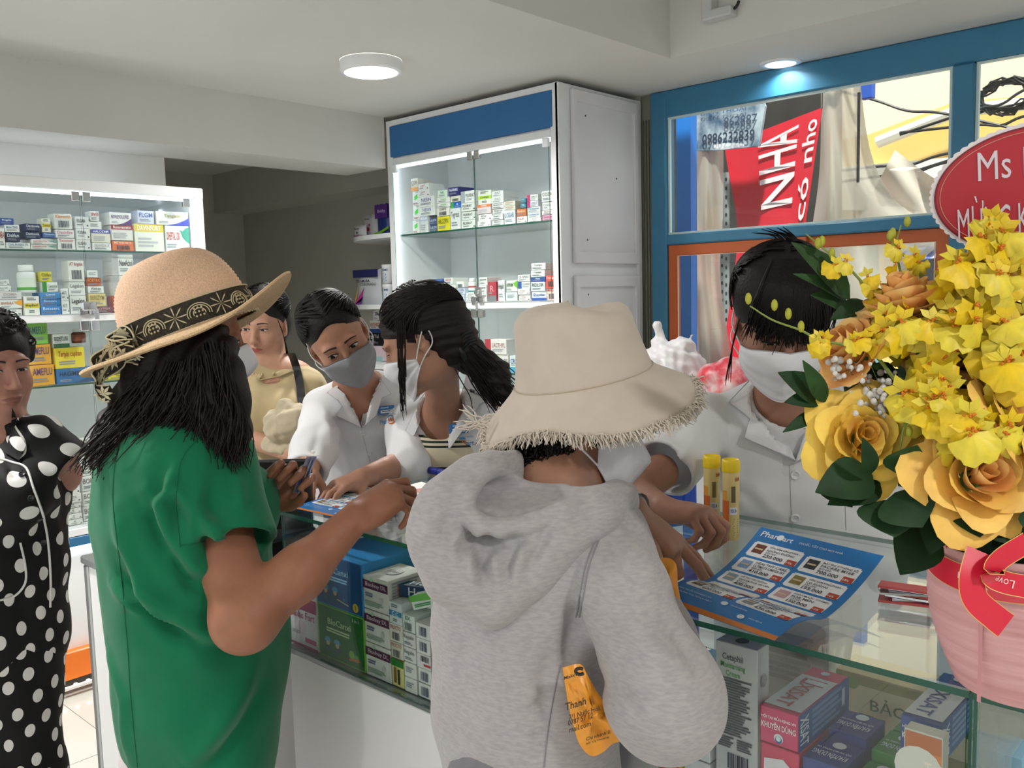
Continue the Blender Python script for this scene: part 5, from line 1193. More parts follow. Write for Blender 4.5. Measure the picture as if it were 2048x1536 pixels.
# ------------------------------------------------------------------ 2. customer in polka dot pyjamas
def dots_mat():
    m = bpy.data.materials.new('polka_dots'); m.use_nodes = True; n = m.node_tree.nodes; l = m.node_tree.links; b = n['Principled BSDF']
    uv = n.new('ShaderNodeUVMap'); uv.uv_map = 'UVMap'; vo = n.new('ShaderNodeTexVoronoi'); vo.voronoi_dimensions = '2D'; vo.inputs['Scale'].default_value = 15.5; vo.inputs['Randomness'].default_value = .32
    l.new(uv.outputs[0], vo.inputs['Vector']); lt = n.new('ShaderNodeMath'); lt.operation = 'LESS_THAN'; lt.inputs[1].default_value = .25; l.new(vo.outputs['Distance'], lt.inputs[0])
    mx = n.new('ShaderNodeMix'); mx.data_type = 'RGBA'; mx.inputs['A'].default_value = srgb('#0b0b0d'); mx.inputs['B'].default_value = srgb('#cfcdcb'); l.new(lt.outputs[0], mx.inputs['Factor']); l.new(mx.outputs['Result'], b.inputs['Base Color'])
    b.inputs['Roughness'].default_value = .7; b.inputs['Specular IOR Level'].default_value = .25; return m
def uv_by_angle(o, axis_pt, rad, shear=.35):
    me = o.data; uv = me.uv_layers.new(name='UVMap'); org = WL[o.name]
    co = np.zeros(len(me.vertices)*3); me.vertices.foreach_get('co', co); co = co.reshape(-1, 3)+org
    a = np.arctan2((co-axis_pt) @ RH, -((co-axis_pt) @ FH)); u = a*rad; w_ = np.stack([u*.92+co[:, 2]*.38, co[:, 2]*.92-u*.38], 1)
    li = np.zeros(len(me.loops), dtype=np.int32); me.loops.foreach_get('vertex_index', li); uv.data.foreach_set('uv', w_[li].ravel())
def build_polka():
    t0 = 2.12; f = nrm(RH*.55-FH*.62); sd = np.cross(ZU, f); sk = skin('#a8786a')
    c = lambda x, y, dt=0: P(x-18, y, t0+(y-900)*.00010+dt)
    ft = c(20, 1400); foot = V(ft[0], ft[1], 0)
    root = person(foot, 'customer in black pyjamas with white polka dots at the picture edge')
    th = math.radians(56); H = Head(P(-16, 738, t0), RH*math.sin(th)-FH*math.cos(th)-ZU*.05, sc=.98)
    B = SDF(); H.add(B, c(-2, 865, .03), neck_r=.047); B.ecap(c(8, 890), c(15, 960), (.115, .075), (.13, .095), sd, .05)
    v1, q1 = B.mesh(.004)
    A = SDF(); A.chain([c(128, 900, -.0), c(140, 950, .06), c(95, 1000, .20), c(60, 1010, .26)], [.045, .043, .036, .028], .02)
    v2, q2 = A.mesh(.005); v, q = join_mesh([(v1, q1), (v2, q2)]); mesh_obj('body', v, q, sk, root, None, True)
    hb = bvh_of(v1, q1); H.features(hb, root, gaze=(-.003, .0), lips='#8f5a54')
    dm = dots_mat()
    S = SDF(); e = c(148, 930, .01); s0 = c(98, 878); S.cap(s0, e, .058, .068, .03); S.cap(e-nrm(e-s0)*.02, e+nrm(e-s0)*.08, .056, .056, .006, 's'); S.cut(e+nrm(e-s0)*.004, e-s0, .11)
    torso(S, [(c(8, 892), (.115, .062)), (c(18, 912), (.158, .092)), (c(22, 1000), (.142, .110)), (c(20, 1120), (.145, .112)), (c(18, 1260), (.150, .116)), (c(14, 1330), (.150, .116))], sd, .035)
    S.ell(c(60, 990, -.08), (.075, .07, .07), None, .06); S.cap(c(-70, 880), c(-95, 1000), .06, .06, .03)
    S.cap(c(-2, 862, -.0), c(8, 800, .02), .052, .062, .006, 's')
    nb = c(28, 935, -.16); S.ecap(c(2, 860, -.09), nb, (.046, .05), (.008, .05), RH, .006, 's')
    def disp(v, n, q):
        bv = bvh_of(v, q)
        for pts, a, w_ in [([(95, 940), (85, 1050), (95, 1180)], -.008, .018), ([(115, 960), (110, 1060), (118, 1180)], .006, .016), ([(60, 900), (80, 1000), (70, 1120)], .005, .02), ([(30, 1150), (60, 1250), (40, 1330)], -.006, .02)]: v = pix_fold(v, n, pts, a, w_, t0, bv)
        return v+n*(.003*vnoise(v*5, 8))[:, None]
    so, sv, sq = sdf_obj('pyjama_shirt', S, .006, dm, root, disp, 2); uv_by_angle(so, c(15, 1000), .16)
    lo, lv, lq = legs(root, [c(-30, 1300), c(35, 1310)], [foot-sd*.10, foot+sd*.06], (.100, .088, .080), dm, 'pyjama_trousers', .010, lambda S: S.ecap(c(15, 1270), c(12, 1380), (.145, .112), (.142, .108), sd, .05)); uv_by_angle(lo, c(15, 1300), .16)
    shoes(root, [foot-sd*.10, foot+sd*.08], f, mat('dark_shoe'))
    sb = bvh_of(sv, sq); pip = cloth('white_piping', '#d6d4d2')
    seam(sb, [(27, 818), (36, 840), (30, 852), (48, 880), (50, 905), (38, 918)], pip, 'piping', so, .0028, .002)
    seam(sb, [(0, 918), (25, 925), (52, 937), (66, 975), (85, 1030), (95, 1080), (100, 1150), (99, 1215)], pip, 'piping', so, .0028, .002)
    seam(sb, [(40, 1085), (50, 1130), (50, 1165), (30, 1190), (0, 1200)], pip, 'piping', so, .0026, .002)
    for x, y in ((44, 949), (62, 996), (80, 1039), (87, 1084)): button(sb, x, y, mat('dark_button', '#1c1b1e', .3), so, .007)
    # collar flap
    picpatch(sb, [(24, 815), (38, 842), (28, 854), (52, 890), (38, 920), (10, 905), (22, 860)], dm, 'collar', so, .006, .003)
    for ch in so.children:
        if ch.name.startswith('collar'): uv_by_angle(ch, c(15, 1000), .16)
    S = SDF(); crown_hair(S, H, .014, .012)
    rn = np.random.RandomState(3)
    for i in range(90):
        a, e_ = rn.uniform(0, 6.28), rn.uniform(-.3, 1.3); d = V(math.cos(a)*math.cos(e_), math.sin(a)*math.cos(e_), math.sin(e_))
        if d[1] > .55 and d[2] < .5: continue
        S.ell(H.w(V(0, -.02, .045)+d*V(.086, .104, .092)), .016*H.k, None, .008)
    ho, _, _ = sdf_obj('hair', S, .006, HAIRM, root)
    cs = []
    for i in range(420):
        a, e_ = rn.uniform(0, 6.28), rn.uniform(-.35, 1.4); d = V(math.cos(a)*math.cos(e_), math.sin(a)*math.cos(e_), math.sin(e_))
        if d[1] > .5 and d[2] < .48: continue
        p0 = V(0, -.02, .045)+d*V(.088, .106, .094); ax = nrm(rn.normal(size=3)); up_ = nrm(np.cross(ax, d)); r = rn.uniform(.006, .013)
        cs.append(np.array([H.w(p0+d*(.004+r*math.sin(s*5))+up_*(r*1.4*math.cos(s*5)+.012*s)) for s in np.linspace(0, 1, 9)]))
    strands(cs, .0017, HAIRM, 'hair_curls', ho, 3)['kind'] = 'stuff'
build_polka()
# ------------------------------------------------------------------ 3. woman in the beige dress
def build_beige():
    t0 = 3.05; f = nrm(-FH*.85+RH*.18); sd = np.cross(ZU, f); sk = skin('#b98c74')
    c = lambda x, y, dt=0: P(x, y, t0+(y-700)*.00010+dt)
    ft = c(545, 1100); foot = V(ft[0], ft[1], 0)
    root = person(foot, 'woman in a beige dress with a black shoulder strap behind the counter')
    H = Head(P(527, 648, t0), -FH*.92-RH*.10-ZU*.22, up=ZU+RH*.05, sc=.97)
    B = SDF(); H.add(B, c(537, 745, .02), neck_r=.050, slim=.95); B.ecap(c(540, 755), c(545, 850), (.15, .075), (.15, .09), sd, .05)
    v1, q1 = B.mesh(.004)
    A = SDF(); el = c(478, 868, -.08); w1 = c(592, 912, -.24); A.chain([c(462, 790, .0), el, w1], [.042, .036, .024], .02)
    hand(A, w1, P(640, 925, t0-.24)-w1, -ZU*.3-FH*.9, -1, ((.5, .8, .4),)*4, thumb=(.3, .3), sc=.9)
    v2, q2 = A.mesh(.0045)
    v, q = join_mesh([(v1, q1), (v2, q2)]); mesh_obj('body', v, q, sk, root, None, True)
    hb = bvh_of(v1, q1); H.features(hb, root, gaze=(-.002, -.001), lid=.62, lips='#9c4a48')
    S = SDF()
    for s0, e in ((c(472, 775), c(456, 862, -.02)), (c(620, 775), c(640, 850, .02))):
        S.cap(s0, e, .060, .070, .03); S.cap(e-nrm(e-s0)*.02, e+nrm(e-s0)*.06, .058, .056, .006, 's'); S.cut(e+nrm(e-s0)*.004, e-s0, .10)
    torso(S, [(c(542, 752), (.13, .065)), (c(545, 785), (.165, .095)), (c(548, 850), (.158, .112)), (c(552, 930), (.142, .105)), (c(555, 1030), (.165, .120)), (c(556, 1120), (.185, .135)), (c(556, 1250), (.20, .15))], sd, .04)
    S.ell(c(512, 822, -.085), (.062, .06, .062), None, .05); S.ell(c(580, 822, -.085), (.062, .06, .062), None, .05)
    S.cap(c(537, 745, .0), c(532, 700, .0), .075, .09, .006, 's')
    S.ell(c(543, 762, -.11), (.055, .05, .022), np.stack([RH, FH, ZU], 1), .008, 's')
    be = cloth('beige_dress_cloth', '#b9a680', 14, .06)
    def disp(v, n, q):
        bv = bvh_of(v, q)
        for pts, a, w_ in [([(548, 790), (545, 860), (552, 960)], -.005, .012), ([(560, 800), (590, 830), (600, 870)], .005, .016), ([(470, 790), (480, 840), (490, 900)], -.006, .014), ([(500, 860), (520, 940), (530, 1040)], .005, .02)]: v = pix_fold(v, n, pts, a, w_, t0, bv)
        return v+n*(.0025*vnoise(v*5, 11))[:, None]
    so, sv, sq = sdf_obj('dress', S, .0065, be, root, disp, 2); sb = bvh_of(sv, sq)
    picpatch(sb, [(500, 722), (538, 738), (585, 742), (560, 752), (520, 760), (500, 745)], be, 'neck_flap', so, .006, .004)
    legs(root, [c(520, 1150), c(590, 1150)], [foot-sd*.08, foot+sd*.08], (.08, .055, .04), sk, 'legs'); shoes(root, [foot-sd*.08, foot+sd*.08], f, mat('dark_shoe'))
    # black bag strap and the dark bag low at her side
    q = MB(); pts = []
    for x, y in [(583, 706), (592, 735), (600, 770), (602, 805), (606, 845)]:
        p, nn = cast(sb, x, y); p = P(x, y, t0-.1) if p is None else p+nrm(nn)*.006; pts.append(p)
    pts = spline(pts, 4); vv = np.vstack([pts-RH*.013, pts+RH*.013, pts-RH*.013-FH*.006, pts+RH*.013-FH*.006]); n = len(pts); q.add(vv, [[2*n+i, 3*n+i, 3*n+i+1, 2*n+i+1] for i in range(n-1)]+[[i, i+1, 2*n+i+1, 2*n+i] for i in range(n-1)]+[[n+i+1, n+i, 3*n+i, 3*n+i+1] for i in range(n-1)], BLACKP)
    bag = empty('shoulder_bag', c(660, 1000, -.1), 'black shoulder bag hanging at the beige dress woman', 'bag'); q.build('strap', bag)
    S = SDF(); bc = c(655, 985, -.08); S.ecap(bc+ZU*.05, bc-ZU*.12, (.075, .035), (.085, .045), RH, .03); sdf_obj('bag_body', S, .007, BLACKP, bag)
    # cardigan folded over her arm
    S = SDF(); rn = np.random.RandomState(2); S.ell(c(580, 845, -.20), (.085, .06, .075), None, .04); S.ell(c(632, 918, -.22), (.085, .065, .085), None, .05); S.ell(c(660, 945, -.20), (.05, .05, .07), None, .05); S.ell(c(560, 880, -.18), (.06, .05, .06), None, .04)
    dr = lambda v, n, q: v+n*(.009*np.sin((v @ nrm(RH*.5+ZU))*95+3.5*np.sin((v @ RH)*22)+2*np.sin(v[:, 2]*31))+.004*vnoise(v*14, 4))[:, None]
    o, _, _ = sdf_obj('cardigan', S, .006, cloth('cardigan_beige', '#b5a88e'), None, dr); tag(o, 'beige cardigan bundled over the arm of the beige dress woman', 'cardigan')
    S = SDF(); crown_hair(S, H, .009, .014, fringe=-.024); S.ell(H.w((0, -.06, -.02)), V(.07, .05, .07)*H.k, H.R, .03)
    ho, _, _ = sdf_obj('hair', S, .006, HAIRM, root)
    swept(H, 420, .012, 6, r0=.0014, parent=ho); rn = np.random.RandomState(6); cs = []
    for i in range(26): s = rn.choice((-1, 1)); cs.append(spline([H.w((s*.070, .045, .03)), H.w((s*.082, .035, -.03)), H.w((s*(.080+.012*rn.rand()), .02, -.095-.04*rn.rand()))], 4))
    strands(cs, .0016, HAIRM, 'loose_hair', ho)
build_beige()
COATW = cloth('white_coat_cloth', '#d9d8da', 12, .03, .8)
def logo(bvh, x, y, w_, slope, parent):
    """printed chest logo: small line above, name with the round figure in the middle"""
    p, n = cast(bvh, x, y)
    if p is None: return
    n = nrm(EYE-p); u = nrm(RT+UP*slope); u = nrm(u-n*(u @ n)); v_ = np.cross(n, u); W = w_*depth(p)/F
    def put(txt, a0, b0, hgt, col, bold=.02, wid=None):
        vv, ff, tw, th = text_mesh(txt, bold); k = hgt/th; kx = k if wid is None else wid/tw; pts = p+np.outer(a0+vv[:, 0]*kx, u)+np.outer(b0+vv[:, 1]*k, v_)
        return project(pts, ff, ink(col))
    def project(pts, ff, m, lift=.0018):
        out = []
        for q_ in pts:
            h = bvh.ray_cast(Vector(q_+n*.2), Vector(-n), .5); out.append(V(*h[0])+n*lift if h[0] is not None else q_+n*lift)
        q.add(out, ff, m)
    q = MB(); hh = W*.15
    put('HỆ THỐNG NHÀ THUỐC', W*.02, hh*1.75, hh*.62, '#6f9cc4', .0, W*.8); put('Phar', 0, 0, hh*1.25, '#4a90c8', .012, W*.30); put('art', W*.57, 0, hh*.95, '#3f7fb8', .012, W*.26); put('.vn', W*.84, 0, hh*.5, '#b05a2a', .02, W*.12)
    c0 = p+u*W*.44+v_*hh*.35
    project([c0+u*hh*.95*math.cos(a)+v_*hh*.75*math.sin(a) for a in np.linspace(math.pi, 2*math.pi, 10)], [list(range(10))], ink('#b8602e'), .0020)
    for k in (-.55, 0, .55): project([c0+u*hh*(k-.18)+v_*0, c0+u*hh*(k+.18), c0+u*hh*(k+.18)+v_*hh*.9, c0+u*hh*(k-.18)+v_*hh*.9], [(0, 1, 2, 3)], ink('#b8602e'), .0020)
    project([c0+u*hh*.75*math.cos(a)+v_*(hh*1.05+hh*.6*math.sin(a)) for a in np.linspace(0, math.pi, 9)], [list(range(9))], ink('#3f8fc8'), .0021)
    q.build('lettering', parent)
def badge(bvh, x, y, w_, h_, slope, label):
    p, n = cast(bvh, x, y)
    if p is None: return
    n = nrm(EYE-p); u = nrm(RT+UP*slope); u = nrm(u-n*(u @ n)); v_ = np.cross(n, u); k = depth(p)/F; R = np.stack([u, -n, v_], 1)
    W, Hh = w_*k, h_*k; q = MB(); q.box((-W/2, -.002, -Hh/2), (W/2, .004, Hh/2), mat('badge_blue', '#2a6aa8', .3), R=R, c=(0, 0, 0), bev=.001); c0 = p+n*.012; q.v = [tuple(V(*a)+c0) for a in q.v]
    o = q.build('name_badge', None, origin=c0); tag(o, label, 'badge'); pb = MB(); pr = Print(c0-u*W/2-v_*Hh/2+n*.0022, u, v_, W, Hh, pb); pr.rect(.18, .15, .85, .5, '#dfe6ee'); pr.lines(.2, .62, .8, .85, 1, '#9fc4e8', 1); pr.lines(.25, .24, .75, .42, 1, '#44505e', 2); pb.build('lettering', o)
# ------------------------------------------------------------------ 4. staff member leaning over the counter, grey mask
def build_staff1():
    t0 = 2.42; f = nrm(-FH*.8+RH*.45); sd = np.cross(ZU, f); sk = skin('#b08068')
    tb = lambda x, y, dt=0: P(x, y, 2.50+(y-700)*.0009+dt)
    ft = P(745, 1000, 2.82); foot = V(ft[0], ft[1], 0)
    root = person(foot, 'staff member in a white coat and grey mask leaning over the counter')
    upv = nrm(-RT*.46+UP*.84-FW*.12); H = Head(P(676, 678, t0), -FW*.80+RT*.34-UP*.42, up=upv, sc=1.0)
    B = SDF(); nk = tb(722, 790, .0); H.add(B, nk, neck_r=.050, slim=.95); B.ecap(tb(728, 800), tb(735, 880), (.14, .07), (.14, .09), sd, .05)
    v1, q1 = B.mesh(.004)
    A = SDF(); wl = P(612, 945, 2.25); A.chain([P(620, 920, 2.33), wl], [.034, .030], .02); hand(A, wl, P(600, 974, 2.15)-wl, -ZU, 1, ((.3, .3, .2),)*4, sc=.9)
    w2 = P(740, 950, 2.22); A.chain([P(805, 925, 2.38), w2], [.034, .026], .02); hand(A, w2, P(690, 968, 2.16)-w2, -ZU, -1, ((.3, .4, .2),)*4, sc=.88)
    v2, q2 = A.mesh(.0045); v, q = join_mesh([(v1, q1), (v2, q2)]); mesh_obj('body', v, q, sk, root, None, True)
    hb = bvh_of(v1, q1); H.features(hb, root, gaze=(-.003, -.001), lid=.85, mouth=False)
    mo = H.mask(hb, root, cloth('mask_grey', '#8d9094', 30, .04), top=-.006, mloop=mat('loop_white', '#d8d8d8', .7))
    S = SDF(); sl0, el_, wr_ = tb(650, 815, -.02), P(628, 895, 2.40), P(613, 945, 2.30)
    S.chain([sl0, el_, wr_], [.062, .058, .056], .03); S.cap(wr_-nrm(wr_-el_)*.02, wr_+nrm(wr_-el_)*.06, .044, .042, .006, 's'); S.cut(wr_+nrm(wr_-el_)*.004, wr_-el_, .09)
    torso(S, [(tb(724, 788), (.120, .065)), (tb(732, 830), (.165, .095)), (tb(745, 900), (.165, .115)), (tb(757, 985), (.155, .110)), (P(765, 1080, 2.85), (.165, .12)), (P(765, 1250, 2.95), (.18, .13))], sd, .04)
    s2, e2 = tb(810, 820, .02), P(820, 930, 2.35); S.chain([s2, e2], [.066, .058], .03)
    S.cap(nk+ZU*.0-FH*.02, nk+ZU*.10-FH*.04, .052, .066, .006, 's')
    ne = tb(722, 850, -.14); S.ecap(tb(718, 795, -.09), ne, (.036, .05), (.006, .05), RH, .006, 's')
    def disp(v, n, q):
        bv = bvh_of(v, q)
        for pts, a, w_ in [([(665, 830), (690, 880), (720, 950)], -.008, .014), ([(650, 830), (660, 890), (640, 940)], .006, .014), ([(640, 850), (628, 900), (610, 930)], -.006, .012), ([(760, 900), (740, 960), (725, 1000)], .005, .018), ([(680, 870), (700, 940), (720, 990)], .006, .016), ([(800, 840), (790, 900), (800, 950)], -.006, .014)]: v = pix_fold(v, n, pts, a, w_, t0, bv)
        return v+n*(.0025*vnoise(v*6, 21))[:, None]
    so, sv, sq = sdf_obj('white_coat', S, .0045, COATW, root, disp, 3); sb = bvh_of(sv, sq)
    inner = cloth('inner_shirt', '#c9cbd2'); picpatch(sb, [(712, 790), (735, 775), (735, 800), (722, 812), (712, 806)], inner, 'inner_collar', so, .012, .003)
    picpatch(sb, [(738, 735), (762, 760), (782, 788), (764, 796), (752, 830), (726, 855), (722, 848), (732, 800)], COATW, 'lapel', so, .020, .005)
    picpatch(sb, [(655, 785), (685, 762), (698, 795), (722, 855), (672, 830), (684, 812), (676, 800)], COATW, 'lapel', so, .020, .005)
    for x, y in ((726, 866), (741, 907)): button(sb, x, y, mat('pearl_button', '#d9d9da', .3), so, .0085)
    seam(sb, [(722, 858), (735, 905), (748, 960), (752, 1000)], cloth('coat_seam', '#bcbcc0'), 'seam', so, .001)
    logo(sb, 761, 850, 50, .22, so); badge(sb, 772, 820, 34, 17, .10, 'blue name badge on the coat of the grey masked staff member')
    legs(root, [P(735, 1180, 2.9), P(800, 1180, 2.9)], [foot-sd*.08, foot+sd*.08], (.085, .065, .055), cloth('dark_trousers', '#2a2c33')); shoes(root, [foot-sd*.08, foot+sd*.08], f, mat('dark_shoe'))
    S = SDF(); crown_hair(S, H, .007, .012, fringe=-.030); S.ell(H.w((0, -.125, -.01)), V(.035, .035, .035)*H.k, None, .02)
    ho, hv, hq = sdf_obj('hair', S, .005, HAIRM, root); swept(H, 520, .010, 9, r0=.0013, parent=ho)
build_staff1()
# ------------------------------------------------------------------ 5. staff member with the ponytail, open coat
def build_staff2():
    t0 = 2.18; f = nrm(-FH*.75-RH*.30); sd = np.cross(ZU, f); sk = skin('#ad7f69')
    tb = lambda x, y, dt=0: P(x, y, 2.33+(y-700)*.0007+dt)
    ft = P(900, 1000, 2.66); foot = V(ft[0], ft[1], 0)
    root = person(foot, 'staff member with a ponytail in an open white coat over a striped top')
    H = Head(P(846, 682, t0), -RT*.84+FW*.10-UP*.44, up=UP*.9-RT*.42, sc=1.02)
    B = SDF(); nk = tb(886, 822); H.add(B, nk, neck_r=.041, slim=.95); B.ecap(tb(888, 850), tb(893, 930), (.11, .06), (.13, .085), sd, .05)
    v1, q1 = B.mesh(.004); A = SDF(); w1 = P(690, 975, 2.12)
    A.chain([P(830, 915, 2.44), P(775, 940, 2.30), P(720, 958, 2.17)], [.032, .030, .025], .02); hand(A, P(720, 958, 2.17), P(660, 978, 2.09)-P(720, 958, 2.17), -ZU, 1, ((.3, .4, .2),)*4, sc=.88)
    v2, q2 = A.mesh(.0045); v, q = join_mesh([(v1, q1), (v2, q2)]); mesh_obj('body', v, q, sk, root, None, True)
    hb = bvh_of(v1, q1); H.features(hb, root, mouth=False, lid=.35)
    H.mask(hb, root, cloth('mask_white'), top=-.006, mloop=mat('loop_white'))
    S = SDF(); torso(S, [(tb(890, 842), (.11, .055)), (tb(902, 880), (.140, .092)), (tb(905, 950), (.138, .108)), (tb(905, 1030), (.135, .108)), (tb(900, 1150), (.17, .125))], sd, .04); S.ell(tb(872, 908, -.085), (.05, .045, .055), None, .05); S.ell(tb(925, 908, -.08), (.05, .045, .055), None, .05)
    S.cap(tb(882, 838, -.04), tb(876, 780, -.05), .062, .075, .006, 's'); S.ell(tb(872, 855, -.13), (.04, .06, .045), None, .01, 's')
    stripe = mat('striped_knit', '#c9bd9f', .85); m = bpy.data.materials.new('striped_top'); m.use_nodes = True; n = m.node_tree.nodes; l = m.node_tree.links
    tc = n.new('ShaderNodeTexCoord'); sx = n.new('ShaderNodeSeparateXYZ'); l.new(tc.outputs['Object'], sx.inputs[0]); rp = n.new('ShaderNodeValToRGB'); rp.color_ramp.interpolation = 'CONSTANT'
    mr = n.new('ShaderNodeMapRange'); z_a, z_b = tb(840, 1000)[2], tb(850, 840)[2]; mr.inputs['From Min'].default_value = z_a; mr.inputs['From Max'].default_value = z_b; l.new(sx.outputs['Z'], mr.inputs[0]); l.new(mr.outputs[0], rp.inputs[0])
    cr, dk = srgb('#cabfa4'), srgb('#1d2a24'); el = rp.color_ramp.elements; el[0].position = 0; el[0].color = cr; el[1].position = .16; el[1].color = dk
    for p_, c_ in ((.22, cr), (.47, dk), (.53, cr), (.74, dk), (.765, cr), (.79, dk), (.815, cr), (.84, dk), (.865, cr), (.885, dk)): e_ = el.new(p_); e_.color = c_
    l.new(rp.outputs[0], n['Principled BSDF'].inputs['Base Color']); n['Principled BSDF'].inputs['Roughness'].default_value = .85
    to, tv, tq = sdf_obj('striped_top', S, .006, m, root)
    # put the object origin on the floor plane so heights read true
    S = SDF(); torso(S, [(tb(893, 834, .02), (.140, .078)), (tb(907, 880, .015), (.176, .114)), (tb(912, 950, .015), (.168, .132)), (tb(912, 1030, .015), (.165, .132)), (tb(905, 1150, .02), (.19, .145)), (tb(905, 1260, .02), (.19, .145))], sd, .04)
    s1, e1 = tb(985, 855), tb(1030, 985, .06); S.chain([s1, e1], [.070, .060], .03); s2, e2 = tb(838, 850, .05), tb(828, 935, .05); S.chain([s2, e2], [.056, .050], .03)
    S.cap(tb(880, 832, -.03), tb(876, 770, -.04), .062, .075, .006, 's')
    S.ecap(tb(872, 820, -.18), tb(858, 1100, -.18), (.040, .14), (.036, .14), RH, .01, 's')
    def disp(v, n, q):
        bv = bvh_of(v, q)
        for pts, a, w_ in [([(985, 870), (960, 920), (950, 980)], -.007, .014), ([(1000, 850), (985, 900), (975, 960)], .006, .014), ([(820, 860), (815, 920), (806, 960)], .006, .012), ([(930, 930), (925, 970), (940, 1000)], -.004, .012)]: v = pix_fold(v, n, pts, a, w_, t0, bv)
        return v+n*(.0022*vnoise(v*6, 31))[:, None]
    so, sv, sq = sdf_obj('white_coat', S, .005, COATW, root, disp, 2); sb = bvh_of(sv, sq)
    picpatch(sb, [(935, 742), (972, 760), (1000, 790), (958, 810), (932, 850), (900, 895), (862, 900), (895, 850), (920, 800)], COATW, 'lapel', so, .018, .005)
    picpatch(sb, [(858, 775), (840, 800), (812, 860), (792, 880), (806, 900), (828, 870), (846, 830)], COATW, 'lapel', so, .018, .005)
    logo(sb, 900, 893, 58, .06, so); badge(sb, 917, 857, 38, 20, .08, 'blue name badge on the coat of the ponytailed staff member')
    legs(root, [P(870, 1180, 2.68), P(940, 1180, 2.68)], [foot-sd*.08, foot+sd*.08], (.085, .065, .055), cloth('dark_trousers')); shoes(root, [foot-sd*.08, foot+sd*.08], f, mat('dark_shoe'))
    S = SDF(); crown_hair(S, H, .012, .012, fringe=.0); S.chain([P(905, 690, t0), P(945, 715, t0+.03), P(985, 750, t0+.02), P(1008, 790, t0)], [.055, .036, .040, .016], .03)
    ho, _, _ = sdf_obj('hair', S, .005, HAIRB, root, lambda v, n, q: v+n*(.0022*np.sin((v @ UP)*260+5*np.sin((v @ RT)*14)))[:, None]); rn = np.random.RandomState(12); cs = []
    swept(H, 460, .014, 12, end=(0, -1, .05), r0=.0014, m=HAIRB, parent=ho, hl=(.80, .55, .62, .0, .15, -.45))
    for i in range(300):
        a, b_, ph = rn.normal(), rn.rand(), rn.uniform(0, 6.28); cs.append(np.array([P(925+85*s+a*10*(.4+s)+6*math.sin(ph+s*8)*s, 705+(75+35*b_)*s**1.2-a*9+4*math.cos(ph+s*7)*s, t0-.02-.03*b_+.04*s) for s in np.linspace(0, 1, 13)]))
    for i in range(14):
        x0 = 792+rn.rand()*16; ph = rn.rand()*6; cs.append(np.array([P(x0+4*math.sin(ph+s*3)+6*s*rn.rand(), 640+(150+60*rn.rand())*s, t0-.11) for s in np.linspace(0, 1, 12)]))
    strands(cs, .0014, HAIRB, 'ponytail_strands', ho, 3)['kind'] = 'stuff'
    q = MB()
    for k in range(5): a = P(918+k*3, 678+k*5, t0-.06); q.tube([a, a+RT*.012+UP*.012-FW*.008, a+RT*.030+UP*.020], .003, BLACKP, 5)
    q.tube([P(913, 690, t0-.055), P(925, 705, t0-.06), P(930, 720, t0-.05)], .006, BLACKP, 6); q.build('hair_clip', ho)
build_staff2()
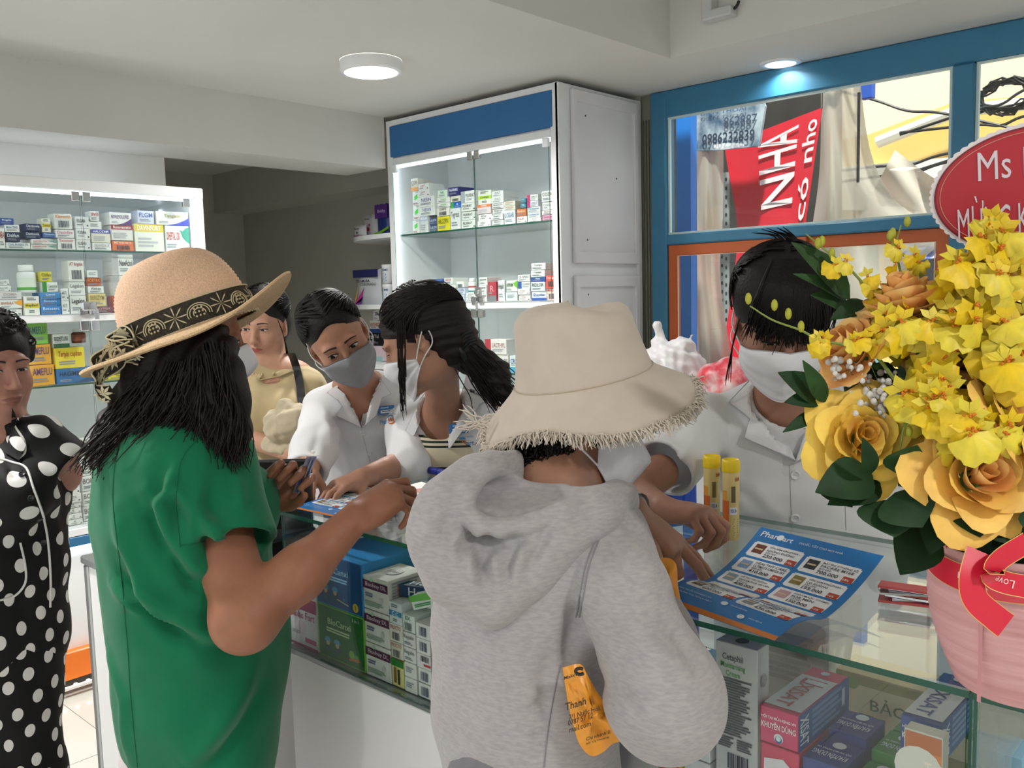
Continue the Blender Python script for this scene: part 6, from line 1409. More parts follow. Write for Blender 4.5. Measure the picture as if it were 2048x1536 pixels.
# ------------------------------------------------------------------ 6. customer in the grey hoodie and bucket hat
def build_grey():
    t0 = 1.24; f = nrm(RH*.62+FH*.74); sd = np.cross(ZU, f); sk = skin('#a97c66')
    c = lambda x, y, dt=0: P(x, y, t0+dt)
    ft = P(1075, 1500, 1.22); foot = V(ft[0], ft[1], 0)
    root = person(foot, 'customer in a grey hoodie and cream bucket hat leaning on the counter')
    H = Head(P(1160, 852, 1.33), RT*.92+FW*.12-UP*.20, up=UP-RT*.04, sc=.89)
    nk = c(1100, 965, .04)
    B = SDF(); H.add(B, nk, neck_r=.050); B.ecap(c(1085, 990, .03), c(1070, 1080), (.07, .04), (.09, .05), sd, .05); v1, q1 = B.mesh(.0038)
    # left arm reaching over the counter, pointing at the leaflet
    tip = atz(1413, 1150, 1.055); wr = P(1262, 1028, 1.43); hd = nrm(P(1345, 1092, 1.42)-wr)
    A = SDF(); A.chain([P(1170, 1010, 1.42), wr], [.040, .030], .02)
    hand(A, wr, hd, -UP*.75-RT*.25+FW*.25, 1, ((.16, .12, .06), (.20, .22, .10), (.75, 1.0, .6), (.9, 1.1, .6)), thumb=(.9, .3), sc=1.04, spread=.22)
    v2, q2 = A.mesh(.003)
    N = SDF(); w2 = P(1285, 1098, 1.40); N.chain([P(1300, 1170, 1.28), w2], [.030, .027], .01); hand(N, w2, FH*.6+ZU*.5-RH*.25, -ZU*.4-RH*.6, 1, ((.9, 1.1, .6),)*4, sc=.95); v3, q3 = N.mesh(.004)
    v, q = join_mesh([(v1, q1), (v2, q2), (v3, q3)]); mesh_obj('body', v, q, sk, root, None, True)
    hb = bvh_of(v1, q1); H.features(hb, root, mouth=False)
    H.mask(hb, root, cloth('mask_white'), top=.004, pleats=False, fold_=True)
    for k in (-1, 1):
        pass
    # hoodie
    S = SDF(); torso(S, [(c(1085, 1082, .01), (.128, .060)), (c(1070, 1095), (.145, .085)), (c(1045, 1150), (.135, .095)), (c(1035, 1290), (.124, .092)), (c(1045, 1420), (.130, .098)), (c(1060, 1560), (.138, .106))], sd, .045)
    sh, el = c(1205, 1068, -.03), P(1330, 1395, 1.07); S.chain([sh, P(1248, 1190, 1.12), el], [.062, .058, .064], .014); S.ell(P(1338, 1410, 1.07), (.060, .060, .058), None, .03)
    S.chain([el, P(1312, 1290, 1.195), P(1296, 1180, 1.31)], [.062, .052, .040], .03)
    S.chain([c(1150, 1040, .12), P(1200, 1030, 1.45), P(1244, 1024, 1.45)], [.045, .042, .042], .03)
    S.cap(c(1125, 960, .04), c(1140, 890, .06), .060, .075, .006, 's')
    gr = mat('grey_marl', '#aca7a8', .9, spec=.15, sheen=.2, var=((90, 90, 320), .16, '#9f9b9d'), bump=((300, 300, 900), .25, .0008))
    def disp(v, n, q):
        bv = bvh_of(v, q)
        for pts, a, w_ in [([(1160, 1180), (1150, 1240), (1135, 1330)], -.012, .012), ([(1175, 1100), (1165, 1180), (1150, 1250)], .006, .012), ([(1240, 1230), (1300, 1300), (1370, 1350)], .005, .016), ([(1330, 1230), (1370, 1290), (1395, 1350)], -.005, .014), ([(1190, 1340), (1240, 1390), (1290, 1430)], -.006, .014), ([(1010, 1250), (1020, 1350), (1030, 1450)], .004, .025), ([(920, 1250), (935, 1350), (940, 1450)], -.004, .02), ([(1100, 1300), (1085, 1400), (1080, 1500)], -.005, .012), ([(1250, 1060), (1290, 1130), (1300, 1180)], .004, .016)]: v = pix_fold(v, n, pts, a*1.5, w_, t0, bv)
        return v+n*(.002*vnoise(v*7, 41))[:, None]
    so, sv, sq = sdf_obj('hoodie', S, .005, gr, root, disp, 2); sb = bvh_of(sv, sq); sm = cloth('grey_seam', '#8a868b')
    for off in (0, 7): seam(sb, [(1226+off, 1015), (1200+off, 1060), (1172+off, 1130), (1160+off, 1190), (1152+off, 1235)], sm, 'seam', so, .0009)
    seam(sb, [(1120, 1330), (1106, 1400), (1095, 1470), (1088, 1534)], sm, 'seam', so, .0009)
    # hood lying open on the back
    S = SDF(); hp = [c(1022, 940, -.01), c(955, 955, -.06), c(895, 1003, -.085), c(872, 1070, -.095), c(905, 1145, -.10), c(985, 1195, -.105), c(1050, 1140, -.105), (c(1120, 1080, -.10)), c(1190, 1030, -.085), c(1235, 1000, -.03), c(1255, 985, .04)]
    hr = [.018, .026, .030, .032, .034, .034, .036, .034, .028, .022, .014]; S.chain(hp, hr, .03)
    S.ecap(c(960, 1030, -.05), c(985, 1140, -.085), (.070, .030), (.055, .028), RT, .04); S.ecap(c(1055, 1062, -.055), c(1095, 1090, -.08), (.085, .032), (.05, .026), nrm(RT*.9+UP*.4), .04)
    S.chain([c(1010, 1010, -.055), c(1100, 1040, -.075), c(1195, 1020, -.06)], [.03, .034, .025], .03)
    S.chain([c(1030, 915, -.0), c(985, 930, -.05), c(962, 965, -.075), c(975, 1015, -.085), c(1010, 1045, -.09), c(1070, 1052, -.095), c(1140, 1036, -.09), c(1215, 1008, -.06)], [.013, .016, .017, .017, .017, .017, .017, .013], .012)
    S.ell(c(1005, 985, -.095), (.040, .05, .020), None, .012, 's'); S.ell(c(1080, 985, -.10), (.05, .05, .012), None, .012, 's')
    S.chain([c(1020, 925, -.02), c(968, 942, -.075), c(932, 982, -.105), c(930, 1022, -.115), c(960, 1048, -.122), c(1010, 1056, -.125), c(1070, 1046, -.125), c(1130, 1026, -.12), c(1190, 1008, -.10), c(1236, 996, -.05)], [.009, .012, .013, .013, .013, .013, .013, .013, .012, .009], .006)
    def hd_(v, n, q):
        bv = bvh_of(v, q)
        for pts, a, w_ in [([(955, 1068), (935, 1120), (950, 1190)], .005, .009), ([(975, 1070), (962, 1120), (965, 1170)], -.004, .007), ([(992, 1072), (992, 1130), (1005, 1195)], .005, .009), ([(925, 1050), (900, 1090), (915, 1150)], .005, .010), ([(1030, 1072), (1020, 1120), (1012, 1170)], -.004, .008), ([(1060, 1068), (1045, 1110), (1025, 1170)], .004, .009), ([(1100, 1050), (1080, 1090), (1045, 1150)], -.003, .008), ([(905, 1010), (890, 1060), (890, 1110)], -.003, .010)]: v = pix_fold(v, n, pts, a*2.1, w_*.9, t0, bv)
        return v+n*(.0015*vnoise(v*9, 44))[:, None]
    ho_, hv, hq = sdf_obj('hood', S, .0042, gr, root, hd_, 2)
    cuf = lambda a, b, r: (lambda q: (q.tube([a, b], [r, r*.98], gr, 20, False), q.build('cuff', so, True)))(MB())
    cuf(P(1240, 1021, 1.449), P(1268, 1034, 1.43), .041)
    legs(root, [c(1040, 1540, -.02), c(1140, 1540, .04)], [foot-sd*.09, foot+sd*.09], (.10, .072, .058), cloth('grey_trousers', '#77747a')); shoes(root, [foot-sd*.09, foot+sd*.09], f, mat('dark_shoe'))
    # short curly hair
    S = SDF(); crown_hair(S, H, .004, .008); rn = np.random.RandomState(17)
    S.chain([H.w((-.062, -.05, -.045)), H.w((0, -.092, -.06)), H.w((.062, -.05, -.045))], [.028, .034, .028], .02); S.cut(H.w((0, 0, -.012)), H.R[:, 2], .3)
    hh, _, _ = sdf_obj('hair', S, .005, HAIRM, root); cs = []
    for i in range(420):
        a = rn.uniform(-2.6, -.05); z = rn.uniform(-.095, -.02); d = V(-math.cos(a+.4)*.086, math.sin(a)*.090-.022, z); o_ = nrm(V(d[0], d[1]+.02, -.2)); ax = nrm(np.cross(o_, rn.normal(size=3))); r = rn.uniform(.006, .012)
        cs.append(np.array([H.w(d+o_*(.006+r*math.sin(s*5.5))+ax*r*math.cos(s*5.5)+V(0, 0, -.022*s)) for s in np.linspace(0, 1, 10)]))
    for x0, y0, x1, y1 in ((1205, 852, 1188, 893), (1222, 850, 1216, 876), (1240, 846, 1232, 872), (1270, 838, 1292, 866), (1196, 858, 1176, 880), (1252, 842, 1262, 862)):
        for k in range(5): ph = rn.rand()*6; cs.append(np.array([P(x0+(x1-x0)*s+5*math.sin(ph+s*6)*s, y0+(y1-y0)*s+3*math.cos(ph+s*6), 1.255) for s in np.linspace(0, 1, 10)]))
    strands(cs, .0016, HAIRM, 'hair_curls', hh, 3)['kind'] = 'stuff'
    # bucket hat
    U = nrm(UP*.965-RT*.20-FW*.19); fr = nrm(RT-U*(RT @ U)); bk = np.cross(U, fr); R = np.stack([fr, bk, U], 1); hc = P(1166, 752, 1.335)
    hat = empty('bucket_hat', hc, 'cream bucket hat with a frayed brim worn by the grey hoodie customer', 'hat')
    can = cloth('cream_canvas', '#cbbdb0', 25, .05, .9, 1200)
    def lathe(prof, nm, wav):
        n = 96; vv = []
        for r, z in prof:
            for k in range(n):
                a = 2*math.pi*k/n; e = max(0, (r-.104)/.06); b_ = max(0, (z-.05)/.05)
                zz = z+wav*e*(.012*math.sin(3*a+1.2)+.006*math.sin(5*a))-.010*b_*math.cos(a-.5)+.005*b_*math.sin(3*a+.6); rr = r*(1+.03*math.sin(2*a+.4)*(z > .06)+.012*e*math.sin(4*a))
                vv.append(R @ V(rr*math.cos(a)*1.03, rr*math.sin(a)*.97, zz)+hc)
        ff = [[i*n+k, i*n+(k+1) % n, (i+1)*n+(k+1) % n, (i+1)*n+k] for i in range(len(prof)-1) for k in range(n)]; return mesh_obj(nm, vv, ff, can, hat, None, True), np.array(vv).reshape(len(prof), n, 3)
    cr, _ = lathe([(.0005, .103), (.03, .104), (.06, .103), (.074, .100), (.0805, .094), (.084, .085), (.088, .06), (.094, .03), (.101, 0)], 'crown', 0)
    br, vb = lathe([(.1005, .002), (.112, -.010), (.125, -.022), (.138, -.034), (.150, -.045), (.157, -.052), (.156, -.053), (.149, -.047), (.137, -.037), (.1, -.003)], 'brim', 1)
    q = MB(); q.tube([R @ V(.1022*math.cos(a)*1.03, .1022*math.sin(a)*.97, .001)+hc for a in np.linspace(0, 2*math.pi, 97)], .0009, cloth('hat_stitch', '#b8a893'), 5); q.build('stitching', hat)
    edge = vb[5]; fg = []
    for i in range(1300):
        k = rn.rand()*96; i0 = int(k) % 96; p = edge[i0]*(1-k % 1)+edge[(i0+1) % 96]*(k % 1); a = 2*math.pi*k/96; out = R @ V(math.cos(a), math.sin(a), 0); L_ = rn.uniform(.007, .020)
        d = nrm(out*rn.uniform(.1, .9)-U*rn.uniform(.5, 1)+R[:, 1]*rn.normal()*.25+R[:, 0]*rn.normal()*.4); cv = rn.normal(size=3)*.004
        fg.append(np.array([p-out*.003, p+d*L_*.5+cv, p+d*L_+cv*.6-U*.002]))
    fo = strands(fg, .0010, cloth('fringe_cream', '#dacec0'), 'fringe', hat, 3); fo['kind'] = 'stuff'
    fg = []
    for i in range(22):
        p = P(968+rn.normal()*8, 842+rn.normal()*10, 1.33); d = nrm(-RT*rn.uniform(.2, 1)+UP*rn.normal()*.6); fg.append(np.array([p+d*.036*s+rn.normal(size=3)*.0015 for s in np.linspace(0, 1, 6)]))
    fo = strands(fg, .0011, cloth('fringe_cream'), 'loose_thread', hat, 3); fo['kind'] = 'stuff'
    # orange carrier bag pinched under the arm
    om = mat('orange_film', '#f0a02c', .35, trans=.1, sub=.2); bag = empty('carrier_bag', P(1190, 1420, 1.11), 'crumpled orange plastic bag tucked under the grey hoodie arm', 'bag')
    def crumple(outline, t_, nm, th_, seed, amp=.012):
        ctr = np.mean(outline, 0); r = np.random.RandomState(seed); pts = spline([(x, y, 0) for x, y in outline]+[(outline[0][0], outline[0][1], 0)], 4)[:-1, :2]; n = len(pts); vv = []; ff = []; rings = 7
        for sgn in (1, -1):
            b0 = len(vv)
            for j in range(rings):
                s = j/(rings-1)
                for k in range(n):
                    x, y = ctr+(pts[k]-ctr)*s; h = amp*(1-s**3)*(math.sin(x*.16+y*.07+seed)+.8*math.sin(x*.07-y*.13)+.6*math.sin(x*.22+y*.25)); vv.append(P(x, y, t_+sgn*(-th_*(1-s*s)-.001)+h*.8))
            for j in range(rings-1):
                for k in range(n): q_ = [b0+j*n+k, b0+j*n+(k+1) % n, b0+(j+1)*n+(k+1) % n, b0+(j+1)*n+k]; ff.append(q_ if sgn > 0 else q_[::-1])
        return mesh_obj(nm, vv, ff, om, bag, None, True), vv, ff
    ob, ov, of = crumple([(1125, 1335), (1160, 1328), (1175, 1350), (1205, 1400), (1252, 1452), (1250, 1478), (1225, 1488), (1205, 1505), (1182, 1512), (1160, 1490), (1148, 1455), (1135, 1400)], 1.085, 'bag_corner', .012, 3, .006)
    crumple([(1292, 1128), (1330, 1115), (1352, 1128), (1356, 1170), (1362, 1215), (1352, 1262), (1330, 1252), (1310, 1210), (1295, 1170)], 1.235, 'bag_mouth', .014, 5, .006)
    q = MB()
    for txt, x, y, hgt, wd in (('Makeup', 1128, 1362, 9, 34), ('Thanh', 1130, 1422, 15, 42), ('7/1 Nước Hoà', 1138, 1440, 11, 62), ('0787 57 12', 1136, 1452, 11, 50), ('mail.com', 1138, 1466, 11, 44), ('Chi nhánh 2:', 1172, 1482, 7, 50), ('Số 12 Hoàng', 1172, 1491, 6, 46)):
        vv, ff, tw, th = text_mesh(txt, .02); n_ = nrm(EYE-P(x, y, 1.07)); pts = [P(x+a/tw*wd, y-b/th*hgt-a/tw*wd*.32, 1.062) for a, b in vv]; q.add(pts, ff, ink('#3a2a14'))
    q.tube([P(1160+9*math.cos(a), 1343+6*math.sin(a), 1.062) for a in np.linspace(.6, 5.4, 12)], .0022, ink('#2a2014'), 5); q.build('lettering', ob)
build_grey()
# ------------------------------------------------------------------ 7. staff member with the fringe, effervescent tubes in hand
def build_staff3():
    t0 = 1.70; f = nrm(-FH*.9-RH*.15); sd = np.cross(ZU, f); sk = skin('#a37763')
    tb = lambda x, y, dt=0: P(x, y, 1.84+(y-800)*.00040+dt)
    ft = P(1570, 1100, 2.0); foot = V(ft[0], ft[1], 0)
    root = person(foot, 'staff member with a fringe and white mask behind the yellow flowers')
    H = Head(P(1562, 642, t0), -FW*.80-UP*.52-RT*.10, up=UP*.85-FW*.4-RT*.05, sc=1.05)
    nk = tb(1590, 820, -.01); B = SDF(); H.add(B, nk, neck_r=.050, slim=.95); B.ecap(tb(1588, 825), tb(1585, 900), (.14, .07), (.15, .09), sd, .05); v1, q1 = B.mesh(.004)
    tb1 = atz(1462, 1078, 1.04); tb0 = atz(1424, 1066, 1.04)
    A = SDF(); el = P(1262, 985, 1.70); wr = P(1322, 1018, 1.60); A.chain([P(1320, 945, 1.75), el, wr], [.036, .037, .026], .025)
    hand(A, wr, nrm(P(1402, 1028, 1.555)-wr), -ZU*.85-RH*.25+FH*.1, 1, ((.6, 1.1, .6), (.8, 1.15, .6), (.9, 1.2, .6), (.95, 1.2, .6)), thumb=(.6, .5), sc=.95, spread=.2); v2, q2 = A.mesh(.003)
    v, q = join_mesh([(v1, q1), (v2, q2)]); mesh_obj('body', v, q, sk, root, None, True); hb = bvh_of(v1, q1); H.features(hb, root, gaze=(0, -.002), lid=.35, mouth=False)
    H.mask(hb, root, cloth('mask_white'), top=-.004, mloop=mat('loop_white'))
    S = SDF(); s1, e1 = tb(1408, 850, -.0), P(1330, 935, 1.755); S.cap(s1, e1, .068, .068, .035); S.cap(e1-nrm(e1-s1)*.02, e1+nrm(e1-s1)*.08, .056, .056, .006, 's'); S.cut(e1+nrm(e1-s1)*.004, e1-s1, .11)
    torso(S, [(tb(1588, 812, .01), (.120, .065)), (tb(1588, 850), (.172, .100)), (tb(1588, 930), (.175, .118)), (tb(1590, 1030), (.165, .115)), (tb(1590, 1150), (.175, .125)), (tb(1590, 1300), (.18, .13))], sd, .04)
    S.chain([tb(1755, 860), tb(1790, 1000, -.02), tb(1770, 1120, -.12)], [.060, .054, .046], .03)
    S.cap(tb(1585, 815, -.04), tb(1580, 760, -.07), .072, .088, .006, 's'); S.ecap(tb(1575, 820, -.10), tb(1590, 905, -.16), (.055, .06), (.006, .05), RH, .006, 's')
    def disp(v, n, q):
        bv = bvh_of(v, q)
        for pts, a, w_ in [([(1425, 870), (1440, 940), (1500, 1000)], -.008, .014), ([(1400, 870), (1370, 910), (1320, 930)], .006, .014), ([(1440, 860), (1470, 940), (1490, 1020)], .006, .014), ([(1380, 820), (1350, 870), (1310, 900)], -.005, .012), ([(1640, 950), (1680, 1000), (1740, 1040)], -.005, .016), ([(1500, 960), (1540, 1010), (1570, 1040)], .004, .016)]: v = pix_fold(v, n, pts, a, w_, t0, bv)
        return v+n*(.0022*vnoise(v*6, 51))[:, None]
    so, sv, sq = sdf_obj('white_coat', S, .0048, COATW, root, disp, 2); sb = bvh_of(sv, sq)
    S = SDF(); S.ecap(tb(1583, 835, -.01), tb(1588, 930, -.02), (.13, .095), (.14, .105), sd, .03); S.cap(tb(1583, 815, -.03), tb(1578, 760, -.06), .066, .08, .006, 's'); sdf_obj('white_tee', S, .006, cloth('tee_white', '#cfcdcf'), root)
    picpatch(sb, [(1505, 755), (1530, 775), (1560, 850), (1590, 920), (1560, 905), (1490, 875), (1500, 838), (1458, 805)], COATW, 'lapel', so, .012, .005)
    picpatch(sb, [(1660, 800), (1690, 830), (1680, 880), (1640, 900), (1592, 922), (1610, 870), (1640, 820)], COATW, 'lapel', so, .012, .005)
    for x, y in ((1591, 950), (1590, 1036)): button(sb, x, y, mat('pearl_button'), so, .0095)
    seam(sb, [(1580, 930), (1582, 1000), (1586, 1060)], cloth('coat_seam'), 'seam', so, .0009); seam(sb, [(1690, 1010), (1692, 1060)], cloth('coat_seam'), 'seam', so, .0009)
    legs(root, [P(1540, 1250, 2.0), P(1640, 1250, 2.0)], [foot-sd*.08, foot+sd*.08], (.085, .065, .055), cloth('dark_trousers')); shoes(root, [foot-sd*.08, foot+sd*.08], f, mat('dark_shoe'))
    S = SDF(); crown_hair(S, H, .013, .012, fringe=.030)
    S.ecap(H.w((-.045, .082, .050)), H.w((.045, .082, .050)), (.022, .012), (.022, .012), H.R[:, 2], .02)
    ho, _, _ = sdf_obj('hair', S, .005, HAIRM, root); rn = np.random.RandomState(23); cs = []
    for i in range(330):
        u = rn.uniform(-1, 1); cs.append(spline([H.w((.03*u, .02, .132)), H.w((.058*u, .082, .105)), H.w((.068*u+.004*rn.normal(), .103-.025*u*u, .055)), H.w((.072*u+.006*rn.normal(), .104-.035*u*u, .018+.010*rn.normal()))], 3))
    swept(H, 420, .015, 23, r0=.0013, parent=ho, end=(0, -1, -.1), hl=(.2, .95, .1, .6, .1, -.3))
    for i in range(14): s = rn.choice((-1, 1)); cs.append(spline([H.w((s*.080, .045, .03)), H.w((s*.088, .04, -.03)), H.w((s*(.085+.01*rn.rand()), .03, -.09-.05*rn.rand()))], 4))
    for i in range(12): a = rn.uniform(-.9, .9); cs.append(spline([H.w((.02*a+.02, -.04, .120)), H.w((.02*a-.0, -.055, .142)), H.w((.03*a-.03, -.05, .150+.012*rn.rand()))], 4))
    strands(cs, .0014, HAIRM, 'fringe_strands', ho, 3)
    # effervescent tubes
    ym, yc = mat('tube_yellow', '#e8c05a', .35), mat('tube_cap_yellow', '#f2d21e', .4)
    for base, nm, price, hgt, grp in ((tb1, 'front yellow vitamin tube with a torn orange print in the staff hand', '40.000', .150, 0), (tb0, 'rear yellow vitamin tube with a straight price sticker', '46.000', .150, 1)):
        e = empty('vitamin_tube', base, nm, 'tube', 'effervescent vitamin tubes'); r = .0152
        q = MB(); q.lathe([(.001, .001), (r, .001), (r, hgt*.86)], base, mat('tube_cream', '#e6cf8c', .3), 28); q.build('tube_body', e, True)
        q = MB(); q.lathe([(r*1.07, hgt*.85), (r*1.10, hgt*.86), (r*1.10, hgt*.97), (r*1.04, hgt), (r*.9, hgt), (r*.88, hgt*.985), (.001, hgt*.985)], base, yc, 28); q.build('cap', e, True)
        vdir = nrm(V(*(EYE-base))[:2]); a0 = math.atan2(vdir[1], vdir[0])
        def wrap(a, z, k=1.012): return base+V(r*k*math.cos(a0+a), r*k*math.sin(a0+a), z*hgt)
        def prect(a, b, z0, z1, col, k=1.012):
            q = MB(); nn = 6; vv = [wrap(a+(b-a)*i/nn, z, k) for z in (z0, z1) for i in range(nn+1)]; q.add(vv, [[i, i+1, nn+2+i, nn+1+i] for i in range(nn)], ink(col)); return q
        prect(-1.4, -.25, .0, .5, '#c8641e').build('orange_print', e, True); prect(-1.4, -.5, .5, .62, '#e09a3a').build('orange_print', e, True)
        pr = MB(); vv, ff, tw, th = text_mesh('Multi', .02); pr.add([wrap(.5+.62-a/tw*.62, .74+b/th*.055, 1.02) for a, b in vv], ff, ink('#b0281e'))
        rr = random.Random(4); a = .05
        while a < .55:
            w_ = rr.uniform(.02, .05); vv = [wrap(.6-a, .48, 1.03), wrap(.6-a-w_, .48, 1.03), wrap(.6-a-w_, .68, 1.03), wrap(.6-a, .68, 1.03)]; pr.add(vv, [(0, 1, 2, 3)], ink('#33302c')); a += w_+rr.uniform(.02, .04)
        pr.build('lettering', e)
        st = prect(-.15, .75, .33, .42, '#d6d6e4', 1.022); so_ = st.build('price_sticker', e, True); pr = MB(); vv, ff, tw, th = text_mesh(price, .01); pr.add([wrap(.68-a/tw*.72, .35+b/th*.05, 1.03) for a, b in vv], ff, ink('#3a3f9a')); pr.build('lettering', so_)
        pr = MB()
        for k in range(9): pr.add([wrap(.9, .04+.028*k, 1.02), wrap(.2+.06*(k % 3), .04+.028*k, 1.02), wrap(.2+.06*(k % 3), .052+.028*k, 1.02), wrap(.9, .052+.028*k, 1.02)], [(0, 1, 2, 3)], ink('#8a7a4a'))
        pr.build('small_print', e)
build_staff3()
# ================================================================== COUNTERS
YF, YBK, ZT, ZG = 1.066, 1.63, 1.04, .728
xc0 = atz(554, 1021, ZT)[0]; xc1 = atz(1940, 1384, ZT)[0]; xc2 = .55
def pane(nm, lo, hi, parent, face):
    q = MB(); q.box(lo, hi, GLASS); idx = {'z': [0, 0, 1, 1, 1, 1], 'y': [1, 1, 0, 0, 1, 1], 'x': [1, 1, 1, 1, 0, 0]}[face]
    return mesh_obj(nm, q.v, q.f, [GLASS, GEDGE], parent, idx)
def counter(x0, x1, label):
    e = empty('glass_counter', (x0, YF, 0), label, 'counter', 'glass showcase counters')
    q = MB(); q.box((x0, YF+.004, .06), (x1, YBK, ZG-.012), mat('counter_white', '#f2f1f2', .3), bev=.003); q.box((x0+.02, YF+.03, 0), (x1-.02, YBK-.03, .06), mat('kick_grey', '#8a8c8e', .5)); q.build('base', e)
    q = MB(); q.box((x0, YF, ZG-.012), (x1, YBK, ZG), ALU, bev=.002); q.build('sill', e)
    pane('glass_top', (x0, YF-.006, ZT-.010), (x1, YBK, ZT), e, 'z'); pane('front_pane', (x0+.006, YF, ZG), (x1-.004, YF+.006, ZT-.010), e, 'y'); pane('end_pane', (x0, YF, ZG), (x0+.006, YBK, ZT-.010), e, 'x'); pane('end_pane', (x1-.006, YF+.01, ZG), (x1, YBK, ZT-.010), e, 'x')
    q = MB(); q.box((x0+.006, YBK-.02, ZG), (x1-.006, YBK-.008, ZT-.012), GLASS); q.build('back_pane', e)
    return e
counter(xc0, xc1-.001, 'long glass showcase counter packed with medicine cartons'); counter(xc1+.001, xc2, 'glass showcase counter under the flower basket')
GK = 'cartons inside the glass counter'
yfr = YF+.02
def cstack(x0, x1, pym, items, nth, front=yfr, z=ZG+.001, dep=.11, where='counter'):
    for k, it in enumerate(items):
        h, col, lab, des = it[:4]; a, b_ = (it[4], it[5]) if len(it) > 5 else (x0, x1)
        pa, pb = aty(a, pym, front), aty(b_, pym, front); t = (depth(pa)+depth(pb))/2; hh = h*t/F; wd = abs(pb[0]-pa[0])-.0012
        carton('medicine_box', V((pa[0]+pb[0])/2, front+dep/2, z), (wd, dep, hh), 0, col, lab, 'box', GK, front=des, side=it[6] if len(it) > 6 else None, top=it[7] if len(it) > 7 else None); z += hh+.0004
    return z
def d_bio(p): p.rect(0, .78, 1, 1, '#b03a6a'); p.text('Biolac Fort', .08, .6, .92, .75, '#c0507a'); p.disc(.45, .4, .16, '#e4cfd6'); p.rect(.55, .12, .95, .22, '#c8607e'); p.rect(0, 0, 1, .05, '#b03a6a'); p.lines(.1, .24, .5, .32, 2, '#a8a09a')
def d_kid(bg, fg, extra):
    def f_(p):
        p.rect(.03, .03, .97, .97, bg); p.text('BioCanxi', .2, .66, .75, .78, fg); p.lines(.2, .5, .8, .6, 2, fg)
        for x in (.22, .42): p.disc(x, .30, .055, '#d8b090', 1); p.poly([(x-.07, .33), (x-.05, .40), (x, .42), (x+.05, .40), (x+.07, .33)], '#4aa8d8', 2); p.rect(x-.045, .14, x+.045, .25, '#3a5a6a', 1)
        extra(p)
    return f_
kg = lambda p: (p.disc(.72, .24, .08, '#8ac04a', 1), p.disc(.82, .2, .07, '#5aa83a', 1), p.poly([(.66, .12), (.9, .16), (.86, .2), (.68, .17)], '#d8702a', 2), p.text('3 in 1', .72, .86, .92, .92, '#e8f4e0'))
kb = lambda p: (p.disc(.84, .14, .085, '#e8c83a', 1), p.text('3', .80, .10, .88, .18, '#3a8a3a', 2), p.disc(.6, .22, .03, '#3a8ad0', 1), p.poly([(.45, .18), (.7, .12), (.7, .14), (.46, .2)], '#e0d8a0', 1))
def d_bis(p): p.rect(0, .62, 1, .86, '#5a2048'); p.text('Bisolvay DL', .1, .66, .95, .82, '#d8c8d4'); p.disc(.35, .9, .06, '#a8d8b0', 1); p.lines(.1, .36, .5, .5, 2, '#7a7aa0'); p.disc(.72, .36, .09, '#c8c8cc', 1); p.lines(.08, .1, .9, .26, 3, '#9ab09a')
top_bis = lambda p: (p.disc(.5, .5, .2, '#cfcdc8'), p.text('D.G. Pharma', .3, .44, .7, .56, '#8a5a7a'))
def d_txt(t, col, st='plain', c2='#888'): return design(t, col, st, c2)
def d_bar(p): p.bars(.25, .2, .8, .8, '#4a4e6a', 1, 5)
def d_flip(t, bg=None): return lambda p: (p.text(t, .1, .2, .9, .5, '#dff0d8', flip=True), p.rect(.35, .7, .6, 1.0, '#a8c8c8'))
cstack(577, 632, 1200, [(98, '#e6dfe2', 'white and pink carton, lower at the counter end', d_bio), (98, '#e6dfe2', 'white and pink carton, upper at the counter end', d_bio)], 0)
cstack(633, 727, 1200, [(111, '#7ac23a', 'large green carton with cartoon children and vegetables', d_kid('#1d6a22', '#cfe8b0', kg)), (108, '#3a94d8', 'large blue carton with cartoon children', d_kid('#1d4f8e', '#9fd0f0', kb))], 1, dep=.16)
cstack(729, 779, 1260, [(70, '#e2e0da', 'white carton with purple band, lowest of three', d_bis), (69, '#e2e0da', 'white carton with purple band, middle of three', d_bis), (70, '#e2e0da', 'white carton with purple band, uppermost of three', d_bis, 729, 779, lambda p: p.lines(.1, .1, .9, .9, 9, '#9a9aa0'), top_bis)], 2, dep=.10)
z4 = cstack(781, 806, 1300, [(58, '#d8cf8a', 'small yellow and green carton with two dark bottles', lambda p: (p.rect(0, .75, 1, 1, '#2f7a2a'), p.rect(.2, .15, .4, .7, '#8a5a20'), p.rect(.5, .12, .68, .65, '#3a3028'))), (36, '#e4dfd4', 'small white carton reading upward, lower', d_txt('PROCTO', '#b0603a', 'bars')), (36, '#e4dfd4', 'small white carton reading upward, middle', d_txt('PROCTO', '#b0603a', 'bars')), (44, '#dfe4e6', 'small white and blue carton with a square code', d_txt('C.C', '#2a6a9a', 'mid', '#3a8ab8'))], 3)
z5 = cstack(807, 832, 1320, [(31, '#e2e0dc', 'plain white carton, lowest beside the barcode pile', d_txt('R', '#aaa', 'none')), (31, '#e2e0dc', 'plain white carton, second beside the barcode pile', d_txt('R', '#aaa', 'none')), (31, '#e4e2e0', 'white carton with small print, third beside the barcode pile', d_txt('Regalin', '#777')), (31, '#e4e2e0', 'white carton with small print, fourth beside the barcode pile', d_txt('Regalin', '#777')), (36, '#dfe6e0', 'white and green carton with barcode, top beside the barcode pile', d_txt('EX', '#3a7a5a', 'bars'))], 4)
z6 = cstack(834, 862, 1340, [(31, '#e6e4e2', 'white barcode carton, lowest of five', d_bar), (31, '#e6e4e2', 'white barcode carton, second of five', d_bar), (30, '#e0dcdc', 'white carton with a red mark in the barcode pile', lambda p: (p.bars(.3, .5, .9, .9), p.rect(.5, .2, 1, .36, '#c0304a'))), (31, '#e6e4e2', 'white barcode carton, fourth of five', d_bar), (31, '#e6e4e2', 'white barcode carton, topmost of five', d_bar)], 5)
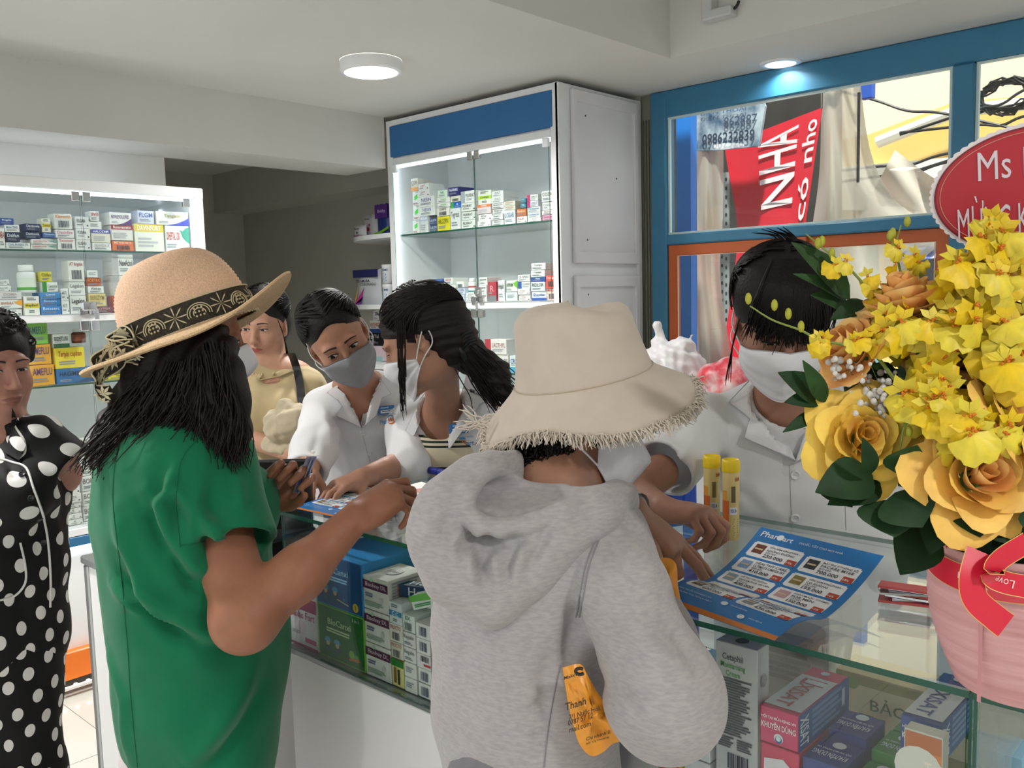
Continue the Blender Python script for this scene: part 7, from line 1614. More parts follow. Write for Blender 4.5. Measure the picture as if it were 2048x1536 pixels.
z7 = cstack(864, 912, 1350, [(43, '#3f8a34', 'green carton with upside down lettering, lower', d_flip('Centella')), (43, '#3f8a34', 'green carton with upside down lettering, upper', d_flip('Centella')), (41, '#e8922a', 'orange carton with upside down lettering', d_flip('KOGSUV')), (92, '#dfe2e2', 'white carton with black lettering on the orange carton', lambda p: (p.text('Alve', .1, .66, .7, .76, '#2a2e34'), p.lines(.1, .55, .6, .62, 2, '#8a9096'), p.poly([(1, 1), (1, .8), (.7, .92), (.75, 1)], '#3f9a34')))], 6)
pA_ = aty(820, 1230, yfr+.02)
carton('medicine_box', V(pA_[0]-.0, yfr+.055, max(z4, z5)+.001), (.165, .030, .026), .30, '#1f3a66', 'long navy carton lying across the small cartons', 'box', GK, front=lambda p: (p.text('Healit', .3, .2, .8, .85, '#e0e4ea'), p.rect(.18, 0, .22, 1, '#c04a2a'), p.disc(.1, .5, .3, '#6a8ab8')), top=lambda p: p.text('Healit', .3, .2, .8, .8, '#e0e4ea'))
pA_ = aty(848, 1250, yfr+.02)
carton('medicine_box', V(pA_[0]+.012, yfr+.045, z6+.026), (.085, .05, .030), .25, '#dfe6df', 'white carton with green aloe leaves tilted on the pile', 'box', GK, tilt=roty(-.32), front=lambda p: (p.poly([(0, .6), (.6, .5), (1, .9), (1, 1), (0, 1)], '#6ab04a'), p.lines(.1, .15, .8, .4, 2, '#3a8a4a')))
def back_box(px0, px1, py0, py1, y, z, col, lab, des=None, dep=.1):
    a, b_ = aty(px0, py1, y), aty(px1, py0, y); return carton('medicine_box', V((a[0]+b_[0])/2, y+dep/2, z), (abs(b_[0]-a[0]), dep, abs(b_[2]-a[2])), 0, col, lab, 'box', GK, front=des)
back_box(812, 905, 1135, 1215, YF+.17, ZG+.14, '#d8c83a', 'yellow carton at the back of the counter', d_txt('SUPRADIN', '#4a5a10')); 
back_box(812, 905, 1215, 1330, YF+.165, ZG+.001, '#e0d9cf', 'white carton under the yellow carton', d_txt('CALCI', '#777'))
back_box(722, 800, 1072, 1160, YF+.33, ZG+.15, '#d4d2ca', 'white carton with sideways lettering at the back', d_txt('EXTRA', '#4a4a44', 'left', '#2a2a2a')); back_box(715, 800, 1160, 1270, YF+.32, ZG+.001, '#c8c9c4', 'grey white carton standing at the back', d_txt('VN', '#888'))
back_box(590, 640, 1052, 1110, YF+.30, ZG+.14, '#d6cfd2', 'white and purple carton at the counter corner', d_txt('MED', '#7a3a7a', 'left', '#6a2f70')); back_box(586, 650, 1110, 1230, YF+.29, ZG+.001, '#cfcfd0', 'white carton at the far counter corner', d_txt('MEDI', '#777'))
pB_ = aty(590, 1085, YF+.17); q = MB(); S = SDF(); bz = V(pB_[0]-.01, YF+.17, ZG+.235); S.cap(bz, bz+V(.005, 0, .075), .016, .010, .01); sdf_obj('blue_bottle', S, .005, mat('blue_plastic', '#1f4fb8', .3), None)[0].update_tag(); tag(bpy.data.objects['blue_bottle'], 'small bright blue plastic bottle in the counter corner', 'bottle')
# right part, near the viewer
cstack(1366, 1421, 1500, [(120, '#e2e2e4', 'white carton with a red drop logo in the counter', lambda p: (p.poly([(.3, .55), (.42, .72), (.5, .86), (.6, .7), (.7, .55), (.6, .42), (.4, .42)], '#c8384a'), p.text('Physio', .15, .2, .85, .3, '#c04a54'))), (135, '#e4e4e6', 'tall white carton with small red print behind the sleeve', lambda p: (p.lines(.1, .06, .8, .3, 6, '#c06a6a'), p.lines(.1, .5, .7, .56, 1, '#c06a6a')))], 7)
cstack(1318, 1364, 1520, [(100, '#e6c92e', 'yellow carton with a red sunburst', lambda p: (p.poly([(.5, .97), (.62, .9), (.8, .95), (.9, .84), (1, .78), (.9, .7), (.1, .7), (0, .78), (.2, .86)], '#c8321e'), p.text('THÁI DƯƠNG', .06, .56, .94, .66, '#b8321e'), p.text('CAO', .3, .4, .7, .5, '#3a6a2a'))), (90, '#d9d9dc', 'plain white carton on the yellow carton', d_txt('NANO', '#888'))], 8)
cstack(1272, 1316, 1520, [(105, '#e4e2e2', 'white carton with a round black swirl', lambda p: (p.disc(.75, .8, .07, '#2a2a2c'), p.disc(.75, .8, .045, '#e4e2e2', 1)))], 9)
zc_ = cstack(1428, 1516, 1500, [(118, '#dcdcde', 'white carton with a dark blue square below the cream', lambda p: (p.rect(.3, .3, .75, .82, '#1f3a8a'), p.disc(.5, .5, .1, '#4aa0d8', 1)))], 10)
def d_ceta(p):
    p.text('Cetaphil', .18, .86, .66, .92, '#4a5258'); p.text('Moisturising', .14, .80, .72, .855, '#4a9a4a'); p.text('Cream', .26, .755, .6, .795, '#4a9a4a'); p.lines(.08, .30, .88, .74, 22, '#5c6064'); p.lines(.08, .20, .45, .29, 5, '#5c6064'); p.lines(.52, .20, .9, .29, 5, '#5c6064'); p.bars(.3, .05, .8, .17, '#1f2a4a', 1, 9)
a_ = aty(1424, 1400, yfr)[0]; b_ = aty(1508, 1400, yfr)[0]
carton('cream_box', V((a_+b_)/2+.004, yfr+.02, zc_), (b_-a_, .035, aty(1460, 1288, yfr)[2]-zc_), 0, '#c9cacc', 'tall silver grey cream carton with green lettering', 'box', GK, front=d_ceta, side=lambda p: (p.disc(.5, .75, .05, '#9a9aa0'), p.disc(.5, .55, .05, '#9a9aa0'), p.lines(.3, .3, .7, .42, 3, '#a0a0a6')), top=lambda p: (p.disc(.5, .5, .28, '#2a3a4a'), p.disc(.5, .5, .2, '#3f5a6a', 1)))
def xisat(x0, x1, py, z, hgt, ln, col, c2, lab, y=yfr, txtc='#ffffff', fade='#d9dde4'):
    a, b_ = aty(x0, py, y)[0], aty(x1, py, y)[0]; w_ = b_-a
    fr_ = lambda p: (p.text('HỘI TAI MŨI HỌNG VN', .06, .68, .94, .80, txtc), p.text('KHUYÊN DÙNG', .06, .44, .94, .64, txtc), p.disc(.5, .22, .13, '#e8ecf2'), p.disc(.5, .19, .10, '#2a5a9a', 1), p.disc(.5, .22, .07, '#e8ecf2', 2))
    tp = lambda p: (p.rect(.03, .06, .97, .78, fade), p.rect(.2, .60, .8, .72, c2, 1), p.rect(.3, .62, .85, .70, '#e6e8ec', 2), vert(p, 'XISAT', .22, .10, .62, .60, c2), p.disc(.5, .9, .04, '#dfe6ee', 1))
    sdp = lambda p: (p.rect(0, 0, 1, 1, '#2c5aa0'), vert(p, 'XISAT', .02, .1, .18, .9, '#e6ecf6'), p.lines(.25, .1, .9, .9, 5, '#6f96cc'), p.rect(.84, .3, .9, .8, '#c8d4e6', 1))
    carton('nasal_spray_box', V((a+b_)/2, y+ln/2, z), (w_, ln, hgt), 0, col, lab, 'box', GK, front=fr_, top=tp, side=sdp); return z+hgt+.0004
def vert(p, s, a0, b0, a1, b1, col):
    """lettering turned a quarter to read along the box"""
    vv, ff, tw, th = text_mesh(s, .012); W, Hh = (a1-a0)*p.w, (b1-b0)*p.h
    x = a0*p.w+(1-vv[:, 1]/th)*W*1.0; y = b0*p.h+vv[:, 0]/tw*Hh
    x = a0*p.w+vv[:, 1]/th*W; y = b0*p.h+(1-vv[:, 0]/tw)*Hh
    p.mb.add(p.o+np.outer(x, p.u)+np.outer(y, p.v)+p.n*p.k*3, ff, ink(col))
zx0 = aty(1558, 1494, yfr)[2]
a_, b_ = aty(1521, 1500, yfr)[0], aty(1598, 1500, yfr)[0]
carton('nasal_spray_box', V((a_+b_)/2, yfr+.08, ZG+.001), (b_-a_, .16, zx0-ZG-.002), 0, '#d8305e', 'pink and white upright carton below the pink spray carton', 'box', GK, front=lambda p: (p.poly([(.05, .1), (.95, .1), (.9, .8), (.6, .9), (.1, .86)], '#e6dfe4'), vert(p, 'XISAT', .3, .1, .75, .75, '#b82a56')), side=lambda p: (p.rect(0, 0, 1, .86, '#33508e'), p.text('XISAT', .1, .55, .5, .75, '#8fb0de')))
xisat(1519, 1597, 1440, zx0, .052, .165, '#d8306a', '#b02a50', 'pink nasal spray carton lying on top of the pile')
zn = aty(1640, 1500, yfr+.03)[2]
for i, (x0, x1, y_, col, lab) in enumerate([(1602, 1690, yfr+.0, '#2c3f86', 'navy upright carton, nearer of two'), (1605, 1690, yfr+.075, '#2c3f86', 'navy upright carton, farther of two'), (1695, 1780, yfr+.0, '#3f8a3c', 'green upright carton, nearest of three'), (1697, 1780, yfr+.075, '#3f8a3c', 'green upright carton, middle of three'), (1698, 1780, yfr+.15, '#3f8a3c', 'green upright carton, farthest of three')]):
    a, b_ = aty(x0, 1480, yfr)[0], aty(x1, 1480, yfr)[0]
    zt_ = zn-.012*(i > 1)-.0*(i % 2)
    carton('nasal_spray_box', V((a+b_)/2, y_+.035, ZG+.001), (b_-a-.002, .07, zt_-ZG+.012*(i in (1, 3, 4))), 0, col, lab, 'box', GK, top=lambda p: (p.text('KHUYÊN DÙNG', .1, .2, .9, .42, '#dfe6f4', flip=True), p.text('HỘI TAI MŨI HỌNG VN', .1, .48, .9, .58, '#dfe6f4', flip=True), p.disc(.5, .78, .13, '#dfe4ec')), front=lambda p: p.poly([(.08, .0), (.92, 0), (.9, .7), (.5, .85), (.1, .7)], '#d9dde4'))
xisat(1800, 1882, 1470, aty(1840, 1520, yfr+.03)[2], .052, .165, '#2a4690', '#2a4690', 'blue nasal spray carton beside the counter joint', y=yfr+.03)
back_box(1800, 1890, 1521, 1640, yfr+.035, ZG+.001, '#2d5c9c', 'blue carton carrying the blue spray carton', d_txt('XISAT', '#dfe6f0'), .15)
pO = [aty(x, 1500, yfr-.008)[0] for x in (1805, 1885)]
carton('medicine_box', V((pO[0]+pO[1])/2, yfr+.006, ZG+.001), (pO[1]-pO[0], .024, aty(1845, 1462, yfr)[2]-ZG), 0, '#e2ddd2', 'orange and white carton standing in front of the blue carton', 'box', GK, front=lambda p: (p.rect(.45, .02, .97, .9, '#d8762e'), p.rect(.05, .9, .97, .99, '#b8622e'), vert(p, 'HỒNG DV', .55, .45, .85, .85, '#f4e4d0'), p.disc(.4, .8, .12, '#d9d6ce', 1), p.lines(.08, .3, .4, .7, 8, '#c8a83a')))
carton('medicine_box', V(-.475, YF+.41, ZG+.001), (.30, .08, .128), 0, '#b7ab8a', 'large olive and cream carton with green fruit at the back', 'box', GK, front=lambda p: (p.rect(.03, .03, .97, .97, '#8f8a5c'), p.rect(.1, .25, .9, .85, '#cfc5a4', 1), p.text('BẢO THANH', .25, .55, .85, .75, '#4a6a44', 2), p.disc(.08, .9, .08, '#6a8a3a', 1), p.disc(.16, .86, .08, '#7a9a44', 2), p.disc(.1, .15, .09, '#6a8a3a', 1), p.disc(.2, .2, .09, '#7a9a44', 2), p.rect(.2, .38, .28, .48, '#4a6a44', 2)))
back_box(1520, 1660, 1205, 1420, YF+.34, ZG+.001, '#bfbab6', 'large grey white carton at the back under the leaflet', lambda p: (p.lines(.1, .4, .8, .8, 8, '#9a9690'), p.disc(.2, .88, .05, '#7a7a80')), .14)
back_box(1385, 1425, 1285, 1330, YF+.16, ZG+.125, '#8fbfe0', 'pale blue carton with yellow bears', lambda p: (p.disc(.5, .5, .25, '#e8d890'), p.disc(.3, .75, .1, '#e8d890')), .06); back_box(1385, 1425, 1330, 1450, YF+.16, ZG+.001, '#d4d4d6', 'white carton under the pale blue carton', None, .06)
back_box(1352, 1380, 1240, 1330, YF+.10, ZG+.125, '#1c2440', 'dark navy patterned carton near the orange bag', lambda p: (p.text('S', .2, .6, .8, .85, '#4a5a80'), p.text('S', .2, .2, .8, .45, '#4a5a80')), .05); back_box(1340, 1384, 1330, 1470, YF+.10, ZG+.001, '#cfcfd2', 'white carton under the dark navy carton', None, .05)
back_box(1965, 2045, 1470, 1600, yfr+.06, ZG+.001, '#d9d4cc', 'white carton with red lettering in the next counter', d_txt('OVAC', '#b0404a'), .08); back_box(1985, 2048, 1440, 1480, yfr+.16, ZG+.12, '#7fb0d0', 'pale blue carton in the next counter', None, .06); back_box(1985, 2048, 1480, 1600, yfr+.16, ZG+.001, '#cfd2d4', 'white carton under the pale blue one in the next counter', None, .06)
# silver blister strips lying in the counter near the basket
for k in range(7):
    p = P(1822+random.uniform(-14, 14), 1150+8*k, 1.30); q = MB(); q.box((-.035, -.014, 0), (.035, .014, .003), mat('foil', '#c8c8cc', .2, metal=.9) if k % 3 else ink('#b84a4a'), R=rotz(.3+.2*math.sin(k*2)), c=(0, 0, 0)); o_ = V(p[0], p[1], ZT+.0006+.0036*k); q.v = [tuple(V(*a)+o_) for a in q.v]
    tag(q.build('blister_strip', origin=o_), ('red' if k % 3 == 0 else 'silver')+' foil blister strip, '+(ORD[k] if k else 'bottom')+' in the heap behind the basket', 'blister strip', 'foil blister strips')
# ------------------------------------------------------------------ printed leaflets
class Sheet:
    def __init__(s, fn, W, H, mb): s.fn = fn; s.w = W; s.h = H; s.mb = mb
    def poly(s, pts, col, lay=0): s.mb.add([s.fn(a, b, .0004*(1+lay)) for a, b in pts], [list(range(len(pts)))], ink(col))
    def rect(s, a0, b0, a1, b1, col, lay=0, n=6):
        vv = [s.fn(a0+(a1-a0)*i/n, b, .0004*(1+lay)) for b in (b0, (b0+b1)/2, b1) for i in range(n+1)]; m = n+1
        s.mb.add(vv, [[j*m+i, j*m+i+1, (j+1)*m+i+1, (j+1)*m+i] for j in range(2) for i in range(n)], ink(col))
    def text(s, t, a0, b0, hgt, col, maxw, bold=.01, lay=2):
        vv, ff, tw, th = text_mesh(t, bold); k = hgt*s.h/max(th, .7); wd = min(tw*k, maxw*s.w); s.mb.add([s.fn(a0+x/tw*wd/s.w, b0+y*k/s.h, .0004*(1+lay)) for x, y in vv], ff, ink(col))
def leaflet(fn, label, detail=True):
    W, H = .21, .297; n = 12; m = 18; vv = [fn(i/n, j/m, 0.0002) for j in range(m+1) for i in range(n+1)]; ff = [[j*(n+1)+i, j*(n+1)+i+1, (j+1)*(n+1)+i+1, (j+1)*(n+1)+i] for j in range(m) for i in range(n)]
    N = len(vv); vv2 = vv+[fn(i/n, j/m, -.0001) for j in range(m+1) for i in range(n+1)]
    o = mesh_obj('leaflet', vv2, ff+[[N+x for x in f_[::-1]] for f_ in ff], mat('leaflet_blue', '#1f78c0', .35), None, None, True, origin=np.mean(vv, 0)); tag(o, label, 'leaflet', 'blue price leaflets')
    mb = MB(); s = Sheet(fn, W, H, mb); s.rect(0, 0, 1, .035, '#d07a2a')
    s.text('Phar', .05, .93, .042, '#eef4fa', .15, .012); s.text('art', .245, .93, .036, '#eef4fa', .1, .012); s.poly([(.218+.03*math.cos(a), .95+.022*math.sin(a)) for a in np.linspace(0, 6.28, 12)], '#eef4fa', 2); s.text('THUỐC TỐT CHO MỌI NHÀ', .38, .935, .026, '#dfeaf6', .5)
    items = [('YẾN SÂM KINGPHAR -', 'KHÔNG ĐƯỜNG', '330.000', '250.000', '19%', '#6a3018'), ('MÁY ĐO 5 THÔNG SỐ', 'FACARE M168', '850.000', '700.000', '18%', '#2a2c30'), ('HEALTHY CARE', 'ULTIMATE OMEGA 369', '480.000', '410.000', '15%', '#7f9fd0'), ('YẾN SÂM KINGPHAR -', 'CÓ ĐƯỜNG', '236.000', '199.000', '16%', '#8a7a3a'), ('HỖ TRỢ TIỂU ĐƯỜNG', 'QUNAM PLUS 100 VIÊN', '450.000', '400.000', '11%', '#8aa0b0'), ('NHẬT MULTI - VITAMIN', 'FOR MEN', '170.000', '150.000', '12%', '#c8a0a8'), ('NATURE MADE', 'SUPER OMEGA 3', '350.000', '310.000', '10%', '#b04a2a'), ('COLLAGEN', 'BẢO VỆ XƯƠNG KHỚP', '460.000', '400.000', '13%', '#a82a2a'), ('BLACKMORES', 'FISH OIL', '650.000', '600.000', '8%', '#6a5a4a'), ('VITAMIN C', '1000MG', '480.000', '430.000', '9%', '#8a929a')]
    for i, (l1, l2, old, new, off, col) in enumerate(items):
        cx, ry = i % 2, i//2; a0 = .05+.46*cx; b0 = .765-.145*ry-.012*cx; a1, b1 = a0+.43, b0+.125
        s.rect(a0+.012, b0, a1-.012, b1, '#eef0f4'); s.rect(a0, b0+.01, a1, b1-.01, '#eef0f4', .2)
        s.rect(a0+.03, b0+.03, a0+.12, b1-.02, col, 1); s.rect(a0+.04, b0+.06, a0+.11, b0+.072, '#d8c8a0', 2)
        s.text(l1, a0+.145, b1-.034, .021, '#3a4048', .265); s.text(l2, a0+.145, b1-.061, .021, '#3a4048', .265); s.text(old, a0+.145, b1-.081, .015, '#7a8088', .1); s.text(new, a0+.145, b0+.012, .027, '#16181c', .19, .012)
        s.rect(a1-.085, b0, a1-.005, b0+.045, '#b8402a', 1); s.text(off, a1-.075, b0+.008, .016, '#f4ece6', .06, .01, 3)
    s.text('NHÀ THUỐC PHARMART.VN', .06, .125, .018, '#cfe2f4', .3); s.text('Đường Thiện Thuật, Phường 2, Quận 3', .06, .095, .014, '#cfe2f4', .36); s.text('Cam kết chất lượng', .52, .125, .014, '#dfeaf6', .22); s.text('Hỗ trợ đổi trả', .72, .075, .014, '#dfeaf6', .2)
    for x, y in ((.47, .13), (.66, .075)): s.poly([(x+.028*math.cos(a), y+.018*math.sin(a)) for a in np.linspace(0, 6.28, 12)], '#dfeaf6', 1)
    mb.build('lettering', o); return o
BL, BR = atz(1322, 1200, ZT+.003), atz(1549, 1282, ZT+.003); ex = nrm(BR-BL); BL = BR-ex*.21
def tdist(px, py, base, L):
    for t in np.arange(1.0, 2.2, .004):
        p = P(px, py, t)
        if np.linalg.norm(p-base) >= L and p[2] > ZT and p[1] > base[1]+.08: return p
    return P(px, py, 1.5)
def mk_leaf(BL, BR):
    TL, TR = tdist(1522, 1054, BL, .272), tdist(1768, 1112, BR, .272)
    def fn(a, b, l):
        lo = BL+(BR-BL)*a; hi = TL+(TR-TL)*a; p = lo+(hi-lo)*b
        base = ZT+.003+(hi[2]-ZT-.003)*max(0, (b-.38)/.62)**1.6+.016*math.sin(min(1, b/.42)*math.pi)*(1-.3*a)
        p = V(p[0], p[1], base+l); return p
    return fn
leaflet(mk_leaf(BL, BR), 'curling blue price leaflet under the pointing fingers')
q4 = [atz(x, y, ZT+.002) for x, y in ((580, 1015), (702, 1041), (882, 984), (757, 963))]
def fn2(a, b, l): lo = q4[0]+(q4[1]-q4[0])*a; hi = q4[3]+(q4[2]-q4[3])*a; p = lo+(hi-lo)*b; return V(p[0], p[1], p[2]+l)
leaflet(fn2, 'flat blue price leaflet at the far counter end')
# pen, papers and tray on the far counter
q = MB(); pa, pb_ = atz(862, 941, ZT+.012), atz(905, 948, ZT+.012); q.tube([pa, pb_], [.009, .009], mat('marker_blue', '#23349a', .35), 14); o = q.build('marker_pen', origin=pa); tag(o, 'blue marker pen lying beside the grey hood', 'pen'); q = MB(); q.tube([pa-nrm(pb_-pa)*.004, pa+nrm(pb_-pa)*.03], [.0098, .0098], mat('marker_cap', '#1b2a8a', .3), 14); q.build('cap', o)
p_ = atz(985, 912, ZT+.001); q = MB(); q.box((-.06, -.04, 0), (.06, .04, .012), ink('#d4d94a'), R=rotz(.5), c=(0, 0, 0)); q.box((-.06, -.04, .012), (.06, .04, .0125), ink('#e8e6e0'), R=rotz(.5), c=(0, 0, 0)); q.v = [tuple(V(*a)+p_) for a in q.v]; tag(q.build('receipt_pad', origin=p_), 'yellow and white receipt pad behind the grey hood', 'notepad')
p_ = atz(840, 978, ZT+.001); q = MB(); q.add([p_+V(-.05, -.03, .001), p_+V(.05, -.04, .001), p_+V(.06, .03, .002), p_+V(-.04, .04, .006)], [(0, 1, 2, 3)], ink('#e9e6e2')); q.add([p_+V(.0, -.03, .002), p_+V(.05, -.035, .002), p_+V(.05, .0, .003), p_+V(.005, .005, .003)], [(0, 1, 2, 3)], ink('#c86a5a')); tag(q.build('paper_slip', origin=p_), 'white paper slip with a red print on the counter', 'paper')
# side desk and monitor left of the counter
pd = P(163, 1110, 1.95); q = MB(); xd0, xd1, yd0, yd1, zd = pd[0], xc0-.12, pd[1], pd[1]+.42, pd[2]
dk_ = empty('cash_desk', (xd0, yd0, 0), 'white cash desk with an aluminium edge behind the green shirt customer', 'desk')
q.box((xd0+.02, yd0+.004, 0), (xd1, yd1, zd-.02), mat('counter_white'), bev=.003); q.build('body', dk_); q = MB(); q.box((xd0, yd0, 0), (xd0+.022, yd0+.03, zd-.02), ALU, bev=.003); q.build('edge_profile', dk_); q = MB(); q.box((xd0-.004, yd0-.004, zd-.02), (xd1, yd1, zd), ALU, bev=.003); q.build('top', dk_)
pm = P(522, 1010, 2.05); mo = empty('computer_monitor', (pm[0], pm[1], zd), 'black computer monitor seen edge on beside the counter', 'monitor'); Rm = rotz(.75) @ rotx(-.15)
q = MB(); q.box((-.13, -.018, .0), (.13, .018, .25), BLACKP, R=Rm, c=(0, 0, 0), bev=.006); cz = V(pm[0]-.03, pm[1], P(522, 1090, 2.05)[2]-.06); q.v = [tuple(V(*a)+cz) for a in q.v]; q.build('screen_housing', mo); q = MB(); q.tube([V(cz[0], cz[1]+.03, zd+.01), cz+V(0, .02, .1)], .018, BLACKP, 10); q.box((cz[0]-.1, cz[1]-.06, zd+.001), (cz[0]+.1, cz[1]+.1, zd+.014), BLACKP, bev=.004); q.build('stand', mo)
# ================================================================== FLOWER BASKET
def petal(w_, l_, cup, curl, ruffle=0, n=5, seed=0):
    """cupped petal, base at the origin, growing along +z, facing +y"""
    v = []; r = random.Random(seed)
    for j in range(n+1):
        t = j/n
        for i in range(n+1):
            u = i/n*2-1; ww = w_*(math.sin(min(1, t*1.15+.12)*math.pi*.62)**.8)*(1 if t < .8 else 1-.35*((t-.8)/.2)**2)
            x = u*ww; y = -cup*(1-u*u)*math.sin(t*math.pi*.75)+curl*t**3*(-1)+ruffle*math.sin(u*9+seed)*t; z = l_*t*(1-.12*u*u*t)
            v.append((x, y, z))
    f = [[j*(n+1)+i, j*(n+1)+i+1, (j+1)*(n+1)+i+1, (j+1)*(n+1)+i] for j in range(n) for i in range(n)]
    return np.array(v), f
def frame_of(ax, spin=0):
    z = nrm(ax); x = nrm(np.cross(z, V(.3, .2, 1) if abs(z[2]) < .9 else V(1, 0, 0))); y = np.cross(z, x); R = np.stack([x, y, z], 1); return R @ rotz(spin)
fb_t = .97
bx = None
for k in np.arange(1380, 1420, 1):
    p = atz(2042, k, ZT)
    if p[1] < 1.125: bx = p; break
bx = atz(2042, 1385, ZT) if bx is None else bx
bx = V(bx[0], 1.118, ZT)
bk = empty('flower_basket', bx, 'yellow rose and orchid arrangement in a pink basket', 'flower basket')
PINK = mat('pink_paper', '#e3aeb0', .7, var=((3, 3, 70), .2, '#cf9696')); RED = mat('red_ribbon', '#d81f3c', .35, coat=.3); GOLD = mat('ribbon_gold', '#d8b060', .4)
q = MB(); prof = [(.001, .001), (.072, .001)]
for i in range(60): s = i/59; prof.append((.074+.030*math.sin(min(1, s*1.5)*math.pi/2)+.0014*(i % 3 == 0)-.0008*(i % 3 == 1), .004+.165*s))
prof += [(.100, .169), (.096, .12), (.001, .11)]
q.lathe(prof, bx, PINK, 56); q.build('basket', bk, True)
q = MB(); a0 = math.atan2(-bx[1], -bx[0])-.42
q.add([bx+V(.1052*math.cos(a0+d), .1052*math.sin(a0+d), z) for z, d in ((.01, -.02), (.01, .02), (.15, .02), (.15, -.02))], [(0, 1, 2, 3)], mat('paper_seam', '#c98e92', .7)); q.build('paper_seam', bk)
def ribbon(pts, w_, m, nm, par, up=ZU, txt=None):
    pts = spline(pts, 6); n = len(pts); T_, U_, W_ = frames(pts); vv = []
    for s in (-.5, .5):
        for i in range(n): vv.append(pts[i]+nrm(np.cross(T_[i], np.cross(up, T_[i])))*w_*s)
    o = mesh_obj(nm, vv, [[i, i+1, n+i+1, n+i] for i in range(n-1)], m, par, None, True)
    q = MB()
    for k in (0, 1): q.tube([V(*vv[k*n+i]) for i in range(n)], .0005, GOLD, 4)
    q.build('gilt_edge', o)
    if txt:
        t_, a, b_ = txt; tv, tf, tw, th = text_mesh(t_, .0); q = MB(); out = []
        for x, y in tv:
            s = (a+(b_-a)*(1-x/tw))*(n-1); i = min(int(s), n-2); fr = s-i; c0 = V(*vv[i])*(1-fr)+V(*vv[i+1])*fr; c1 = V(*vv[n+i])*(1-fr)+V(*vv[n+i+1])*fr; p = c0+(c1-c0)*(.68-.36*y/th); out.append(p+nrm(EYE-p)*.0012)
        q.add(out, tf, ink('#f0c8c8')); q.build('lettering', o)
cyl = lambda a, z, r=.1075: bx+V(r*math.cos(a0+a), r*math.sin(a0+a), z)
ribbon([cyl(a, .148-.006*math.cos(a*2)) for a in np.linspace(-1.25, 1.6, 14)], .030, RED, 'ribbon_band', bk, txt=('Love You', .35, .62))
ribbon([P(1960, 1102, .885), P(1945, 1160, .875), P(1952, 1200, .872), P(1990, 1235, .87), P(2012, 1252, .87)], .026, RED, 'ribbon_tail', bk, up=RT)
ribbon([P(2055, 1085, .87), P(2000, 1120, .868), P(1985, 1150, .868), P(2010, 1165, .866), P(2060, 1175, .866)], .022, RED, 'ribbon_loop', bk, txt=('Love', .6, .85))
ribbon([P(1900, 1080, .95), P(1890, 1040, .97), P(1930, 1022, .985), P(1985, 1060, .96)], .030, RED, 'ribbon_loop', bk)
# roses
ROSE = [mat('rose_yellow', '#fcd25a', .6, sub=.25, var=(25, .18)), mat('rose_gold', '#fbc862', .6, sub=.25, var=(25, .2)), mat('rose_peach', '#fbd084', .6, sub=.25, var=(30, .25, '#f0a85a'))]
def rose(c, ax, r, label, mi=0, open_=1.0):
    R = frame_of(ax, random.random()*6); c = np.array(c, float); q = []
    layers = [(2, .13, .66, 1.7, .0), (3, .22, .68, 1.25, .03), (3, .34, .66, 1.25, .08), (4, .48, .58, 1.05, .16), (5, .66, .46, .85, .30), (5, .84, .30, .80, .42)]
    ro = empty_part('rose', bk)
    for li, (n, rr, hh, span, curl) in enumerate(layers):
        for k in range(n):
            a0_ = 2*math.pi*(k+.5*(li % 2)+.21*li)/n; vv = []; nu, nv = 8, 6
            for j in range(nv+1):
                for i in range(nu+1):
                    u = i/nu*2-1; t = j/nv*(1-.16*u*u-.05*abs(u)**6); a = a0_+u*span*(.55+.45*min(1, t*1.6))
                    rad = r*rr*(.30+.70*min(1, t*1.35)**.7)*(1+.06*u)+r*curl*open_*t**3*(1+.35*math.cos(u*3)); z = r*(hh*1.25*t-curl*.55*open_*t**5-.45+.10*(li < 2))
                    vv.append(c+R @ V(rad*math.cos(a), rad*math.sin(a), z))
            ff = [[j*(nu+1)+i, j*(nu+1)+i+1, (j+1)*(nu+1)+i+1, (j+1)*(nu+1)+i] for j in range(nv) for i in range(nu)]
            mesh_obj('petal', vv, ff, ROSE[mi] if li > 2 else ROSE[min(2, mi+1)], ro, None, True)
    S = SDF(); S.ell(c-R[:, 2]*r*.45, (r*.22,)*3, None, .01); S.cap(c-R[:, 2]*r*.5, c-R[:, 2]*r*1.6, .006, .004, .01); v, f = S.mesh(.006); mesh_obj('calyx', v, f, mat('stem_green', '#3f6a2a', .6), ro, None, True)
    return ro
def empty_part(nm, parent):
    o = bpy.data.objects.new(nm, None); COL.objects.link(o); o.parent = parent; WL[o.name] = world_origin(parent); return o
CAMD = -FW
rose(P(1728, 873, .96), CAMD*.85-RT*.1+UP*.2, .050, '', 0); rose(P(1665, 878, .99), CAMD*.35-RT*.8+UP*.15, .044, '', 0); rose(P(1962, 950, .90), CAMD*.85+UP*.30, .056, '', 1)
rose(P(1805, 590, .98), UP*.75-RT*.25+CAMD*.12, .052, '', 2, .35); rose(P(1690, 695, .99), UP*.35-RT*.7+CAMD*.25, .046, '', 2, .45); rose(P(2035, 820, .93), CAMD*.5+RT*.5+UP*.4, .05, '', 1); rose(P(1900, 700, 1.0), UP*.8+CAMD*.3, .045, '', 2); rose(P(2125, 905, .92), CAMD*.6+RT*.6+UP*.3, .050, '', 0); rose(P(2140, 670, 1.0), RT*.6+UP*.6+CAMD*.2, .046, '', 1); rose(P(1990, 560, 1.02), UP*.8+CAMD*.2, .045, '', 1)
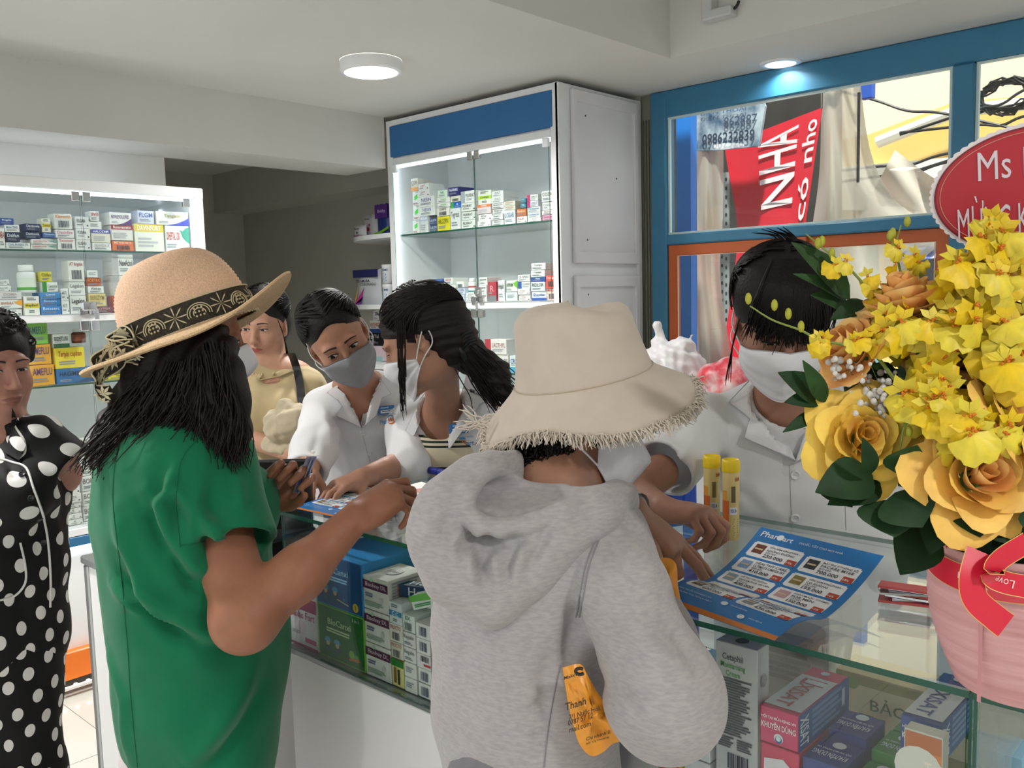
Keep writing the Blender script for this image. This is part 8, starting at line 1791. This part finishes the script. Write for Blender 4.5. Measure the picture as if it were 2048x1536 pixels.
# leaves
LEAFM = [mat('leaf_dark', '#1c3a1c', .6, spec=.25, var=(30, .25)), mat('leaf_mid', '#2c4c24', .6, spec=.25, var=(30, .25))]
def leaf(p0, p1, w_, nrmv, mi=0, nm='leaf', bend=.15):
    p0, p1 = np.array(p0), np.array(p1); ax = p1-p0; L = np.linalg.norm(ax); z = ax/L; n_ = nrm(np.array(nrmv)-z*(np.array(nrmv) @ z)); x = np.cross(z, n_); vv = []
    for j in range(9):
        t = j/8; ww = w_*math.sin(math.pi*t**.85)**.85*(1-.15*t)+.0004
        for u in (-1, -.5, 0, .5, 1): vv.append(p0+ax*t+x*u*ww+n_*(-bend*L*math.sin(math.pi*t)*-.5+.18*ww*abs(u)+.02*L*math.sin(3*t)))
    f = [[j*5+i, j*5+i+1, j*5+6+i, j*5+5+i] for j in range(8) for i in range(4)]
    return mesh_obj(nm, vv, f, LEAFM[mi], bk, None, True)
for x0, y0, x1, y1, w_, t_, mi in [(1745, 950, 1630, 985, .026, .93, 0), (1760, 965, 1655, 1010, .020, .94, 0), (1790, 985, 1845, 1055, .034, .91, 0), (1770, 1000, 1790, 1075, .036, .92, 0), (1740, 950, 1725, 875, .010, .91, 0), (1790, 945, 1835, 890, .026, .93, 1), (1830, 975, 1900, 1015, .026, .93, 0), (1850, 1050, 1800, 1150, .030, .97, 0), (1880, 1010, 1860, 1110, .020, .95, 0), (1930, 1010, 1960, 1075, .024, .90, 0), (2000, 1020, 2060, 1090, .03, .90, 0), (1640, 800, 1555, 745, .016, .98, 0), (1650, 805, 1605, 720, .010, .97, 1), (1640, 800, 1568, 805, .011, .98, 0), (1640, 825, 1565, 865, .008, .99, 0), (1690, 790, 1722, 770, .014, 1.0, 0), (1700, 600, 1582, 485, .017, 1.02, 1), (1690, 600, 1585, 548, .009, 1.02, 1), (1740, 610, 1660, 640, .013, 1.02, 0), (1700, 620, 1620, 590, .013, 1.03, 1), (1900, 560, 1935, 510, .018, 1.02, 0), (2000, 500, 2048, 545, .02, 1.02, 0), (1880, 790, 1960, 830, .028, 1.02, 0), (1850, 880, 1920, 930, .03, 1.0, 0), (1780, 830, 1850, 900, .026, 1.01, 0), (1700, 680, 1760, 620, .015, 1.03, 0), (1800, 760, 1720, 745, .016, 1.02, 0), (1820, 900, 1880, 990, .03, .98, 0), (2020, 880, 1990, 760, .03, 1.02, 0), (1950, 700, 2040, 640, .025, 1.04, 0), (1640, 960, 1705, 1015, .018, .96, 0), (2090, 1000, 2170, 1070, .03, .90, 0), (2110, 980, 2220, 1010, .03, .93, 0), (2100, 950, 2210, 930, .028, .96, 1), (2080, 1010, 2110, 1090, .028, .88, 0), (2130, 880, 2230, 840, .026, 1.0, 0), (2120, 680, 2210, 610, .02, 1.02, 1)]:
    leaf(P(x0, y0, t_+.015), P(x1, y1, t_-.01), w_, CAMD+UP*.4+RT*random.uniform(-.4, .4), mi)
S = SDF(); S.ell(P(1965, 900, 1.05), (.09, .09, .09), None, .03); S.ell(P(1900, 800, 1.05), (.06, .06, .06), None, .03); S.ell(bx+V(0, 0, .17), (.088, .088, .07), None, .03); S.ell(P(2060, 760, 1.02), (.07, .07, .09), None, .03); v, f = S.mesh(.012); v = v+vert_normals(v, f)*(.012*vnoise(v*30, 2))[:, None]; mesh_obj('foliage_mass', v, f, LEAFM[0], bk, None, True)
# orchid sprays: every blossom is a part, sharing a few meshes
ORC = [mat('orchid_yellow', '#ecc814', .5, sub=.2, var=(60, .15)), mat('orchid_lemon', '#e6d03a', .5, sub=.2, var=(60, .15))]; ORD_ = mat('orchid_heart', '#d87a1a', .5); OGR = mat('orchid_green', '#a8a832', .5)
def blossom_mesh(seed):
    r = random.Random(seed); mb = MB(); s = .020
    n = 14; vv = [(0, 0, 0)]+[(s*(1+.10*math.sin(k*5+seed))*math.cos(a)*(1 if abs(math.sin(a)) > .1 else 1), s*.9*(1+.12*math.sin(k*4))*math.sin(a)-s*.45, .003*math.sin(k*2.3+seed)-.004*abs(math.cos(a))) for k, a in enumerate(np.linspace(-math.pi*1.12, math.pi*.12, n))]
    for j in (.5,): vv += [(x*j, y*j-s*.1, .003) for x, y, z in vv[1:n+1]]
    f = [[0, n+k, n+k+1] for k in range(1, n)]+[[n+k, k, k+1, n+k+1] for k in range(1, n)]
    mb.add(vv, f, ORC[seed % 2])
    for a in (.55, 1.57, 2.6): 
        p0 = V(0, s*.1, 0); d = V(math.cos(a), math.sin(a), .1); w_ = V(-d[1], d[0], 0)*s*.24; mb.add([p0, p0+d*s*.45+w_+V(0, 0, .002), p0+d*s*.85, p0+d*s*.45-w_+V(0, 0, .002)], [(0, 1, 2, 3)], ORC[(seed+1) % 2])
    for k in range(5): mb.sphere((r.uniform(-.004, .004), r.uniform(-.002, .004), .003), .0016, ORD_, 5, 3)
    me = bpy.data.meshes.new('orchid_blossom'); me.from_pydata(mb.v, [], mb.f)
    for m in mb.mats: me.materials.append(m)
    me.polygons.foreach_set('material_index', np.array(mb.m, dtype=np.int32)); me.polygons.foreach_set('use_smooth', np.ones(len(me.polygons), dtype=bool)); me.update(); return me
BM = [blossom_mesh(i) for i in range(4)]
rnd = random.Random(11); nb = 0
def blossom(p, facing, k=1.0):
    global nb
    o = bpy.data.objects.new('orchid_blossom', BM[nb % 4]); nb += 1; COL.objects.link(o); o.parent = bk
    R = frame_of(facing, 0); up_ = UP-R[:, 2]*(UP @ R[:, 2]); y = nrm(up_); R = np.stack([np.cross(y, R[:, 2]), y, R[:, 2]], 1)
    M = Matrix([list(R[i]*k)+[0] for i in range(3)]+[[0, 0, 0, 1]]) @ Matrix.Rotation(rnd.uniform(-.6, .6), 4, 'Z'); M.translation = Vector(np.array(p)-bx); o.matrix_local = M
for cx, cy, sx, sy, n, t_ in [(1960, 545, 70, 55, 34, .95), (1880, 640, 55, 40, 22, .96), (1800, 660, 35, 30, 9, .97), (1990, 640, 55, 60, 26, .94), (1880, 800, 55, 35, 22, .93), (1960, 850, 60, 30, 18, .91), (2020, 730, 35, 60, 18, .93), (1770, 630, 40, 14, 5, .97), (1865, 735, 30, 30, 8, .95), (2000, 470, 40, 30, 10, .96), (2125, 590, 60, 70, 26, .97), (2130, 760, 50, 60, 20, .95)]:
    for i in range(n):
        x, y = cx+rnd.gauss(0, .55)*sx, cy+rnd.gauss(0, .55)*sy
        blossom(P(x, y, t_+rnd.uniform(-.03, .03)), CAMD+RT*rnd.uniform(-.8, .8)+UP*rnd.uniform(-.5, .6), rnd.uniform(.85, 1.25))
STEM = mat('orchid_stem', '#7a8a3a', .6)
for path, t_ in [([(1790, 760), (1740, 700), (1690, 690), (1640, 680), (1600, 660), (1545, 640), (1500, 612)], .96), ([(1790, 640), (1750, 600), (1720, 560), (1690, 530), (1650, 500), (1612, 468)], 1.0), ([(1830, 640), (1815, 590), (1800, 540), (1792, 490), (1802, 450)], 1.0), ([(1850, 560), (1820, 520), (1795, 500), (1775, 465)], 1.0), ([(1880, 800), (1840, 830), (1810, 850), (1800, 900)], .93), ([(1960, 560), (1980, 480), (2010, 430)], .97)]:
    pts = spline([P(x, y, t_) for x, y in path], 6); q = MB(); q.tube(pts, np.linspace(.0022, .0009, len(pts)), STEM, 6); q.build('orchid_stem', bk)
    n = len(pts)
    for i in range(4, n-1, 3):
        s = i/n; p = pts[i]+RT*rnd.uniform(-.012, .012)+UP*rnd.uniform(-.006, .014)
        if s < .62: blossom(p-FW*.004, CAMD+RT*rnd.uniform(-1, 1)+UP*rnd.uniform(-.4, .6), .62)
        else: q = MB(); q.sphere(p, (.004, .004, .0065), OGR, 6, 5); q.build('orchid_bud', bk, True)
# gypsophila
q = MB(); GY = mat('gypsophila_white', '#d6d2cc', .8); ST2 = mat('fine_stem', '#55603a', .7)
for i in range(230):
    x, y = 1785+rnd.gauss(0, 34), 795+rnd.gauss(0, 22)
    if i > 200: x, y = 1690+rnd.gauss(0, 25), 735+rnd.gauss(0, 12)
    p = P(x, y, .965+rnd.uniform(-.02, .03)); q.sphere(p, rnd.uniform(.0022, .0042), GY, 6, 4)
    if i % 4 == 0: q.tube([p, P(1800, 860, 1.0)], .0004, ST2, 3, False)
o = q.build('gypsophila', bk, True); o['kind'] = 'stuff'
# greeting card on a stick
cc = P(2078, 378, 1.02); n_ = nrm(EYE-cc+RT*.15); u_ = nrm(np.cross(ZU, n_)); u_ = nrm(u_+UP*.06); v_ = np.cross(n_, u_); a_, b_ = .1135, .0765
card = empty('greeting_card', cc, 'red oval greeting card with scalloped white edge in the flowers', 'card')
def oval(ra, rb, z, m, nm, n=96, scal=0, par=card, th=.0012):
    pts = []
    for k in range(n): a = 2*math.pi*k/n; e = 1+scal*abs(math.sin(k*math.pi/3)); pts.append(cc+u_*ra*e*math.cos(a)+v_*rb*e*math.sin(a)+n_*z)
    q = MB(); q.add(pts+[p-n_*th for p in pts], [list(range(n)), list(range(2*n-1, n-1, -1))]+[[k, n+k, n+(k+1) % n, (k+1) % n] for k in range(n)], m); q.build(nm, par)
oval(a_*.985, b_*.98, 0, mat('card_white', '#e8dfe2', .5), 'scalloped_edge', 192, .022); oval(a_*.955, b_*.935, .0012, mat('card_dark_red', '#7a1822', .45), 'border_ring'); oval(a_*.935, b_*.905, .0018, mat('card_red', '#b41c2a', .4), 'red_face'); 
q = MB(); q.tube([cc+u_*a_*.90*math.cos(a)+v_*b_*.86*math.sin(a)+n_*.0022 for a in np.linspace(0, 2*math.pi, 80)], .0006, mat('card_line', '#c88a78', .5), 4); q.build('gilt_line', card)
pr_m = MB(); pr = Print(cc-u_*a_-v_*b_+n_*.0020, u_, v_, 2*a_, 2*b_, pr_m); pr.text('Ms Huy', .23, .54, .66, .82, '#dccfd8', bold=0, keep=False); pr.text('MỪNG KHAI TRƯƠNG', .13, .18, .96, .50, '#dccfd8', bold=0, keep=False); pr_m.build('lettering', card)
q = MB(); q.tube([cc-n_*.004, cc-v_*.12-n_*.004, bx+V(.02, .02, .14)], .003, mat('bamboo', '#c8b070', .6), 6); q.build('stick', card)
# ================================================================== OUTSIDE THE WINDOW
def wq(px, py, y): return aty(px, py, y)
b = MB(); b.box((-12, YW+.16, -.3), (12, 26, -.1), mat('street', '#8f8c86', .8, var=(2, .1))); struct('ground_street', b)['label'] = 'grey street outside the window'
def slab(nm, pts, y, th, m, label, cat='building', par=None):
    """upright slab: outline in the wall plane y"""
    pp = [wq(x, yy, y) for x, yy in pts]; q = MB(); q.prism([(p[0], p[2]) for p in pp], y, y+th, m, axis=1)
    o = q.build(nm, par, origin=None if par else np.mean(pp, 0)); 
    if not par: tag(o, label, cat)
    return o
YH = 9.5
hs = empty('yellow_house', (wq(1900, 400, YH)[0], YH, 0), 'pale yellow house with a pitched white roof edge across the street', 'building')
slab('wall', [(1560, 1100), (1560, 305), (1740, 268), (1905, 205), (2400, 160), (2400, 1100)], YH, .3, mat('house_yellow', '#e6c273', .85, var=(1, .06)), '', par=hs)
slab('upper_wall', [(1500, 1100), (1500, -60), (2500, -200), (2500, 1100)], YH+1.2, .3, mat('house_cream', '#f0e2c4', .85, var=(.6, .05)), '', par=hs)
slab('band', [(1560, 420), (1560, 345), (2400, 270), (2400, 420)], YH-.1, .1, mat('house_white', '#efe8d8', .8), '', par=hs)
q = MB(); a_, c_ = wq(1755, 285, YH-.2), wq(1915, 222, YH-.2); q.tube([a_, c_], .06, mat('house_white'), 8); q.tube([c_, wq(2400, 170, YH-.2)], .06, mat('house_white'), 8); q.build('roof_edge', hs)
for i, (x0, y0, x1, y1) in enumerate([(1730, 190, 1905, 230), (1740, 330, 1905, 305), (1745, 350, 1905, 322), (1950, 215, 2060, 175), (1950, 245, 2060, 230), (1950, 300, 2060, 262)]):
    p0, p1 = wq(x0, y0, 8), wq(x1, y1, 8); d = p1-p0; q = MB(); q.tube(spline([p0-d*1.5, p0+V(0, 0, -.02), (p0+p1)/2+V(0, 0, -.05), p1, p1+d*1.5], 6), .012, BLACKP, 5); tag(q.build('overhead_cable', origin=p0), ['topmost thin cable above the yellow house', 'cable crossing low over the white band', 'lowest cable over the white band', 'upper cable in the narrow right pane', 'middle cable in the narrow right pane', 'lower cable in the narrow right pane'][i], 'cable', 'overhead cables')
q = MB(); c0 = wq(2010, 198, 8.05); rr = random.Random(3)
for k in range(14): q.tube([c0+V(.22*math.cos(a)*rr.uniform(.7, 1.1), .02*k/14, .12*math.sin(a)*rr.uniform(.7, 1.2)+.05*rr.random()) for a in np.linspace(0, 6.28, 16)], .008, BLACKP, 4)
tag(q.build('cable_coil', origin=c0), 'tangled black cable coil on the overhead lines', 'cable')
# neighbouring stall
DK = mat('stall_dark', '#2e2c2a', .9, var=(4, .4)); YD = 5.6
slab('stall_wall', [(1300, 1000), (1300, 150), (1672, 110), (1672, 1000)], YD+.5, .1, DK, 'dark wall of the stall next door', 'wall')
o = slab('blue_post', [(1359, 1560), (1352, 215), (1381, 210), (1386, 1560)], YW+.35, .06, BRBLUE, 'bright blue steel post outside the window', 'post')
ys = 4.55
o = slab('shop_sign', [(1378, 302), (1382, 225), (1525, 198), (1530, 212), (1518, 292), (1440, 300)], ys, .02, mat('sign_blue_white', '#b9c8d4', .6, var=(9, .5, '#3a5a78')), 'weathered blue and white phone number sign', 'sign')
pa, pb_ = wq(1392, 300, ys-.012), wq(1515, 288, ys-.012); u = nrm(pb_-pa); mb = MB(); pr = Print(pa, u, np.cross(V(0, -1, 0), u), np.linalg.norm(pb_-pa), .22, mb); pr.text('0986232839', .1, .1, .95, .38, '#24344c', bold=.02, keep=False); pr.text('862887', .45, .5, .98, .74, '#3a4a66', keep=False); pr.text('ĐIỆN THOẠI', .05, .82, .8, .96, '#3a5a8a', keep=False); mb.build('lettering', o)
# red banner, text runs upward
def sheet_mesh(outline_l, outline_r, y, m, nm, amp, th=.003, n=14, seed=0):
    """hanging sheet between two edge curves (pixels), with soft waves"""
    L, Rr = spline([(x, yy, 0) for x, yy in outline_l], 5)[:, :2], spline([(x, yy, 0) for x, yy in outline_r], 5)[:, :2]; k = min(len(L), len(Rr)); L = L[np.linspace(0, len(L)-1, k).astype(int)]; Rr = Rr[np.linspace(0, len(Rr)-1, k).astype(int)]
    def fn(a, b):
        j = b*(k-1); i = min(int(j), k-2); f_ = j-i; l = L[i]*(1-f_)+L[i+1]*f_; r = Rr[i]*(1-f_)+Rr[i+1]*f_; p = l+(r-l)*a
        yy = y+amp*(math.sin(a*7+3*b+seed)+.6*math.sin(a*13-5*b+seed*2)+.5*math.sin(b*9+4*a)); return wq(p[0], p[1], yy)
    vv = [fn(i/n, j/n) for j in range(n+1) for i in range(n+1)]; ff = [[j*(n+1)+i, j*(n+1)+i+1, (j+1)*(n+1)+i+1, (j+1)*(n+1)+i] for j in range(n) for i in range(n)]
    N = len(vv); vv = vv+[V(*p)+V(0, th, 0) for p in vv]; o = mesh_obj(nm, vv, ff+[[N+x for x in f_[::-1]] for f_ in ff], m, None, None, True, origin=np.mean(vv, 0)); return o, fn
ban, bfn = sheet_mesh([(1448, 290), (1458, 350), (1475, 470), (1455, 640), (1435, 735)], [(1645, 215), (1632, 300), (1612, 440), (1590, 600), (1565, 735)], 4.75, mat('banner_red', '#d41c34', .5, sub=.1), 'red_banner', .004, n=18)
tag(ban, 'red banner with white lettering running upward outside the window', 'banner'); mb = MB()
for t_, a0_, a1_, b0_, b1_, seed in (('TẾ NHA', .10, .78, .70, .06, 0), ('có nho', .84, .98, .50, .06, 1)):
    vv, ff, tw, th = text_mesh(t_, .012); mb.add([V(*bfn(a0_+(1-y/th)*(a1_-a0_), b0_+(x/tw)*(b1_-b0_)))+V(0, -.012, 0) for x, y in vv], ff, ink('#f0e6ea'))
mb.build('lettering', ban)
PL = bpy.data.materials.new('plastic_sheet'); PL.use_nodes = True; n_ = PL.node_tree.nodes; l_ = PL.node_tree.links; n_.clear(); oo = n_.new('ShaderNodeOutputMaterial'); tr = n_.new('ShaderNodeBsdfTransparent'); df = n_.new('ShaderNodeBsdfDiffuse'); tl = n_.new('ShaderNodeBsdfTranslucent'); gl = n_.new('ShaderNodeBsdfGlossy'); gl.inputs['Roughness'].default_value = .2; m1 = n_.new('ShaderNodeMixShader'); m2 = n_.new('ShaderNodeMixShader'); m3 = n_.new('ShaderNodeMixShader')
df.inputs[0].default_value = srgb('#d8d2c6'); tl.inputs[0].default_value = srgb('#d8d2c6'); m1.inputs[0].default_value = .5; m2.inputs[0].default_value = .58; m3.inputs[0].default_value = .12
l_.new(df.outputs[0], m1.inputs[1]); l_.new(tl.outputs[0], m1.inputs[2]); l_.new(tr.outputs[0], m2.inputs[1]); l_.new(m1.outputs[0], m2.inputs[2]); l_.new(m2.outputs[0], m3.inputs[1]); l_.new(gl.outputs[0], m3.inputs[2]); l_.new(m3.outputs[0], oo.inputs[0])
o, _ = sheet_mesh([(1642, 118), (1640, 320), (1625, 450), (1600, 600), (1590, 740)], [(1713, 102), (1740, 300), (1790, 400), (1860, 450), (1900, 470)], 4.9, PL, 'plastic_tarp', .05, n=20, seed=2); tag(o, 'crumpled translucent plastic tarp right of the red banner', 'tarp')
o, _ = sheet_mesh([(1790, 300), (1850, 345), (1900, 372), (1960, 385)], [(1700, 470), (1780, 480), (1850, 500), (1960, 540)], 5.3, mat('tarp_white', '#cfc8bc', .6, sub=.1), 'white_awning', .06, n=16, seed=4); tag(o, 'pale folded awning low behind the tarp', 'awning')
o, _ = sheet_mesh([(1383, 170), (1384, 400), (1388, 520), (1392, 760)], [(1446, 158), (1446, 420), (1440, 560), (1470, 760)], 4.6, PL, 'plastic_curtain', .03, n=14, seed=7); tag(o, 'clear plastic curtain hanging beside the blue post', 'curtain')
q = MB(); pl0, pl1 = wq(1340, 178, 4.8), wq(1935, 60, 4.8); q.tube([pl0, pl1], .02, ALU, 8); q.tube([pl0, V(pl0[0], 4.8, -.1)], .02, ALU, 8); q.tube([pl1, V(pl1[0], 4.8, -.1)], .02, ALU, 8); tag(q.build('awning_rail', origin=V(pl0[0], 4.8, -.1)), 'aluminium rail carrying the banner and tarps outside', 'rail')
for x_, y_, x2, y2 in ((1450, 290, 1446, 156), (1644, 216, 1646, 116)): q = MB(); q.tube([wq(x_, y_, 4.75), wq(x2, y2, 4.8)], .003, BLACKP, 5); q.build('tie_cord', ban)
# slotted angle upright
x0, x1 = wq(1438, 400, 4.85)[0], wq(1458, 400, 4.85)[0]; zt_, zb_ = wq(1448, 345, 4.85)[2], -.1; SL = mat('slotted_steel', '#9aa6ac', .5, metal=.3); q = MB(); q.box((x0, 4.85, zb_), (x1, 4.855, zt_), SL); q.box((x0, 4.855, zb_), (x0+.004, 4.90, zt_), SL); e_ = q.build('angle_upright', origin=V(x0, 4.85, zb_)); tag(e_, 'grey slotted steel upright left of the red banner', 'post')
for k in range(24):
    z = zt_-.03-k*.052
    for xx in (.3, .72): q = MB(); c_ = V(x0+(x1-x0)*xx, 4.8485, z-(.012 if xx > .5 else 0)); q.add([c_+V(.007*math.cos(a), 0, .012*math.sin(a)) for a in np.linspace(0, 6.28, 10, endpoint=False)], [list(range(10))], ink('#26282a')); q.build('slot', e_)
# clothes and goods in the stall
S = SDF(); c_ = wq(1402, 560, 5.2); S.ecap(c_+V(0, 0, .28), c_-V(0, 0, .35), (.16, .06), (.2, .08), V(1, 0, 0), .05); o, _, _ = sdf_obj('red_garment', S, .02, mat('garment_red', '#b02838', .8), None, lambda v, n, q: v+n*(.02*np.sin(v[:, 0]*40+3*np.sin(v[:, 2]*8)))[:, None]); tag(o, 'dark red garment hanging in the stall', 'garment')
slab('wood_board', [(1415, 1190), (1410, 420), (1440, 410), (1443, 1190)], 5.4, .04, mat('board_tan', '#a58358', .8, var=((4, 4, .6), .2)), 'tan wooden board in the stall', 'board')
slab('stall_counter', [(1380, 1220), (1380, 640), (1470, 630), (1470, 1220)], 5.15, .3, mat('stall_blue_grey', '#3d4a58', .6), 'blue grey stall counter low behind the plastic', 'counter')
for i, (x0, x1, y0, y1, col, lab) in enumerate([(1640, 1720, 500, 620, '#cfd8d8', 'printed white sack behind the flower stems'), (1722, 1745, 480, 700, '#9cc8d8', 'pale blue panel behind the flower stems'), (1560, 1640, 560, 760, '#b9b2a6', 'beige sack behind the staff head'), (1800, 1890, 520, 640, '#2a2c30', 'dark shop display behind the rose bud')]): slab('stall_goods', [(x0, 1215), (x0, y0), (x1, y0-6), (x1, 1215)], 5.2+.1*i, .1, mat('goods_'+col[1:], col, .7, var=(6, .15)), lab, 'goods')
o, _ = sheet_mesh([(1796, 505), (1796, 528)], [(1876, 488), (1876, 515)], 5.0, mat('striped_blue', '#2a4ac8', .6, var=((30, 1, 1), .5, '#e6eaf4')), 'striped_awning', .02, n=8); tag(o, 'blue and white striped awning edge behind the rose bud', 'awning')
p = wq(1730, 175, 5.0); q = MB(); q.box(p+V(-.03, 0, -.06), p+V(.04, .05, .06), mat('clip_blue', '#2a5ac0', .5), bev=.005); tag(q.build('blue_clip', origin=p), 'small blue clip holding the tarp top', 'clip'); q = MB(); q.tube(spline([wq(1718, 185, 4.85), wq(1717, 280, 4.85), wq(1716, 365, 4.85)], 5), .008, BLACKP, 5); tag(q.build('hanging_cord', origin=wq(1718, 185, 4.85)), 'thin black cord hanging over the tarp', 'cord')
# ------------------------------------------------------------------ inside, on the sill shelf behind the staff
zs_ = 1.0; q = MB(); q.box((-2.2, 3.2, 0), (-.4, 3.70, zs_), mat('low_cupboard_white', '#c9cacc', .4), bev=.004); o = q.build('low_cupboard', origin=V(-2.2, 3.2, 0)); tag(o, 'low white cupboard under the window', 'cupboard')
for k in range(3): q = MB(); q.box((-2.18+.6*k, 3.185, .08), (-1.62+.6*k, 3.2, zs_-.03), mat('cupboard_door', '#bfc1c4', .4), bev=.003); d_ = q.build('door', o); q = MB(); q.tube([V(-1.68+.6*k, 3.175, .5), V(-1.68+.6*k, 3.175, .62)], .006, CHROME, 8); q.build('handle', d_)
S = SDF(); c_ = aty(1345, 790, 3.45); c_ = V(c_[0], 3.45, zs_); S.ell(c_+V(0, 0, .14), (.15, .12, .14), None, .04); S.cap(c_+V(-.06, 0, .2), c_+V(-.08, 0, .34), .05, .012, .04); S.cap(c_+V(.06, 0, .2), c_+V(.10, 0, .30), .05, .012, .04); S.cut(c_, (0, 0, -1), .3)
o, _, _ = sdf_obj('shopping_bag', S, .009, mat('bag_white_film', '#e2dfe0', .4, sub=.2), None, lambda v, n, q: v+n*(.010*np.sin((v @ V(.6, .3, .7))*60+4*np.sin(v[:, 2]*20))+.006*vnoise(v*12, 5))[:, None]); tag(o, 'crumpled white plastic shopping bag by the window', 'bag')
S = SDF(); c2 = aty(1420, 800, 3.42); c2 = V(c2[0]+.10, 3.40, zs_); S.ell(c2+V(0, 0, .10), (.14, .10, .11), None, .04); S.cut(c2, (0, 0, -1), .3); o, _, _ = sdf_obj('shopping_bag', S, .010, mat('bag_red_white', '#e0d4d2', .4, var=(14, .5, '#d83a4a')), None, lambda v, n, q: v+n*(.008*np.sin((v @ V(.6, .3, .7))*50+4*np.sin(v[:, 2]*20)))[:, None]); tag(o, 'red and white plastic bag beside the white bag', 'bag')
c3 = P(1262, 955, 2.3); e_ = empty('plastic_chair', (c3[0], c3[1], 0), 'blue plastic chair back behind the masked customer', 'chair'); S = SDF(); S.ecap(V(c3[0], c3[1], c3[2]+.06), V(c3[0], c3[1], c3[2]-.12), (.14, .02), (.15, .02), RH, .02); sdf_obj('backrest', S, .008, mat('chair_blue', '#2a4fb8', .4), e_); S = SDF(); S.ecap(V(c3[0], c3[1]-.02, .46), V(c3[0], c3[1]+.02, .44), (.2, .2), (.2, .2), RH, .02); q = MB(); q.box((c3[0]-.18, c3[1]-.0, .43), (c3[0]+.18, c3[1]+.36, .46), mat('chair_blue'), bev=.01); q.build('seat', e_)
for dx, dy in ((-.16, .02), (.16, .02), (-.16, .34), (.16, .34)): q = MB(); q.tube([V(c3[0]+dx*1.1, c3[1]+dy, 0), V(c3[0]+dx, c3[1]+dy, (c3[2] if dy < .1 else .45))], .018, mat('chair_blue'), 8); q.build('leg', e_)
